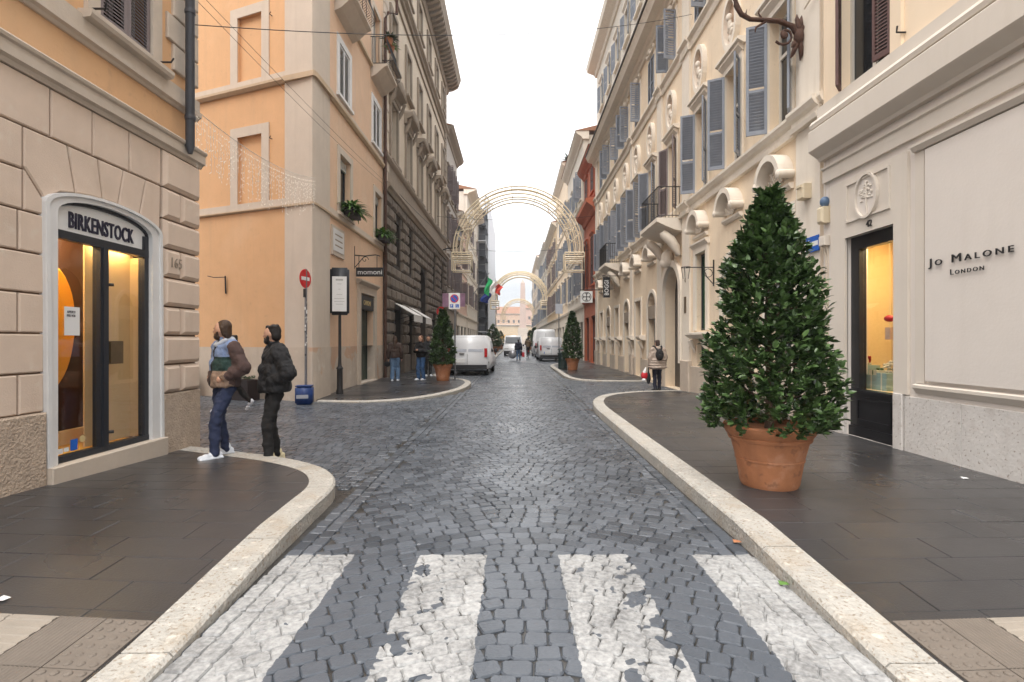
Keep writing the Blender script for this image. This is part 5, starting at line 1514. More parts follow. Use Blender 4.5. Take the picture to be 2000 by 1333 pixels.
# gateway
q = MB(fe); q.strip([(15.98, 0.9)] + arc(17.07, 3.2, 1.09, 1.09, 180, 0, 20) + [(18.16, 0.9)], [(16.2, 0.9)] + arc(17.07, 3.2, 0.87, 0.87, 180, 0, 20) + [(17.94, 0.9)], -0.01, 0.12)
gt = q.build('gateway_arch', 'cream_trim', E)
q = MB(fe); q.box(16.2, 17.05, -0.38, -0.34, 0, 4.1); q.box(17.07, 17.94, -0.38, -0.34, 0, 4.1); q.build('gate_leaf', 'black_gloss', gt)
q = MB(fe); q.ell((17.07, 0.2, 4.35), (0.2, 0.2, 0.3), 12, 8); q.ell((17.07, 0.3, 4.2), (0.12, 0.14, 0.16), 10, 8); q.build('keystone_mask', 'cream_trim', gt, auto=70)
put_text('house_number', '48', 0.13, 0.13, fe(15.62, 0.085, 3.45), (0, -1, 0), (-1, 0, 0), 'grey_trim', E, 0, 0.004)
q = MB(fe); q.box(15.55, 15.72, 0.071, 0.085, 2.45, 2.95); q.build('name_plate', 'brass_plate', E)
# balconies
def balcony(u0, u1, prj, z, label):
    t = empty('balcony', fe((u0 + u1) / 2, 0, z), 0, label, 'balcony')
    q = MB(fe)
    q.prism([(0, z - 0.42), (prj * 0.35, z - 0.36), (prj * 0.75, z - 0.22), (prj * 0.92, z - 0.15), (prj, z - 0.12), (prj, z), (0, z)], u0, u1); q.build('slab', 'cream_trim', t)
    for uu in (u0 + 0.25, u1 - 0.25):
        q = MB(fe); q.tube([(uu, 0.08, z - 1.15), (uu, 0.16, z - 0.9), (uu, 0.34, z - 0.65), (uu, 0.55, z - 0.48), (uu, 0.6, z - 0.4)], [0.09, 0.14, 0.16, 0.14, 0.1], 10)
        q.build('console', 'cream_trim', t, auto=60)
    q = MB(fe); railing(fe, q, u0 + 0.05, u1 - 0.05, 0.0, prj - 0.06, z, 0.98, 0.1); q.build('railing', 'iron', t, fix=False)
balcony(16.0, 18.15, 0.84, 5.46, 'stone balcony with iron railing above the dark arched gateway')
balcony(25.3, 27.3, 0.8, 5.46, 'second stone balcony with iron railing beside the dark vertical sign')
# taller set-back storeys behind the palace cornice
T = empty('upper_house', (6.3, 25, 13.5), 0, 'tall cream upper storeys rising behind the baroque palace roof', 'building')
ft = FR(6.3)
q = MB(); q.box(6.7, 16, 13, 38.6, 12, 22); q.build('building_core', 'void', T)
to = []
for k in range(9):
    u = 15 + 2.7 * k
    to += [(u - 0.5, u + 0.5, 14.6, 16.4), (u - 0.5, u + 0.5, 18.3, 20.1)]
wall(ft, 'front_wall', 'offwhite_plaster', T, 13, 38.6, 12.5, 22, to, 0.4)
for o in to:
    w = window(ft, T, *o, -0.2); surround(ft, w, *o, 0.16, 0.05, 'cream_trim', 'window_surround', sill=0.1, head=0.12)
    shutter(ft, w, o[1], -1, 0.06, o[2], o[3], 0.5, 165, 'shutter_blue', 0.12); shutter(ft, w, o[0], 1, 0.06, o[2], o[3], 0.5, 165, 'shutter_blue', 0.12)
run(ft, 'cornice', 'cream_trim', T, 13, 39.2, [(-0.3, 21.7), (0.1, 21.7), (0.2, 21.9), (0.7, 22.1), (0.8, 22.4), (-0.3, 22.5)])
run(ft, 'string_course', 'cream_trim', T, 13, 38.6, [(-0.02, 17.2), (0.12, 17.25), (0.16, 17.4), (-0.02, 17.42)])
q = MB(); q.box(6.3, 16, 38.6, 38.9, 12, 21.9); q.build('end_wall', 'offwhite_plaster', T)

# ---------------------------------------------------------------- fittings on the right-hand walls
q = empty('wall_bracket', fe(9.28, 0.05, 7.2), 0, 'large rusty scrolled iron lamp bracket high on the cream palace', 'bracket')
m_ = MB(fe)
m_.tube([(9.28, 0.12, 7.05), (9.28, 0.25, 7.30), (9.28, 0.5, 7.40), (9.28, 0.8, 7.42), (9.28, 1.02, 7.43), (9.28, 1.18, 7.52), (9.28, 1.27, 7.68), (9.28, 1.29, 7.85), (9.28, 1.25, 8.0)], [0.05, 0.05, 0.045, 0.04, 0.04, 0.045, 0.05, 0.04, 0.03], 10)
m_.build('arm', 'rust_iron', q, auto=60)
m_ = MB(fe)
cx, cz = 0.40, 7.14
m_.tube([(9.28, cx + (0.19 - 0.011 * i) * math.cos(-0.6 - i * 0.45), cz + (0.19 - 0.011 * i) * math.sin(-0.6 - i * 0.45)) for i in range(15)], 0.022, 8)
m_.ell((9.28, cx, cz), (0.04, 0.07, 0.07), 10, 7)
m_.tube([(9.28, 0.7, 7.42), (9.28, 0.82, 7.34), (9.28, 0.92, 7.28), (9.28, 0.93, 7.2)], [0.03, 0.022, 0.018, 0.012], 7)
m_.build('scroll', 'rust_iron', q, auto=60)
m_ = MB(fe)
m_.ell((9.28, 0.14, 7.12), (0.09, 0.09, 0.17), 10, 8)
for (a, L) in ((100, 0.42), (80, 0.38), (115, 0.3), (-70, 0.40), (-95, 0.42), (-110, 0.3), (-55, 0.26)):
    p = [(9.28 + rnd.uniform(-0.05, 0.05), 0.13 + L * t * math.cos(R(a)) * 1.0, 7.12 + L * t * math.sin(R(a))) for t in (0.2, 0.5, 0.8, 1.0)]
    m_.tube(p, [0.03, 0.05, 0.04, 0.008], 6)
for (nn, zz) in ((1.28, 7.72), (1.05, 7.45), (0.82, 7.46)):
    MB(fe).tube([(9.28, nn, zz), (9.28, nn + 0.05, zz + 0.08), (9.28, nn + 0.03, zz + 0.16)], [0.02, 0.015, 0.005], 6).build('thorn', 'rust_iron', q, auto=60)
m_.build('leafwork', 'rust_iron', q, auto=60)
# small lamp bracket by the green window
q = empty('basket_bracket', fe(13.55, 0.0, 3.4), 0, 'thin iron basket bracket beside the green ground floor window', 'bracket')
m_ = MB(fe)
m_.tube([(13.55, 0.02, 3.05), (13.55, 0.02, 3.75)], 0.018, 6); m_.tube([(13.55, 0.02, 3.55), (13.55, 0.75, 3.55)], 0.014, 6)
m_.tube([(13.55, 0.02, 3.1), (13.55, 0.2, 3.3), (13.55, 0.3, 3.55)], 0.012, 6); m_.tube([(13.55, 0.16 + 0.11 * math.cos(t * 0.5), 3.4 + 0.11 * math.sin(t * 0.5)) for t in range(13)], 0.01, 6)
for k in range(5): m_.tube([(13.55 + 0.12 * math.cos(k * 1.257), 0.75 + 0.12 * math.sin(k * 1.257), 3.55), (13.55 + 0.07 * math.cos(k * 1.257), 0.75 + 0.07 * math.sin(k * 1.257), 3.25)], 0.008, 5)
m_.tube([(13.55 + 0.12 * math.cos(k * 0.5236), 0.75 + 0.12 * math.sin(k * 0.5236), 3.55) for k in range(13)], 0.01, 5)
m_.build('ironwork', 'iron', q, auto=60)
# utility boxes and pipes at the junction of the two facades
t = empty('meter_box', fe(8.92, 0.1, 4.1), 0, 'cream plastic utility box on the palace corner pilaster', 'utility box')
MB(fe).block(9.0, 9.22, 0.07, 0.22, 4.12, 4.38, 0.02).build('case', 'meter_cream', t); MB(fe).block(9.05, 9.19, 0.221, 0.24, 4.32, 4.37, 0.005).build('lid', 'meter_cream', t)
t = empty('alarm_lamp', fe(8.5, 0.1, 3.6), 0, 'cream alarm box with blue lamp beside the carved medallion', 'alarm')
m_ = MB(fe); m_.block(8.42, 8.58, 0.05, 0.24, 3.55, 3.82, 0.03); m_.build('case', 'meter_cream', t)
m_ = MB(fe); m_.ell((8.5, 0.14, 3.91), (0.07, 0.08, 0.09), 12, 8); m_.build('blue_lamp', 'meter_blue', t, auto=60)
m_ = MB(fe); m_.block(8.42, 8.58, 0.05, 0.2, 3.18, 3.34, 0.01); m_.build('junction_box', 'greige_trim', t)
m_ = MB(fe)
for (uu, rr) in ((8.47, 0.022), (8.53, 0.03)):
    m_.tube([(uu, 0.09, 0.1), (uu, 0.09, 3.0), (uu + 0.02, 0.12, 3.18)], rr, 8)
m_.tube([(8.45, 0.09, 3.84), (8.45, 0.09, 5.0), (8.52, 0.12, 5.3), (8.62, 0.12, 5.6)], 0.014, 6); m_.tube([(8.55, 0.09, 3.95), (8.55, 0.09, 5.05)], 0.014, 6)
m_.tube([(8.7, 0.1, 5.6), (8.7, 0.1, 7.5), (8.8, 0.12, 7.62), (9.1, 0.14, 7.5)], 0.014, 6)
tag(m_.build('conduit', 'conduit', auto=50), 'cream conduits running up the joint between palace and perfume shop', 'pipe')
t = empty('one_way_sign', fe(9.0, 0.1, 3.2), 0, 'blue sign with white arrow on the palace corner behind the tree', 'sign')
MB(fe).block(8.72, 9.10, 0.10, 0.115, 3.15, 3.42, 0.003).build('plate', 'sign_blue', t)
m_ = MB(fe); m_.extr([(9.08, 3.285), (9.0, 3.37), (9.0, 3.325), (8.735, 3.325), (8.735, 3.245), (9.0, 3.245), (9.0, 3.20)], 0.1155, 0.118); m_.build('arrow', 'sign_white', t)
# hanging signs further along
t = empty('hanging_sign', fe(26, 0.4, 4.2), 0, 'black vertical hanging sign lettered BOGGI on the cream palace', 'sign')
MB().box(4.35, 4.68, 24.98, 25.03, 3.72, 4.72).build('board', 'sign_black', t)
put_text('lettering', 'BOGGI', 0.2, 0.72, (4.51, 24.972, 4.2), (0, 0, 1), (0, -1, 0), 'sign_white', t, 0.0, 0.006, up=(-1, 0, 0))
MB().tube([(5.3, 25, 4.78), (4.3, 25, 4.78)], 0.02, 6).build('bracket', 'iron', t, auto=50)
t = empty('hanging_sign', (4.4, 31, 4.4), 0, 'white square hanging sign with a round black cross emblem', 'sign')
MB().box(4.02, 4.75, 30.98, 31.04, 3.92, 4.62).build('board', 'sign_white', t)
m_ = MB(lambda u, n, z: (u, 30.975 - n, z))
c_ = (4.385, 4.27)
m_.strip(arc(c_[0], c_[1], 0.29, 0.29, 0, 360, 32), arc(c_[0], c_[1], 0.255, 0.255, 0, 360, 32), 0, 0.004)
for a in (0, 90, 180, 270):
    d = (math.cos(R(a)), math.sin(R(a))); e_ = (-d[1], d[0])
    P = lambda r, s_: (c_[0] + d[0] * r + e_[0] * s_, c_[1] + d[1] * r + e_[1] * s_)
    m_.extr([P(0.0, 0.022), P(0.17, 0.03), P(0.19, 0.09), P(0.22, 0.09), P(0.22, -0.09), P(0.19, -0.09), P(0.17, -0.03), P(0.0, -0.022)], 0, 0.004)
m_.build('emblem', 'sign_black', t)
MB().tube([(5.3, 31, 4.7), (4.0, 31, 4.7)], 0.02, 6).build('bracket', 'iron', t, auto=50)
# ================================================================ BUILDINGS FURTHER ALONG THE STREET
def townhouse(side, X, y0, y1, H, wm, tm, label, floors, bay, sm, gm=None, gz=4.2, roof='roof_tile', cn=0.6, open_=True, name='townhouse', ww=1.0, deep=9):
    fr = FL(X) if side < 0 else FR(X)
    t = empty(name, (X, (y0 + y1) / 2, 0), 0, label, 'building')
    q = MB(fr); q.box(y0, y1, -deep, -0.38, -0.1, H - 0.2); q.build('building_core', wm, t)
    n = max(1, int((y1 - y0) / bay)); st = (y1 - y0) / n
    us = [y0 + st * (i + 0.5) for i in range(n)]
    g = [(u - st * 0.34, u + st * 0.34, 0.12, gz - 1.1) for u in us]
    up = [(u - ww / 2, u + ww / 2, a, b_) for u in us for (a, b_) in floors]
    wall(fr, 'ground_wall', gm or tm, t, y0, y1, -0.1, gz, g, 0.36)
    wall(fr, 'front_wall', wm, t, y0, y1, gz, H, up, 0.36)
    for o in g: window(fr, t, *o, -0.2, 'dark_frame', 'pane_dark')
    for (a, b_, c, d) in up:
        w = window(fr, t, a, b_, c, d, -0.2, 'frame_white', 'pane_dark')
        surround(fr, w, a, b_, c, d, 0.14, 0.05, tm, 'window_surround', sill=0.1, head=0.12)
        if sm and rnd.random() < 0.92:
            an = 168 if rnd.random() < 0.6 else 110
            if rnd.random() < 0.25: an = 4
            shutter(fr, w, b_, -1, 0.07, c, d, ww / 2, an, sm, 0.14); shutter(fr, w, a, 1, 0.07, c, d, ww / 2, an, sm, 0.14)
    run(fr, 'string_course', tm, t, y0, y1, [(-0.02, gz - 0.1), (0.14, gz - 0.05), (0.18, gz + 0.1), (-0.02, gz + 0.14)])
    for (a, b_) in floors[1:]: run(fr, 'string_course', tm, t, y0, y1, [(-0.02, a - 0.45), (0.08, a - 0.43), (0.1, a - 0.3), (-0.02, a - 0.28)])
    run(fr, 'cornice', tm, t, y0 - 0.15, y1 + 0.15, [(-0.4, H - 0.55), (0.08, H - 0.55), (0.16, H - 0.4), (cn * 0.8, H - 0.2), (cn, H - 0.05), (cn, H + 0.03), (-0.4, H + 0.08)])
    q = MB(fr); q.prism([(cn + 0.05, H + 0.05), (-deep, H + 0.05), (-deep / 2, H + 1.3)], y0 - 0.2, y1 + 0.2); q.build('roof', roof, t)
    return t
townhouse(-1, -5.3, 39.6, 47.5, 18.2, 'grey_plaster', 'grey_trim', 'weathered house with tall brown shutters next to the grey palace', [(6.0, 8.2), (9.6, 11.9), (13.4, 15.4)], 2.4, 'shutter_taupe')
townhouse(-1, -5.35, 47.6, 58, 13.6, 'pink_plaster', 'cream_trim', 'pink plaster house with dark shutters beyond the weathered house', [(5.6, 7.6), (9.0, 11.0)], 2.6, 'shutter_taupe')
townhouse(-1, -5.3, 58.1, 74, 18.8, 'offwhite_plaster', 'cream_trim', 'off white house with deep cornice beyond the pink house', [(5.8, 8.0), (9.6, 11.8), (13.6, 15.6)], 2.7, 'shutter_taupe', cn=1.0)
townhouse(-1, -5.2, 104, 150, 17, 'yellow_plaster', 'cream_trim', 'ochre house beyond the scaffolded tower', [(5.6, 7.6), (9.4, 11.4), (13, 15)], 4.4, 'shutter_taupe')
rt = townhouse(1, 5.3, 33.05, 38.6, 14.2, 'red_plaster', 'red_plaster', 'brick red narrow house with projecting cornice', [(5.4, 8.6), (11.6, 13.2)], 2.7, 'shutter_brown', 'red_plaster', 4.4, cn=0.5)
run(FR(5.3), 'mid_cornice', 'red_plaster', rt, 33.05, 38.6, [(-0.02, 10.0), (0.1, 10.0), (0.2, 10.3), (0.62, 10.6), (0.66, 10.85), (-0.02, 10.9)])
townhouse(1, 5.25, 38.7, 50, 17.4, 'offwhite_plaster', 'cream_trim', 'pale house with grey shutters beyond the brick red house', [(5.2, 7.4), (8.8, 11.0), (12.6, 14.6)], 2.3, 'shutter_blue')
townhouse(1, 5.25, 50.1, 63, 19.0, 'cream', 'cream_trim', 'cream house with planted roof terrace', [(5.4, 7.6), (9.2, 11.4), (13.2, 15.4)], 2.6, 'shutter_blue')
townhouse(1, 5.2, 63.1, 80, 16.2, 'yellow_plaster', 'cream_trim', 'yellowish house with slate shutters beyond the roof terrace house', [(5.4, 7.6), (9.2, 11.4), (12.6, 14.2)], 2.8, 'shutter_taupe')
townhouse(1, 5.2, 80.1, 108, 17.0, 'offwhite_plaster', 'cream_trim', 'white house with tall windows far along the street', [(5.4, 7.8), (9.6, 11.8), (13.2, 15)], 4.0, 'shutter_blue')
townhouse(1, 5.3, 108.1, 150, 19.6, 'pale_render', 'cream_trim', 'last pale house before the square', [(5.4, 7.8), (9.8, 12), (14, 16.2)], 5.2, 'shutter_blue')
# roof terrace plants
t = empty('terrace_plants', FR(5.25)(52, -0.6, 19.1), 0, 'bushy green plants on the roof terrace of the cream house', 'plants')
q = MB()
for k in range(7): tuft(q, (rnd.uniform(-0.5, 0.5), rnd.uniform(-3, 5), 0), 70, rnd.uniform(1.0, 2.0), 0.1, 0.9, 0.3)
tag(q.build('foliage', 'hedge_leaf', t, local=True, fix=False), kind='stuff')
# scaffolded tower
t = empty('scaffold_tower', (-5.0, 88, 0), 0, 'tall scaffolding wrapped in white sheet with dark open bays', 'scaffolding')
q = MB(); q.box(-12, -5.2, 76, 103.9, 0, 21); q.build('building_core', 'grey_plaster', t)
q = MB(); q.box(-4.15, -4.05, 81, 112, 3.5, 24.5); q.build('sheet', 'scaffold_sheet', t)
q = MB(); q.box(-5.2, -4.16, 80.9, 81, 12, 24.5); q.build('sheet', 'scaffold_sheet', t)
for k in range(9):
    q = MB(); q.box(-5.2, -4.1, 74.2, 101.8, 2.9 + 2.2 * k, 3.02 + 2.2 * k); q.build('deck', 'scaffold_sheet' if k % 3 == 0 else 'scaffold_dark', t)
for yy in (74.3, 77, 80.5):
    for xx in (-4.2, -5.1):
        q = MB(); q.tube([(xx, yy, 0.1), (xx, yy, 22.5)], 0.05, 6); q.build('standard', 'scaffold_dark', t, auto=50)
for k in range(9):
    q = MB(); q.tube([(-4.2, 74.3, 3.9 + 2.2 * k), (-5.1, 74.3, 3.9 + 2.2 * k)], 0.04, 5); q.build('guard_rail', 'pole_grey', t, auto=50)
for k in range(8):
    q = MB(); q.box(-5.18, -4.3, 75.4, 75.5, 3.05 + 2.2 * k, 5.0 + 2.2 * k); q.build('infill_net', 'scaffold_dark', t)
# square at the far end: obelisk, terraces and houses
ob = empty('obelisk', (4.6, 270, 0), 0, 'tall tapering granite obelisk in the square at the end', 'obelisk')
q = MB(); q.box(-4.2, 4.2, -4.2, 4.2, 0, 2.4); q.box(-2.6, 2.6, -2.6, 2.6, 2.4, 8.5); q.build('pedestal', 'travertine', ob, local=True)
q = MB(); q.add([(-1.75, -1.75, 8.5), (1.75, -1.75, 8.5), (1.75, 1.75, 8.5), (-1.75, 1.75, 8.5), (-1.15, -1.15, 32.0), (1.15, -1.15, 32.0), (1.15, 1.15, 32.0), (-1.15, 1.15, 32.0), (0, 0, 34.4)],
               [(0, 1, 5, 4), (1, 2, 6, 5), (2, 3, 7, 6), (3, 0, 4, 7), (4, 5, 8), (5, 6, 8), (6, 7, 8), (7, 4, 8)]); q.build('shaft', 'granite', ob, local=True)
def far_block(x0, x1, y, H, wm, label, roof=2.5, nw=6, rows=2, name='square_house'):
    t = empty(name, ((x0 + x1) / 2, y, 0), 0, label, 'building')
    fr = FD((x0, y), (1, 0), (0, -1)); W = x1 - x0
    st = W / nw
    ops = [(st * (i + 0.5) - 0.7, st * (i + 0.5) + 0.7, 3 + (H - 4) / rows * j, 3 + (H - 4) / rows * j + 2.2) for i in range(nw) for j in range(rows)]
    q = MB(fr); q.box(0, W, -12, -0.5, 0, H - 0.3); q.build('building_core', wm, t)
    wall(fr, 'front_wall', wm, t, 0, W, 0, H, ops, 0.45)
    for o in ops: window(fr, t, *o, -0.3, 'frame_white', 'pane_dark')
    run(fr, 'cornice', 'cream_trim', t, -0.3, W + 0.3, [(-0.5, H - 0.7), (0.2, H - 0.7), (0.8, H - 0.1), (0.8, H + 0.1), (-0.5, H + 0.2)])
    q = MB(fr); q.prism([(0.9, H + 0.1), (-12, H + 0.1), (-5, H + roof)], -0.5, W + 0.5); q.build('roof', 'roof_tile', t)
far_block(-26, 5, 345, 20, 'scoop', 'long tan house with hipped tile roof behind the obelisk', 5, 9, 3)
far_block(5.5, 22, 350, 24, 'pink_plaster', 'pink house right of the obelisk across the square', 3, 5, 3)
far_block(-45, 45, 318, 11.5, 'yellow_plaster', 'low pale terrace wall building across the square', 0.4, 16, 1, 'terrace_building')
far_block(-80, -28, 350, 17, 'offwhite_plaster', 'white house on the far left of the square', 3, 8, 2)
far_block(24, 80, 350, 18, 'yellow_plaster', 'ochre house on the far right of the square', 3, 8, 2)
q = MB(); q.box(-9, 16, 300, 300.6, 3.2, 5.2); q.box(-8, -7.4, 300, 300.6, 0, 3.2); q.box(14, 14.6, 300, 300.6, 0, 3.2)
tag(q.build('street_banner', 'sole_orange'), 'long orange banner across the square in front of the terrace', 'banner')
# ================================================================ STREET OBJECTS
def zg(x, y):
    if inside(x, y, polyL): return zl(x, y)
    if inside(x, y, polyR): return zr(x, y)
    if inside(x, y, polyL2): return zl2(x, y)
    if inside(x, y, polyR2): return zr2(x, y)
    return 0.002
# ---------------------------------------------------------------- potted laurels
def leaf_mesh(L, w):
    me = bpy.data.meshes.new('leaf')
    me.from_pydata([(0, 0, 0), (w * 0.55, L * 0.3, 0.10 * w), (w * 0.5, L * 0.65, 0.06 * w), (0, L, -0.08 * L), (-w * 0.5, L * 0.65, 0.06 * w), (-w * 0.55, L * 0.3, 0.10 * w), (0, L * 0.3, 0), (0, L * 0.65, -0.02 * L)], [],
                   [(0, 1, 6), (6, 1, 2, 7), (7, 2, 3), (0, 6, 5), (6, 7, 4, 5), (7, 3, 4)])
    me.materials.append(M['laurel_leaf'])
    return me
LEAF = leaf_mesh(1, 0.50)
LV = [tuple(v.co) for v in LEAF.vertices]; LF = [tuple(p.vertices) for p in LEAF.polygons]
def laurel(x, y, s, H, rad, nleaf, label, pot_r=0.43, pot_h=0.62, single=0, leafL=0.085, grp=None):
    z = zg(x, y)
    t = empty('potted_laurel', (x, y, z), 0, label, 'potted tree', grp)
    r = pot_r
    q = MB(); q.lathe([(r * 0.60, 0), (r * 0.63, 0.03), (r * 0.635, 0.035), (r * 0.72, pot_h * 0.42), (r * 0.735, pot_h * 0.425), (r * 0.74, pot_h * 0.45), (r * 0.73, pot_h * 0.455), (r * 0.83, pot_h * 0.74), (r * 0.875, pot_h * 0.75), (r * 0.90, pot_h * 0.80), (r * 0.885, pot_h * 0.81), (r * 0.93, pot_h * 0.84), (r * 0.99, pot_h * 0.92), (r, pot_h * 0.97), (r * 0.97, pot_h), (r * 0.88, pot_h), (r * 0.86, pot_h * 0.92)], (0, 0, 0), 40)
    q.build('pot', 'terracotta', t, local=True, auto=35)
    q = MB(); q.lathe([(r * 0.87, pot_h * 0.90), (0.02, pot_h * 0.92)], (0, 0, 0), 24); q.build('soil', 'soil', t, local=True)
    q = MB(); q.tube([(0, 0, pot_h * 0.85), (0.02, 0.01, 1.0), (-0.01, 0.02, 1.6), (0.0, 0, H * 0.93)], [0.05, 0.04, 0.03, 0.008], 8)
    trunk_limbs = []
    for i in range(26):
        a = i * 2.4; zz = pot_h + (H - pot_h) * (0.06 + 0.8 * i / 26)
        f = 1 - (zz - pot_h) / (H - pot_h)
        L = rad * (0.35 + 0.65 * f) * 0.8
        q.tube([(0, 0, zz), (math.cos(a) * L * 0.5, math.sin(a) * L * 0.5, zz + L * 0.25), (math.cos(a) * L, math.sin(a) * L, zz + L * 0.35)], [0.018, 0.012, 0.005], 5)
    q.build('trunk', 'bark', t, local=True)
    crown = MB(); singles = []
    lr = random.Random(int(x * 100) + 5)
    # twig clusters spread through an uneven cone
    bumps = [(lr.uniform(0, 6.28), lr.uniform(0, 1), lr.uniform(-0.20, 0.16)) for _ in range(46)]
    z0 = pot_h * 0.93
    def radius(a, h):
        base = rad * (1.0 - h ** 1.9) ** 0.88 * (0.90 + 0.12 * math.sin(min(1, h * 6) * 1.57))
        base = max(base, 0.05)
        k = 0
        for (ba, bh, bs) in bumps:
            d = abs((a - ba + math.pi) % (2 * math.pi) - math.pi)
            k += bs * math.exp(-(d / 0.45) ** 2 - ((h - bh) / 0.07) ** 2)
        return base * (1 + k)
    ntw = nleaf // 9
    for i in range(ntw):
        h = lr.random() ** 1.12
        h = min(0.985, h)
        a = lr.uniform(0, 2 * math.pi)
        rr = radius(a, h) * (1 - 0.55 * lr.random() ** 2.2)
        c = Vector((rr * math.cos(a), rr * math.sin(a), z0 + (H - z0) * h))
        out = Vector((math.cos(a), math.sin(a), 0.75 + 0.8 * h + lr.uniform(-0.4, 0.4))).normalized()
        tl = lr.uniform(0.08, 0.17)
        for k in range(9):
            d = (out + Vector((lr.uniform(-1, 1), lr.uniform(-1, 1), lr.uniform(-0.9, 0.8))) * 0.95).normalized()
            p = c + out * (tl * (k / 9 - 0.35))
            L = leafL * lr.uniform(0.7, 1.25)
            yv = d; zv = Vector((lr.uniform(-0.7, 0.7), lr.uniform(-0.7, 0.7), 1)).normalized()
            xv = yv.cross(zv).normalized(); zv = xv.cross(yv).normalized()
            Mx = Matrix((xv * L, yv * L, zv * L)).transposed().to_4x4(); Mx.translation = p
            if single and len(singles) < single and k == 8 and math.sin(a) < -0.25 and lr.random() < 0.75 and rr > radius(a, h) * 0.8:
                singles.append(Mx)
            else:
                crown.add([tuple(Mx @ Vector(v)) for v in LV], LF)
    co = tag(crown.build('crown', 'laurel_leaf', t, local=True, fix=False), kind='stuff')
    for Mx in singles:
        o = link('leaf', LEAF, co, True); o.matrix_local = Mx
    return t
laurel(2.60, 5.22, 1, 2.95, 0.635, 14500, 'large cone shaped laurel in a terracotta pot in front of the perfume shop', 0.44, 0.62, 260, 0.078)
laurel(-2.67, 19.2, 1, 2.62, 0.42, 5600, 'cone shaped laurel in a terracotta pot beside the no parking sign', 0.37, 0.62, 0, 0.10)
laurel(2.97, 26.0, 1, 2.95, 0.46, 5200, 'cone shaped laurel in a terracotta pot beside the litter bin', 0.38, 0.62, 0, 0.11)
far_labs = {(-2.35, 57): 'at the kerb beside the pink house', (-2.6, 74): 'at the foot of the scaffolding', (-2.4, 92): 'beyond the scaffolding', (2.7, 68): 'beyond the tall white panel van', (2.75, 88): 'before the white house with tall windows'}
for (x, y) in ((-2.35, 57), (-2.6, 74), (-2.4, 92), (2.7, 68), (2.75, 88)):
    laurel(x, y, 1, 3.2, 0.75, 1300, 'small potted laurel ' + far_labs[(x, y)], 0.55, 0.9, 0, 0.22, 'distant potted laurels')

# ---------------------------------------------------------------- light arches
def light_arch(y, cx, R_, zs, label):
    t = empty('light_arch', (cx, y, zs), 0, label, 'light arch', None)
    rs = [R_, R_ * 0.953, R_ * 0.89, R_ * 0.803]
    tr = 0.052 if y < 50 else 0.07
    for (dy, rads) in ((0, rs), (0.9, rs)):
        for r_ in rads:
            q = MB()
            pts = [(cx - r_, y + dy, zs - 0.15)] + [(cx + r_ * math.cos(R(180 - 6 * i)), y + dy, zs + r_ * math.sin(R(180 - 6 * i))) for i in range(31)] + [(cx + r_, y + dy, zs - 0.15)]
            q.tube(pts, tr, 6); q.build('light_ring', 'led_tube', t, auto=60)
    q = MB()
    for i in range(2, 29, 4):
        a = R(180 - 6 * i)
        q.tube([(cx + rs[0] * math.cos(a), y, zs + rs[0] * math.sin(a)), (cx + rs[3] * math.cos(a), y, zs + rs[3] * math.sin(a))], 0.018, 5)
        for r_ in (rs[0], rs[3]): q.tube([(cx + r_ * math.cos(a), y, zs + r_ * math.sin(a)), (cx + r_ * math.cos(a), y + 0.9, zs + r_ * math.sin(a))], 0.018, 5)
    tag(q.build('struts', 'pole_grey', t, fix=False), kind='stuff')
    for s_ in (-1, 1):
        for k in range(2):
            for i in range(6):
                a0, a1 = R(8 + i * 9), R(8 + (i + 1) * 9)
                ra, rb_ = (rs[0], rs[3]) if (i + k) % 2 else (rs[3], rs[0])
                q = MB(); q.tube([(cx + s_ * ra * math.cos(a0), y + 0.9 * k, zs + ra * math.sin(a0)), (cx + s_ * rb_ * math.cos(a1), y + 0.9 * k, zs + rb_ * math.sin(a1))], tr * 0.7, 5)
                q.build('lattice_bar', 'led_tube', t, auto=60)
        x0, x1 = cx + s_ * R_ * 1.02, cx + s_ * R_ * 0.72
        for (ins, zt, zb) in ((0.0, -0.1, -1.35), (0.0, -0.42, -0.42), (0.16, -0.72, -1.35)):
            a, b_ = x0 - s_ * ins * 0.9, x1 + s_ * ins * 0.3
            for dy in (0, 0.9):
                q = MB(); q.tube([(a, y + dy, zs + zt), (b_, y + dy, zs + zt)], tr * 1.1, 6)
                if zb != zt: q.tube([(a, y + dy, zs + zt), (a, y + dy, zs + zb), (b_, y + dy, zs + zb), (b_, y + dy, zs + zt)], tr * 1.1, 6)
                q.build('base_frame', 'led_tube', t, auto=60)
    q = MB(); q.tube([(-5.3, y, zs + 0.1), (cx - R_, y, zs)], 0.012, 5); tag(q.build('stay_cable', 'iron', t, auto=60))
    q = MB(); q.tube([(5.3, y, zs + 0.1), (cx + R_, y, zs)], 0.012, 5); q.build('stay_cable', 'iron', t, auto=60)
light_arch(35.6, 0.28, 4.52, 7.85, 'large pale concentric light arch spanning the street above the vans')
light_arch(79, 0.9, 4.5, 7.9, 'second light arch further along framing the obelisk')
light_arch(132, 1.2, 4.5, 8.0, 'third and farthest light arch before the square')

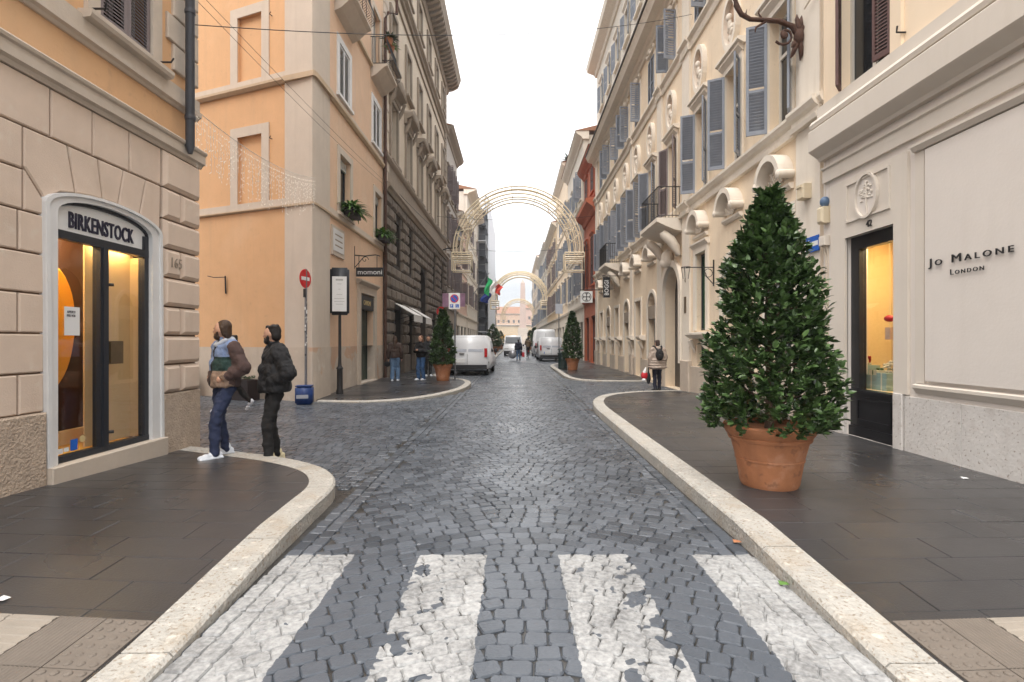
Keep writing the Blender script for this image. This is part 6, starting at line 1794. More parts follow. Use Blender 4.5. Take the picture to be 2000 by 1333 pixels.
# ---------------------------------------------------------------- vans
def van(x, y, rz, W, L, H, label, kind='small', grp=None):
    t = empty('van', (x, y, 0.004), rz, label, 'van', grp)
    # local: rear at y=0 facing -y, front at +L ; x across
    hw = W / 2
    if kind == 'small':
        side = [(0.02, 0.34), (0.0, 0.62), (0.03, 0.98), (0.10, 1.45), (0.20, H - 0.10), (0.32, H), (1.5, H), (2.55, H - 0.06), (3.25, 1.10), (4.05, 0.92), (L - 0.06, 0.75), (L, 0.4), (L - 0.1, 0.25), (0.1, 0.25)]
    else:
        side = [(0.03, 0.36), (0.0, 0.7), (0.03, 1.2), (0.08, H - 0.25), (0.16, H - 0.05), (0.3, H), (3.0, H), (4.0, H - 0.15), (4.75, 1.3), (L - 0.3, 1.1), (L, 0.75), (L, 0.4), (L - 0.1, 0.28), (0.1, 0.28)]
    bm = bmesh.new()
    rings = []
    for (fx, inset) in ((-1, 0), (1, 0)):
        vs = []
        for (yy, zz) in side:
            tum = max(0, (zz - 0.95)) * 0.085
            vs.append(bm.verts.new((fx * (hw - tum), yy, zz)))
        rings.append(vs)
    k = len(side)
    for i in range(k):
        j_ = (i + 1) % k
        bm.faces.new((rings[0][i], rings[0][j_], rings[1][j_], rings[1][i]))
    bm.faces.new(rings[0]); bm.faces.new(rings[1][::-1])
    bmesh.ops.recalc_face_normals(bm, faces=bm.faces)
    eds = [e for e in bm.edges if e.calc_face_angle(0) > R(25)]
    bmesh.ops.bevel(bm, geom=eds, offset=0.07, segments=3, affect='EDGES', clamp_overlap=True)
    me = bpy.data.meshes.new('body'); bm.to_mesh(me); bm.free()
    me.materials.append(M['van_white']); me.polygons.foreach_set('use_smooth', [True] * len(me.polygons))
    body = link('body', me, t, True)
    def pc(name, mt, parent=None):
        return lambda mb: mb.build(name, mt, parent or t, local=True, auto=40)
    # rear: doors, windows, lights, bumper, plate
    if kind == 'small':
        for s_ in (-1, 1):
            tw = lambda zz: hw - 0.13 - max(0, zz - 0.95) * 0.085
            q = MB(); a, b_ = s_ * 0.03, None
            q.add([(s_ * 0.04, -0.012 + 0.047, 1.10), (s_ * (hw - 0.20), 0.036, 1.10), (s_ * (hw - 0.25), 0.175, 1.66), (s_ * 0.04, 0.175, 1.66), (s_ * 0.04, 0.06, 1.10), (s_ * (hw - 0.2), 0.06, 1.10), (s_ * (hw - 0.25), 0.2, 1.66), (s_ * 0.04, 0.2, 1.66)],
                  [(0, 1, 2, 3), (0, 1, 5, 4), (1, 2, 6, 5), (2, 3, 7, 6), (3, 0, 4, 7)]); q.build('rear_window', 'hood_grey', t, local=True)
            q = MB(); q.box(s_ * (hw - 0.02) - 0.09, s_ * (hw - 0.02) + 0.06 * 0 + 0.0 if s_ > 0 else s_ * (hw - 0.02) + 0.09, -0.015, 0.12, 0.88, 1.28) if False else q.box(min(s_ * (hw - 0.13), s_ * (hw - 0.005)), max(s_ * (hw - 0.13), s_ * (hw - 0.005)), 0.0, 0.13, 0.86, 1.26)
            q.build('tail_light', 'tail_red', t, local=True)
        q = MB(); q.box(-0.006, 0.006, -0.004, 0.05, 0.52, 1.0); q.build('door_gap', 'van_trim', t, local=True)
        q = MB(); q.box(-0.36, -0.14, -0.012, 0.04, 0.99, 1.03); q.build('door_handle', 'van_trim', t, local=True)
        q = MB(); q.box(-0.58, -0.10, -0.014, 0.02, 0.60, 0.78); pl = q.build('number_plate', 'sign_white', t, local=True)
        q = MB(); q.box(-0.575, -0.53, -0.016, -0.0142, 0.61, 0.77); q.build('plate_band', 'sign_blue', pl, local=True)
        q = MB()
        q.box(-hw + 0.02, hw - 0.02, -0.07, 0.16, 0.30, 0.50); q.build('bumper', 'van_trim', t, local=True)
        q = MB(); q.box(-hw * 0.5, hw * 0.55, 0.3, 0.5, 0.20, 0.26); q.build('exhaust_shield', 'wheel_metal', t, local=True)
    else:
        for s_ in (-1, 1):
            q = MB(); q.box(min(s_ * (hw - 0.12), s_ * (hw - 0.01)), max(s_ * (hw - 0.12), s_ * (hw - 0.01)), -0.01, 0.1, 0.9, 1.4); q.build('tail_light', 'tail_red', t, local=True)
        q = MB(); q.box(-0.008, 0.008, -0.005, 0.05, 0.6, H - 0.4); q.build('door_gap', 'van_trim', t, local=True)
        q = MB(); q.box(-hw + 0.03, hw - 0.03, -0.08, 0.15, 0.36, 0.56); q.build('bumper', 'van_trim', t, local=True)
    # front: windscreen, lights
    if kind == 'small': A_, B_ = (3.22, 1.16), (2.62, H - 0.14)
    else: A_, B_ = (4.76, 1.40), (4.09, H - 0.22)
    q = MB(); e_ = 0.035
    q.add([(-hw + 0.14, A_[0] + e_, A_[1]), (hw - 0.14, A_[0] + e_, A_[1]), (hw - 0.2, B_[0] + e_ * 1.5, B_[1]), (-hw + 0.2, B_[0] + e_ * 1.5, B_[1])], [(0, 1, 2, 3)])
    q.build('windscreen', 'pane_dark', t, local=True, fix=False)
    for s_ in (-1, 1):
        q = MB(); q.box(min(s_ * 0.5, s_ * (hw - 0.05)), max(s_ * 0.5, s_ * (hw - 0.05)), L - 0.14, L - 0.015, 0.62, 0.8); q.build('headlight', 'wheel_metal', t, local=True)
        q = MB(); xs_ = s_ * (hw - 0.025)
        y0_, y1_ = (2.0, 2.95) if kind == 'small' else (3.2, 4.4)
        q.add([(s_ * (hw + 0.006), y0_, 1.05), (s_ * (hw + 0.006), y1_ + 0.15, 1.05), (s_ * (hw - 0.045), y1_ - 0.25, 1.6), (s_ * (hw - 0.045), y0_, 1.6)], [(0, 1, 2, 3)])
        q.build('side_window', 'pane_dark', t, local=True, fix=False)
        q = MB(); q.ell((s_ * (hw + 0.12), y1_ + 0.1, 1.12), (0.1, 0.06, 0.12), 10, 6); q.build('wing_mirror', 'van_trim', t, local=True, auto=60)
    q = MB(); q.box(-hw + 0.02, hw - 0.02, L - 0.12, L + 0.06, 0.28, 0.52); q.build('front_bumper', 'van_trim', t, local=True)
    for s_ in (-1, 1):
        for yy in (0.75, L - 0.85):
            q = MB(lambda a, b_, c: (c, a, b_)); xx = s_ * (hw - 0.1)
            q.lathe([(0.20, -0.09), (0.30, -0.10), (0.325, -0.07), (0.325, 0.07), (0.30, 0.10), (0.20, 0.09)], (yy, 0.325, xx), 24); w = q.build('wheel', 'tyre', t, local=True, auto=40)
            q = MB(lambda a, b_, c: (c, a, b_)); q.lathe([(0.2, -0.095 * 1), (0.19, 0.095), (0.06, 0.10)] if s_ > 0 else [(0.06, -0.10), (0.19, -0.095), (0.2, 0.095)], (yy, 0.325, xx), 18); q.build('rim', 'wheel_metal', w, local=True, auto=40)
    q = MB(); q.box(-hw + 0.1, hw - 0.1, 0.2, L - 0.2, 0.18, 0.3); q.build('underbody', 'van_trim', t, local=True)
    return t
van(-2.15, 23.5, R(-3), 1.84, 4.4, 1.86, 'white small delivery van parked beside the left potted laurel')
van(2.92, 40.0, R(2), 1.80, 4.4, 1.90, 'white small van parked behind the litter bin with rear to the street', 'small')
van(3.1, 50.0, R(2), 2.05, 5.6, 2.75, 'tall white panel van parked in front of the small van on the right', 'big')
van(-0.1, 60.5, R(180), 2.0, 5.6, 2.25, 'white minibus with dark windscreen driving down the middle of the street', 'big')

# ---------------------------------------------------------------- signs and posts
t = empty('no_entry_sign', (-5.36, 13.18, 0), 0, 'round red no entry sign on a sticker covered post at the orange corner', 'road sign')
q = MB(); q.tube([(0, 0, 0), (0, 0, 3.45)], 0.033, 10); q.build('post', 'pole_grey', t, local=True, auto=50)
for k in range(26):
    a = rnd.uniform(-2.6, 0.2); zz = rnd.uniform(1.1, 2.55); h_ = rnd.uniform(0.03, 0.08)
    q = MB(); q.add([(0.0345 * math.cos(a + da), 0.0345 * math.sin(a + da), zz + dz) for (da, dz) in ((0, 0), (0.5, 0), (1.0, 0), (1.0, h_), (0.5, h_), (0, h_))], [(0, 1, 4, 5), (1, 2, 3, 4)])
    q.build('sticker', rnd.choice(['sign_white', 'sign_white', 'sign_black', 'curtain']), t, local=True, fix=False)
ang = R(78)
fsn = FD((0.0, -0.05), (math.cos(ang), math.sin(ang)), (math.sin(ang), -math.cos(ang)))
q = MB(fsn); q.extr(arc(0, 3.2, 0.24, 0.24, 0, 348, 29), 0, 0.012); ds = q.build('disc', 'sign_red', t, local=True)
q = MB(fsn); q.box(-0.17, 0.17, 0.0125, 0.016, 3.155, 3.245); q.build('bar', 'sign_white', ds, local=True)
q = MB(fsn); q.box(-0.05, 0.05, -0.02, 0.01, 2.72, 2.93); q.build('small_plate', 'sign_black', t, local=True)
t = empty('advertising_panel', (-5.02, 14.75, zg(-5.02, 14.75)), 0, 'dark framed notice panel on an iron post against the peach wall', 'notice panel')
q = MB(); q.lathe([(0.10, 0), (0.10, 0.1), (0.085, 0.14), (0.08, 0.7), (0.10, 0.74), (0.06, 0.8), (0.05, 0.86), (0.042, 1.0), (0.04, 2.4)], (0, 0, 0), 14); q.build('post', 'iron', t, local=True, auto=40)
fp = FD((0, 0), (math.cos(R(8)), math.sin(R(8))), (math.sin(R(8)), -math.cos(R(8))))
bm = bmesh.new(); bmesh.ops.create_cube(bm, size=1)
for v in bm.verts: v.co = (v.co.x * 0.52, v.co.y * 0.2, v.co.z * 1.36)
bmesh.ops.bevel(bm, geom=bm.edges[:], offset=0.05, segments=3, affect='EDGES')
me = bpy.data.meshes.new('case'); bm.to_mesh(me); bm.free(); me.materials.append(M['dark_frame']); me.polygons.foreach_set('use_smooth', [True] * len(me.polygons))
cs = link('case', me, t, True); cs.location = (0, 0, 2.95); cs.rotation_euler = (0, 0, R(8))
q = MB(); q.box(-0.19, 0.21, -0.108, -0.1012, -0.58, 0.42); ps = q.build('poster', 'sign_white', cs, local=True)
for (zz, w_) in ((0.30, 0.10), (0.2, 0.06), (0.05, 0.03), (-0.1, 0.08), (-0.22, 0.14), (-0.30, 0.14), (-0.38, 0.10)):
    q = MB(); q.box(0.01 - w_, 0.01 + w_, -0.1095, -0.1082, zz, zz + (0.05 if zz == 0.30 else 0.012)); q.build('printed_line', 'curtain', ps, local=True)
t = empty('no_parking_sign', (-2.30, 19.95, zg(-2.3, 19.95)), 0, 'no parking sign plate on a grey post beside the white van', 'road sign')
q = MB(); q.tube([(0, 0, 0), (0, 0, 3.3)], 0.03, 10); q.build('post', 'pole_grey', t, local=True, auto=50)
q = MB(); q.box(-0.24, 0.2, -0.045, -0.032, 2.72, 3.35); pl = q.build('plate', 'sign_white', t, local=True)
fq = lambda u, n, z: (u - 0.02, -0.046 - n, z)
q = MB(fq); q.extr(arc(0, 3.13, 0.165, 0.165, 0, 350, 30), 0, 0.003); q.build('disc', 'sign_red', pl, local=True)
q = MB(fq); q.extr(arc(0, 3.13, 0.13, 0.13, 0, 350, 30), 0.0032, 0.005); q.build('disc', 'sign_blue', pl, local=True)
q = MB(fq); a = R(-45); q.extr([(0.13 * math.cos(a) + 0.016 * sx * math.sin(a) * -1 if False else 0.128 * s_ * math.cos(a) - sx * 0.018 * math.sin(a), 3.13 + 0.128 * s_ * math.sin(a) + sx * 0.018 * math.cos(a)) for (s_, sx) in ((-1, -1), (1, -1), (1, 1), (-1, 1))], 0.0052, 0.007); q.build('slash', 'sign_red', pl, local=True)
for (cx_, s_) in ((-0.11, 'P'), (0.11, 'wheelchair')):
    q = MB(fq); q.box(cx_ - 0.065, cx_ + 0.065, 0.0, 0.003, 2.78, 2.91); b_ = q.build('symbol_plate', 'sign_blue', pl, local=True)
    q = MB(fq)
    if s_ == 'P':
        q.box(cx_ - 0.03, cx_ - 0.012, 0.0032, 0.0045, 2.795, 2.895); q.strip(arc(cx_ - 0.012, 2.868, 0.045, 0.027, 90, -90, 8), arc(cx_ - 0.012, 2.868, 0.026, 0.012, 90, -90, 8), 0.0032, 0.0045)
    else:
        q.strip(arc(cx_ - 0.005, 2.822, 0.032, 0.032, 200, 420, 12), arc(cx_ - 0.005, 2.822, 0.022, 0.022, 200, 420, 12), 0.0032, 0.0045); q.box(cx_ - 0.02, cx_ - 0.008, 0.0032, 0.0045, 2.83, 2.88); q.ell((cx_ - 0.014, 0.004, 2.893), (0.01, 0.002, 0.01), 8, 5)
    q.build('symbol', 'sign_white', b_, local=True)
t = empty('hanging_sign', fc(32, 0.3, 3.5), 0, 'small round red shop sign on the grey palace behind the left laurel', 'sign')
q = MB(lambda a, b_, c: (c * 0 + XC + 0.75 + a, 32 + c, 3.45 + b_)); q.lathe([(0.3, 0), (0.3, 0.05)], (0, 0, 0), 20); q.build('disc', 'sign_red', t)
MB(fc).tube([(32.03, 0.0, 3.6), (32.03, 0.5, 3.6)], 0.02, 6).build('bracket', 'iron', t, auto=50)
t = empty('banner', (-3.4, 37, 4.6), 0, 'translucent purple printed banner hanging over the left pavement', 'banner')
q = MB(); q.box(-5.1, -3.5, 36.5, 36.53, 4.05, 5.0); q.build('cloth', 'purple_print', t)
q = MB(); q.tube([(-5.3, 36.5, 5.05), (-3.4, 36.5, 5.05)], 0.02, 6); q.build('rod', 'iron', t, auto=50)
t = empty('grey_post', (2.5, 28.5, zg(2.5, 28.5)), 0, 'thin grey signpost with lilac plate behind the litter bin', 'post')
q = MB(); q.tube([(0, 0, 0), (0, 0, 3.6)], 0.03, 8); q.build('pole', 'pole_grey', t, local=True, auto=50)
q = MB(); q.box(-0.2, 0.2, -0.045, -0.032, 3.0, 3.55); q.build('plate', 'hood_grey', t, local=True)
t = empty('litter_bin', (2.62, 27.6, zg(2.62, 27.6)), 0, 'dark green cast litter bin beside the potted laurel on the right', 'litter bin')
q = MB(); q.lathe([(0.24, 0), (0.26, 0.03), (0.24, 0.08), (0.25, 0.75), (0.28, 0.80), (0.28, 0.84), (0.2, 0.86)], (0, 0, 0), 20); q.build('body', 'bin_green', t, local=True, auto=40)
q = MB(); q.lathe([(0.27, 1.0), (0.27, 1.03), (0.16, 1.12), (0.04, 1.16)], (0, 0, 0), 20); q.build('lid', 'bin_green', t, local=True, auto=40)
for k in range(4):
    q = MB(); q.tube([(0.22 * math.cos(k * 1.57 + 0.78), 0.22 * math.sin(k * 1.57 + 0.78), 0.84), (0.22 * math.cos(k * 1.57 + 0.78), 0.22 * math.sin(k * 1.57 + 0.78), 1.01)], 0.02, 6); q.build('lid_post', 'bin_green', t, local=True, auto=50)
# blue bag at the corner
t = empty('rubbish_bag', (-5.30, 12.95, 0.005), R(12), 'blue insulated delivery bag on the setts below the no entry sign', 'bag')
bm = bmesh.new(); bmesh.ops.create_cube(bm, size=1)
for v in bm.verts: v.co = (v.co.x * 0.40, v.co.y * 0.36, (v.co.z + 0.5) * 0.46)
bmesh.ops.bevel(bm, geom=bm.edges[:], offset=0.04, segments=3, affect='EDGES')
me = bpy.data.meshes.new('body'); bm.to_mesh(me); bm.free(); me.materials.append(M['bag_blue']); me.polygons.foreach_set('use_smooth', [True] * len(me.polygons)); link('body', me, t, True)
q = MB(); q.box(-0.19, 0.19, -0.17, 0.17, 0.45, 0.475); q.build('lid', 'bag_blue', t, local=True)
q = MB(); q.box(-0.16, 0.12, -0.1845, -0.181, 0.16, 0.25); q.build('printed_patch', 'hood_grey', t, local=True)
# planters along the orange side wall
for (u, lb) in ((4.6, 'dark planter box with clipped hedge against the orange side wall'), (2.2, 'dark planter box near the blue bag on the orange side wall')):
    p = fs(u, 0.35, 0.004)
    t = empty('planter', p, math.atan2(dB[1], dB[0]), lb, 'planter')
    q = MB(); q.box(-0.5, 0.5, -0.2, 0.2, 0, 0.55); q.build('trough', 'planter_dark', t, local=True)
    q = MB()
    for k in range(420):
        c = Vector((rnd.uniform(-0.46, 0.46), rnd.uniform(-0.17, 0.17), rnd.uniform(0.55, 1.0 if u > 4 else 0.62)))
        d = Vector((rnd.uniform(-1, 1), rnd.uniform(-1, 1), rnd.uniform(-0.3, 1))).normalized(); s_ = d.cross(Vector((0.3, 0.2, 1))).normalized() * 0.018
        q.add([tuple(c - s_), tuple(c + d * 0.04 - s_ * 0.2), tuple(c + d * 0.08), tuple(c + d * 0.04 + s_ * 1.2)], [(0, 1, 2, 3)])
    tag(q.build('foliage', 'hedge_leaf', t, local=True, fix=False), kind='stuff')
# wall lantern on the grey palace
t = empty('street_lantern', fc(36.2, 0.2, 8.4), 0, 'wall mounted lantern on a long iron arm at the end of the grey palace', 'lantern')
q = MB(fc); q.tube([(36.2, 0.15, 8.0), (36.2, 0.6, 8.15), (36.2, 1.3, 8.2), (36.2, 1.42, 8.4), (36.2, 1.42, 8.7)], 0.04, 8); q.build('arm', 'iron', t, auto=50)
q = MB(lambda a, b_, c: fc(36.2 + b_, 1.42 + a, c)); q.lathe([(0.12, 8.7), (0.25, 9.3)], (0, 0, 0), 6); q.build('glass', 'hood_grey', t)
q = MB(lambda a, b_, c: fc(36.2 + b_, 1.42 + a, c)); q.lathe([(0.30, 9.3), (0.28, 9.36), (0.1, 9.6), (0.03, 9.75)], (0, 0, 0), 6); q.build('cap', 'iron', t)
# flags
def flag(t, cols, x0, dx, z0, dz, drop, y):
    for k, cm in enumerate(cols):
        q = MB(); n_ = 6
        def P(a, b_):
            w_ = k + a / n_
            return (x0 + dx * w_ + 0.10 * math.sin(b_ * 0.8 + k) - 0.05 * b_, y + 0.15 * math.sin(a * 1.1 + b_ * 0.5 + k * 2), z0 - dz * w_ - (drop - 0.45 * k) * b_ / 8)
        for i in range(n_):
            for j_ in range(8): q.add([P(i, j_), P(i + 1, j_), P(i + 1, j_ + 1), P(i, j_ + 1)], [(0, 1, 2, 3)])
        q.build('cloth_stripe', cm, t, fix=False, auto=70)
t = empty('flag', (-4.2, 60, 7.5), 0, 'green white and red flag on a pole before the scaffolding', 'flag')
q = MB(); q.tube([(-5.3, 60, 6.2), (-4.2, 60, 7.9), (-2.9, 60, 9.6)], 0.04, 8); q.build('flagpole', 'pole_grey', t, auto=50)
flag(t, ['flag_green', 'flag_white', 'flag_red'], -3.1, 0.58, 9.1, 0.4, 1.9, 60.0)
t = empty('flag', (-4.6, 61, 6.5), 0, 'dark blue flag hanging below the green white and red flag', 'flag')
q = MB(); q.tube([(-5.3, 61, 5.8), (-3.0, 61, 7.7)], 0.035, 8); q.build('flagpole', 'pole_grey', t, auto=50)
flag(t, ['flag_blue'], -3.6, 0.9, 7.5, 0.2, 1.2, 61.0)
# ---------------------------------------------------------------- overhead cables
def cable(a, b_, sag, label, r=0.007):
    pts = []
    for i in range(25):
        t = i / 24
        p = Vector(a).lerp(Vector(b_), t); p.z -= sag * 4 * t * (1 - t); pts.append(tuple(p))
    q = MB(); q.tube(pts, r, 5)
    tag(q.build('cable', 'iron', auto=60), label, 'cable')
cable((-4.64, 7.45, 6.2), (5.28, 15.2, 11.3), 0.35, 'thin cable slung from the shoe shop corner to the cream palace')
cable((-5.2, 34.5, 10.0), (5.2, 34.5, 10.0), 0.25, 'thin cable just before the large light arch', 0.012)
cable((-5.2, 44, 9.6), (5.2, 44, 9.6), 0.3, 'thin cable between houses beyond the large light arch', 0.014)
cable((-5.2, 21.4, 8.2), (-5.0, 38, 9.2), 0.15, 'thin cable running along the grey palace front', 0.012)
cable((-4.66, 7.4, 6.6), (-5.25, 20.5, 7.9), 0.1, 'thin cable from the shoe shop to the peach wall', 0.004)
cable((-4.66, 7.4, 6.75), (-5.25, 20.5, 8.05), 0.05, 'second thin cable just above the shoe shop cable', 0.004)
# icicle light curtain
t = empty('light_curtain', (-4.6, 7.5, 4.4), 0, 'curtain of tiny icicle lights strung from shoe shop to orange corner', 'fairy lights')
a, b_ = Vector((-4.6, 7.3, 4.95)), Vector((-5.24, 13.5, 5.9))
main = [tuple(a.lerp(b_, i / 30) - Vector((0, 0, 0.22 * 4 * (i / 30) * (1 - i / 30)))) for i in range(31)]
q = MB(); q.tube(main, 0.006, 5); q.build('main_cable', 'frame_white', t, auto=60)
wires, bulbs = MB(), MB()
for i in range(110):
    f = (i + rnd.random() * 0.5) / 110
    p = a.lerp(b_, f) - Vector((0, 0, 0.22 * 4 * f * (1 - f)))
    L = rnd.choice([0.3, 0.5, 0.7, 0.9]) * rnd.uniform(0.85, 1.15)
    wires.tube([tuple(p), (p.x + rnd.uniform(-0.02, 0.02), p.y + rnd.uniform(-0.03, 0.03), p.z - L)], 0.0022, 4, False)
    k = 0.08
    while k < L:
        c = (p.x, p.y + rnd.uniform(-0.02, 0.02), p.z - k)
        d = rnd.uniform(-0.04, 0.04)
        bulbs.tube([c, (c[0] + rnd.uniform(-0.02, 0.02), c[1] + d, c[2] - 0.025)], 0.004, 4)
        k += rnd.uniform(0.07, 0.15)
tag(wires.build('drop_wires', 'frame_white', t, fix=False), kind='stuff')
tag(bulbs.build('bulbs', 'bulb', t, fix=False), kind='stuff')
# little litter: fallen leaves and paper scraps
for k, (x, y, mm, lb) in enumerate(((2.05, 3.35, 'fern_leaf', 'small yellow green fallen leaf in the gutter by the zebra crossing'), (1.93, 4.05, 'terracotta', 'brown fallen leaf beside the drain hole'), (4.75, 5.4, 'sign_white', 'white paper scrap on the pavement below the stone plinth'), (-2.95, 2.95, 'sign_white', 'white paper scrap on the pavement beside the tactile tiles'))):
    zz = zg(x, y) if x > 2.06 or x < -1.9 else 0.01
    if k < 2: x, zz = (1.76, 0.008)
    q = MB(); q.add([(x - 0.03, y - 0.02, zz + 0.006), (x + 0.03, y - 0.025, zz + 0.010), (x + 0.035, y + 0.02, zz + 0.007), (x - 0.02, y + 0.03, zz + 0.014), (x, y, zz + 0.016)], [(0, 1, 4), (1, 2, 4), (2, 3, 4), (3, 0, 4)])
    tag(q.build('litter_scrap' if k > 1 else 'fallen_leaf', mm, fix=False), lb, 'litter' if k > 1 else 'leaf')
# ================================================================ PEOPLE
def fleece_material():
    """colour-blocked fleece: blue yoke, green chest panel, brown sleeves, tan lower front (object space)"""
    m = bpy.data.materials.new('fleece_blocks'); m.use_nodes = True
    n, l = m.node_tree.nodes, m.node_tree.links
    b = n['Principled BSDF']; b.inputs['Roughness'].default_value = 0.95
    tc = n.new('ShaderNodeTexCoord'); sp = n.new('ShaderNodeSeparateXYZ'); mp = n.new('ShaderNodeMapping'); mp.inputs['Scale'].default_value = (-1, 1, 1); l.new(tc.outputs['Object'], mp.inputs['Vector']); l.new(mp.outputs[0], sp.inputs[0])
    def gt(o, v, op='GREATER_THAN'):
        t = n.new('ShaderNodeMath'); t.operation = op; l.new(sp.outputs[o], t.inputs[0]); t.inputs[1].default_value = v; return t.outputs[0]
    def mul(a, c):
        t = n.new('ShaderNodeMath'); t.operation = 'MULTIPLY'; l.new(a, t.inputs[0]); l.new(c, t.inputs[1]); return t.outputs[0]
    def mix(f, a, c):
        t = n.new('ShaderNodeMixRGB'); l.new(f, t.inputs[0])
        for i, v in ((1, a), (2, c)):
            if isinstance(v, tuple): t.inputs[i].default_value = (*v, 1)
            else: l.new(v, t.inputs[i])
        return t.outputs[0]
    brown, tan, blue, green, dark = (0.075, 0.045, 0.04), (0.26, 0.175, 0.125), (0.17, 0.23, 0.38), (0.018, 0.042, 0.036), (0.016, 0.015, 0.018)
    c = mix(mul(gt('Y', -0.02), gt('Z', 1.12, 'LESS_THAN')), brown, tan)
    c = mix(mul(gt('X', 0.0, 'LESS_THAN'), gt('Z', 1.12, 'LESS_THAN')), c, brown)
    c = mix(mul(gt('Z', 1.12), mul(gt('X', 0.0), gt('X', 0.24, 'LESS_THAN'))), c, green)
    c = mix(mul(gt('Z', 1.12), gt('X', 0.0, 'LESS_THAN')), c, blue)
    c = mix(gt('Z', 1.30), c, blue)
    c = mix(gt('X', 0.235), c, brown)
    c = mix(gt('X', -0.235, 'LESS_THAN'), c, tan)
    zip_ = mul(mul(gt('X', -0.018), gt('X', 0.018, 'LESS_THAN')), gt('Y', 0.05))
    c = mix(zip_, c, dark)
    l.new(c, b.inputs['Base Color'])
    no = n.new('ShaderNodeTexNoise'); no.inputs['Scale'].default_value = 70; l.new(tc.outputs['Object'], no.inputs['Vector'])
    bp = n.new('ShaderNodeBump'); bp.inputs['Strength'].default_value = 0.6; bp.inputs['Distance'].default_value = 0.01; l.new(no.outputs['Fac'], bp.inputs['Height']); l.new(bp.outputs[0], b.inputs['Normal'])
    MATS['fleece_blocks'] = m
fleece_material()

FOLD = bpy.data.textures.new('folds', 'CLOUDS'); FOLD.noise_scale = 0.11; FOLD.noise_depth = 2
def blob(name, mb, mt, parent, vox, it=4, fold=0.0):
    o = mb.build(name, mt, parent, local=True, fix=True)
    r_ = o.modifiers.new('merge', 'REMESH'); r_.mode = 'VOXEL'; r_.voxel_size = vox; r_.use_smooth_shade = True
    s_ = o.modifiers.new('smooth', 'SMOOTH'); s_.factor = 0.5; s_.iterations = it
    if fold:
        d_ = o.modifiers.new('folds', 'DISPLACE'); d_.texture = FOLD; d_.strength = fold; d_.mid_level = 0.5; d_.texture_coords = 'LOCAL'
    return o

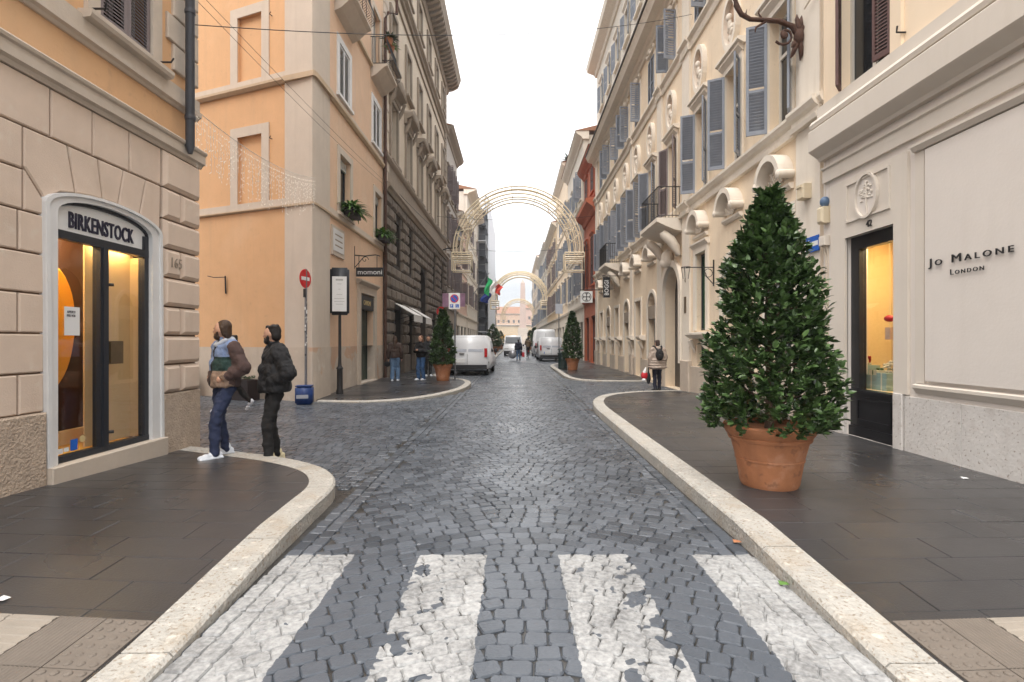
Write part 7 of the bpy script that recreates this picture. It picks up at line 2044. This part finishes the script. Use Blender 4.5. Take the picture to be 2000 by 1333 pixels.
def person(x, y, yaw, H, label, top='cloth_black', legs='cloth_trouser', hair='hair_dark', shoe='shoe_white', head_yaw=0, beard=None, hairlen=0.0,
           lleg=(0.10, 0.05, 0.0), rleg=(-0.10, -0.05, 0.0), arms='down', puff=1.0, coat=0.0, wide=0.0, vox=0.014, z=None, hood=None, hat=None, build=1.0, skirt_hem=0.0):
    """local frame: x = the person's left, y = forward, z up; leg = (x of foot, forward of ankle, lift)"""
    s = H / 1.75
    z = zg(x, y) if z is None else z
    t = empty('person', (x, y, z), yaw, label, 'person')
    V = lambda a, b_, c: (a * s, b_ * s, c * s)
    hip = 0.92
    legs_pts = []
    for (fx, fy, lift) in (lleg, rleg):
        sx = 1 if fx > 0 else -1
        hp = Vector((0.09 * sx, 0, hip)); an = Vector((fx, fy, 0.09 + lift))
        bend = 0.05 + abs(fy) * 0.12 + lift * 0.45
        kn = (hp + an) / 2 + Vector((0, bend, 0.02))
        legs_pts.append((hp, kn, an))
    sh = [Vector((0.185, -0.01, 1.42)), Vector((-0.185, -0.01, 1.42))]
    arm_pts = []
    for i, sd in enumerate((1, -1)):
        if arms == 'pockets': el, wr = Vector((0.31 * sd, -0.10, 1.15)), Vector((0.17 * sd, 0.085, 1.03))
        elif arms == 'cross': el, wr = Vector((0.25 * sd, 0.05, 1.14)), Vector((0.02 * sd, 0.22, 1.18))
        elif arms == 'bike': el, wr = Vector((0.24 * sd, 0.16, 1.2)), Vector((0.2 * sd, 0.42, 1.1))
        else: el, wr = Vector((0.25 * sd, -0.03, 1.14)), Vector((0.25 * sd, 0.06 + 0.02 * sd, 0.88))
        arm_pts.append((sh[i], el, wr))
    hy = math.radians(head_yaw)
    hr = Matrix.Rotation(hy, 3, 'Z')
    hc = Vector((0, 0.03, 1.635))
    def HD(a, b_, c): q = hr @ Vector((a, b_, c)); return V(hc.x + q.x, hc.y + q.y, hc.z + q.z)
    # body: one continuous figure
    q = MB()
    q.ell(HD(0, 0, 0.015), V(0.074, 0.093, 0.105), 16, 12); q.ell(HD(0, 0.03, -0.06), V(0.056, 0.062, 0.06), 14, 10, hr)
    q.cap(HD(0, 0.085, 0.02), 0.010 * s, HD(0, 0.106, -0.02), 0.015 * s, 8); q.ell(HD(0, 0.068, 0.045), V(0.045, 0.03, 0.012), 10, 6, hr)
    for sd in (1, -1): q.ell(HD(0.075 * sd, -0.005, 0.0), V(0.012, 0.02, 0.032), 8, 6, hr)
    q.ell(HD(0, 0.088, -0.062), V(0.022, 0.012, 0.010), 8, 6, hr)
    q.cap(V(0, -0.005, 1.42), 0.062 * s, V(0, 0.01, 1.58), 0.055 * s)
    q.ell(V(0, 0, 1.22), V(0.16, 0.095, 0.26), 14, 10); q.ell(V(0, 0, 0.97), V(0.155, 0.10, 0.12), 14, 10)
    for (a, b_, c) in legs_pts: q.cap(V(*a), 0.075 * s, V(*b_), 0.052 * s); q.cap(V(*b_), 0.052 * s, V(*c), 0.035 * s)
    for (a, b_, c) in arm_pts:
        q.cap(V(*a), 0.05 * s, V(*b_), 0.04 * s); q.cap(V(*b_), 0.04 * s, V(*c), 0.028 * s)
        d = (c - b_).normalized(); pm = c + d * 0.06
        q.ell(V(*pm), V(0.03, 0.03, 0.045), 8, 6)
        if arms == 'down':
            for k in range(4):
                f0 = pm + d * 0.03 + Vector((0, 0.026 - 0.018 * k, 0)); L = (0.055, 0.07, 0.068, 0.05)[k]
                q.cap(V(*f0), 0.0095 * s, V(*(f0 + d * L + Vector((0, 0.004, 0)))), 0.008 * s, 6)
            q.cap(V(*(pm + Vector((0, 0.028, 0.01)))), 0.011 * s, V(*(pm + d * 0.045 + Vector((0, 0.05, 0)))), 0.009 * s, 6)
    blob('body', q, 'skin', t, vox * 0.7, 2)
    for sd in (1, -1):
        q = MB(); q.ell(HD(0.03 * sd, 0.083, 0.022), V(0.012, 0.008, 0.008), 8, 6, hr); q.build('eye', 'hair_dark', t, local=True)
    # hair
    q = MB()
    if hat: pass
    q.ell(HD(0, -0.028, 0.048), V(0.083, 0.092, 0.088), 14, 10, hr); q.ell(HD(0, -0.055, -0.01), V(0.078, 0.062, 0.085), 12, 8, hr)
    if 0 < hairlen < 0.1:
        q.ell(HD(0, -0.068, -0.045), V(0.070, 0.05, 0.075), 12, 8, hr)
        for sd in (1, -1): q.cap(HD(0.07 * sd, -0.035, 0.03), 0.024 * s, HD(0.066 * sd, -0.05, -0.06), 0.02 * s)
    elif hairlen:
        q.ell(HD(0, -0.075, -0.07), V(0.085, 0.06, 0.12), 12, 8, hr); q.cap(HD(0, -0.09, -0.08), 0.075 * s, HD(0, -0.115, -0.08 - hairlen), 0.055 * s)
        for sd in (1, -1): q.cap(HD(0.068 * sd, -0.02, 0.03), 0.028 * s, HD(0.078 * sd, -0.03, -0.05 - hairlen * 0.6), 0.03 * s)
    else:
        for k in range(9):
            a = rnd.uniform(0, 6.28); q.ell(HD(0.06 * math.cos(a), -0.02 + 0.07 * math.sin(a), 0.085 + rnd.uniform(-0.02, 0.03)), V(0.03, 0.03, 0.025), 8, 6)
    blob('hair' if not hat else 'hat', q, hat or hair, t, vox * 0.8, 2, 0.022)
    if beard:
        q = MB(); q.ell(HD(0, 0.042, -0.085), V(0.062, 0.062, 0.05), 12, 8, hr)
        for sd in (1, -1): q.cap(HD(0.062 * sd, 0.012, -0.01), 0.02 * s, HD(0.045 * sd, 0.05, -0.08), 0.03 * s, 8)
        q.cap(HD(-0.03, 0.085, -0.047), 0.009 * s, HD(0.03, 0.085, -0.047), 0.009 * s, 8)
        blob('beard', q, beard, t, vox * 0.6, 2)
    # jacket or coat
    q = MB(); p_ = puff; b0 = build
    q.ell(V(0, -0.005, 1.33), V(0.205 * b0 * p_, 0.125 * b0 * p_, 0.155), 16, 10); q.ell(V(0, 0, 1.16), V(0.205 * b0 * p_, 0.14 * b0 * p_, 0.20), 16, 10); q.ell(V(0, 0.005, 0.99), V(0.20 * b0 * p_, 0.145 * b0 * p_, 0.12), 16, 10)
    q.cap(V(-0.12, -0.01, 1.425), 0.075 * s, V(0.12, -0.01, 1.425), 0.075 * s); q.cap(V(0, -0.01, 1.44), 0.085 * s, V(0, 0.0, 1.505), 0.078 * s)
    hem = 0.90 - coat
    q.lathe([((0.185 + coat * 0.12) * b0 * p_ * s, hem * s), ((0.20 + coat * 0.10) * b0 * p_ * s, (hem + 0.03) * s), (0.2 * b0 * p_ * s, 1.02 * s), (0.19 * b0 * p_ * s, 1.1 * s)], (0, 0, 0), 24, 0.74)
    if coat:
        for k in range(4): q.lathe([((0.19 + (4 - k) * 0.012) * b0 * p_ * s, (hem + 0.03 + k * 0.085) * s), ((0.225 + (4 - k) * 0.012) * b0 * p_ * s, (hem + 0.065 + k * 0.085) * s), ((0.19 + (4 - k) * 0.012) * b0 * p_ * s, (hem + 0.10 + k * 0.085) * s)], (0, 0, 0), 24, 0.74)
    for (a, b_, c) in arm_pts:
        q.cap(V(*a), 0.082 * p_ * s, V(*b_), 0.078 * p_ * s); q.cap(V(*b_), 0.078 * p_ * s, V(*(c - (c - b_) * 0.06)), 0.058 * p_ * s)
    if hood: q.ell(V(0, -0.065, 1.475), V(0.13, 0.075, 0.055), 12, 8)
    blob('jacket', q, top, t, vox, 5, 0.055)
    if hood and hood != top:
        q = MB(); q.ell(V(0, -0.06, 1.51), V(0.115, 0.07, 0.05), 12, 8); q.cap(V(-0.075, 0.02, 1.50), 0.035 * s, V(-0.02, 0.10, 1.44), 0.03 * s); q.cap(V(0.075, 0.02, 1.50), 0.035 * s, V(0.02, 0.10, 1.44), 0.03 * s)
        blob('hood', q, hood, t, vox, 3)
    # trousers
    q = MB(); q.ell(V(0, -0.005, 0.96), V(0.172, 0.122, 0.11), 14, 10)
    for (a, b_, c) in legs_pts:
        q.cap(V(*(a + Vector((0, 0, -0.02)))), 0.098 * s, V(*b_), (0.074 + wide * 0.6) * s); q.cap(V(*b_), (0.074 + wide * 0.6) * s, V(*(c + Vector((0, 0, -0.015)))), (0.058 + wide) * s)
    blob('trousers', q, legs, t, vox, 4, 0.05)
    # shoes
    for i, (a, b_, c) in enumerate(legs_pts):
        lift = (lleg, rleg)[i][2]
        pitch = -0.9 if lift > 0.05 else 0.0
        q = MB()
        c0_ = Vector((c.x, c.y, c.z - 0.045))
        d = Vector((0.12 * (1 if c.x > 0 else -1), 1, 0)).normalized()
        if pitch: d = Vector((d.x, d.y * 0.6, -0.8)).normalized()
        for (o_, r_, zz) in ((-0.05, 0.042, 0), (0.03, 0.045, 0.004), (0.11, 0.043, -0.006), (0.165, 0.036, -0.012)):
            p = c0_ + d * o_; q.ell(V(p.x, p.y, p.z + zz), V(r_, r_ * 1.25, r_ * 0.95), 10, 8)
        q.cap(V(*(c0_ + Vector((0, -0.02, 0.01)))), 0.045 * s, V(*(c0_ + Vector((0, -0.02, 0.06)))), 0.042 * s)
        if not pitch:
            q.add([V(c0_.x - 0.05, c0_.y - 0.1, 0.002), V(c0_.x + 0.05, c0_.y - 0.1, 0.002), V(c0_.x + 0.055 + d.x * 0.2, c0_.y + 0.2, 0.002), V(c0_.x - 0.055 + d.x * 0.2, c0_.y + 0.2, 0.002),
                   V(c0_.x - 0.045, c0_.y - 0.09, 0.03), V(c0_.x + 0.045, c0_.y - 0.09, 0.03), V(c0_.x + 0.05 + d.x * 0.2, c0_.y + 0.19, 0.03), V(c0_.x - 0.05 + d.x * 0.2, c0_.y + 0.19, 0.03)],
                  [(0, 1, 2, 3), (4, 5, 6, 7), (0, 1, 5, 4), (1, 2, 6, 5), (2, 3, 7, 6), (3, 0, 4, 7)])
        blob('shoe', q, shoe, t, vox * 0.7, 2)
    return t, V

yL = R(90)
person(-3.80, 6.72, R(143), 1.76, 'man in colour blocked fleece jacket and navy trousers walking past the shoe shop', 'fleece_blocks', 'denim_dark', 'hair_brown', 'shoe_white',
       head_yaw=-50, beard='hair_brown', hairlen=0.02, lleg=(0.10, -0.06, 0.0), rleg=(-0.09, 0.16, 0.0), arms='pockets', puff=1.18, hood='hood_grey', vox=0.011)
person(-3.20, 6.84, R(126), 1.80, 'bearded man in black puffer jacket with hands in pockets on the kerb', 'cloth_black', 'cloth_trouser', 'hair_dark', 'shoe_cream',
       head_yaw=-34, beard='hair_dark', lleg=(0.10, -0.05, 0.0), rleg=(-0.10, 0.08, 0.0), arms='pockets', puff=1.34, hood='cloth_black', vox=0.011)
person(-6.35, 11.6, R(92), 1.72, 'walker in dark clothes with white trainers in the side street behind the fleece jacket man', 'cloth_black', 'cloth_trouser', 'hair_dark', 'shoe_white',
       lleg=(0.09, -0.34, 0.14), rleg=(-0.09, 0.26, 0.0), arms='down', vox=0.016)
t, V = person(-4.42, 19.0, R(8), 1.66, 'woman with long brown hair, dark top and flared pale jeans carrying a handbag', 'cloth_brown', 'denim_light', 'hair_brown', 'shoe_white',
              hairlen=0.26, lleg=(0.10, 0.06, 0), rleg=(-0.10, -0.05, 0), puff=1.0, wide=0.025, vox=0.018)
b = empty('handbag', (-4.72, 19.0, zg(-4.7, 19)), 0, 'small black handbag held by the woman in flared jeans', 'bag')
q = MB(); q.ell((0, 0.05, 0.62), (0.12, 0.06, 0.10), 12, 8); q.build('bag_body', 'cloth_black', b, local=True, auto=60)
q = MB(); q.tube([(-0.08, 0.05, 0.7), (-0.03, 0.05, 0.82), (0.03, 0.05, 0.82), (0.08, 0.05, 0.7)], 0.01, 6); q.build('strap', 'cloth_black', b, local=True, auto=60)
person(-3.52, 19.4, R(150), 1.68, 'woman with auburn hair, dark jacket and blue wide jeans near the left laurel', 'cloth_black', 'denim_blue', 'hair_auburn', 'shoe_white',
       hairlen=0.2, lleg=(0.10, 0.03, 0), rleg=(-0.10, -0.03, 0), arms='cross', puff=1.06, wide=0.02, vox=0.018)
person(-3.62, 21.6, R(200), 1.7, 'person in long dark coat half hidden behind the left laurel', 'cloth_black', 'cloth_trouser', 'hair_dark', 'shoe_white', coat=0.2, vox=0.02)
t, V = person(4.58, 16.35, R(4), 1.62, 'woman in beige quilted coat and hat with black backpack walking away', 'puffer_beige', 'cloth_navy', 'hair_dark', 'shoe_dark',
              lleg=(0.11, 0.12, 0), rleg=(-0.11, -0.08, 0), puff=1.25, coat=0.14, hat='cloth_brown', hood='puffer_beige', vox=0.015)
b = empty('backpack', (4.58, 16.35, zg(4.58, 16.35)), R(4), 'small black backpack worn by the woman in the beige coat', 'backpack')
q = MB(); q.ell((0, -0.20, 1.16), (0.135, 0.075, 0.18), 14, 10); q.ell((0, -0.25, 1.10), (0.10, 0.05, 0.10), 12, 8); q.build('pack', 'cloth_black', b, local=True, auto=60)
for sd in (1, -1):
    q = MB(); q.tube([(0.06 * sd, -0.16, 1.30), (0.11 * sd, -0.09, 1.42), (0.13 * sd, 0.02, 1.44), (0.14 * sd, 0.12, 1.35)], 0.022, 6); q.build('shoulder_strap', 'cloth_black', b, local=True, auto=60)
b = empty('shopping_bag', (4.15, 16.3, zg(4.2, 16.3)), 0, 'white and red plastic bag carried by the woman in the beige coat', 'bag')
q = MB(); q.ell((0, 0, 0.50), (0.11, 0.07, 0.13), 12, 8); q.build('bag_body', 'bag_red', b, local=True, auto=60)
q = MB(); q.cap((0, 0, 0.60), 0.06, (0.04, 0, 0.74), 0.02); q.ell((-0.02, -0.02, 0.36), (0.07, 0.05, 0.06), 10, 6); q.build('bag_handles', 'sign_white', b, local=True, auto=60)
b = empty('tote_bag', (4.28, 16.3, zg(4.2, 16.3)), 0, 'long black bag hanging beside the red and white plastic bag', 'bag')
q = MB(); q.ell((0, 0, 0.42), (0.075, 0.05, 0.19), 10, 8); q.cap((0, 0, 0.55), 0.03, (0.0, 0, 0.74), 0.015); q.build('bag_body', 'cloth_black', b, local=True, auto=60)
t, V = person(0.36, 42, R(-8), 1.72, 'person in dark jacket and pale jeans carrying shopping down the middle of the road', 'cloth_navy', 'denim_light', 'hair_dark', 'shoe_dark', lleg=(0.1, 0.14, 0), rleg=(-0.1, -0.12, 0), vox=0.025, puff=1.15)
b = empty('shopping_bag', (-0.12, 42, 0.02), 0, 'bulging silver bag carried in the middle of the road', 'bag')
q = MB(); q.ell((0, 0, 0.47), (0.32, 0.28, 0.34), 16, 10); q.cap((0.05, 0, 0.74), 0.05, (0.16, 0, 0.86), 0.02); q.build('bag_body', 'bag_silver', b, local=True, auto=60)
b = empty('shopping_bag', (0.76, 42, 0.02), 0, 'narrow red paper bag carried in the middle of the road', 'bag')
q = MB(); q.box(-0.1, 0.1, -0.07, 0.07, 0.28, 0.66); q.tube([(-0.05, 0, 0.66), (-0.03, 0, 0.82), (0.03, 0, 0.82), (0.05, 0, 0.66)], 0.008, 5); q.build('bag_body', 'bag_red', b, local=True)
person(1.32, 48, R(0), 1.78, 'cyclist in brown jacket riding away past the parked vans', 'cloth_olive', 'cloth_trouser', 'hair_dark', 'shoe_dark', lleg=(0.10, 0.20, 0.22), rleg=(-0.10, 0.04, 0.06), arms='bike', vox=0.025, z=0.12, puff=1.15)
b = empty('bicycle', (1.32, 48, 0.004), 0, 'dark bicycle ridden away past the parked vans', 'bicycle')
for yy in (-0.52, 0.55):
    q = MB(lambda a, c, d: (d, a, c)); k = 24
    q2 = MB(); q2.tube([(0, yy + 0.33 * math.cos(2 * math.pi * i / k), 0.345 + 0.33 * math.sin(2 * math.pi * i / k)) for i in range(k + 1)], 0.022, 6)
    w = q2.build('wheel', 'tyre', b, local=True, auto=60)
    q2 = MB(); q2.tube([(-0.05, yy, 0.345), (0.05, yy, 0.345)], 0.02, 6)
    for i in range(6): q2.tube([(0, yy, 0.345), (0, yy + 0.32 * math.cos(i * 1.047), 0.345 + 0.32 * math.sin(i * 1.047))], 0.004, 4)
    q2.build('spokes', 'wheel_metal', w, local=True)
q = MB()
for (a, c) in (((0, -0.52, 0.345), (0, -0.18, 0.85)), ((0, -0.18, 0.85), (0, 0.42, 0.85)), ((0, -0.1, 0.33), (0, 0.42, 0.8)), ((0, -0.1, 0.33), (0, -0.2, 0.95)), ((0, -0.52, 0.345), (0, -0.1, 0.33)), ((0, 0.55, 0.345), (0, 0.4, 0.98))): q.tube([a, c], 0.02, 6)
q.build('frame', 'cloth_black', b, local=True)
q = MB(); q.tube([(-0.28, 0.36, 1.04), (0, 0.42, 1.0), (0.28, 0.36, 1.04)], 0.014, 6); q.build('handlebar', 'wheel_metal', b, local=True)
q = MB(); q.ell((0, -0.22, 0.97), (0.08, 0.13, 0.035), 10, 6); q.build('saddle', 'cloth_black', b, local=True)
q = MB(); q.box(-0.035, 0.035, -0.87, -0.85, 0.62, 0.70); q.build('rear_light', 'tail_red', b, local=True)
# ================================================================ HAZE
hm = bpy.data.materials.new('air'); hm.use_nodes = True
hn_ = hm.node_tree.nodes; hn_.clear()
ho = hn_.new('ShaderNodeOutputMaterial'); hv = hn_.new('ShaderNodeVolumePrincipled')
hv.inputs['Color'].default_value = (0.90, 0.95, 1.0, 1); hv.inputs['Density'].default_value = 0.0009; hv.inputs['Anisotropy'].default_value = 0.3
hm.node_tree.links.new(hv.outputs[0], ho.inputs['Volume'])
q = MB(); q.box(-1000, 1000, -400, 1600, -1.2, 45); 
me = bpy.data.meshes.new('haze'); me.from_pydata(q.v, [], q.f); me.materials.append(hm)
tag(link('haze', me), kind='stuff')
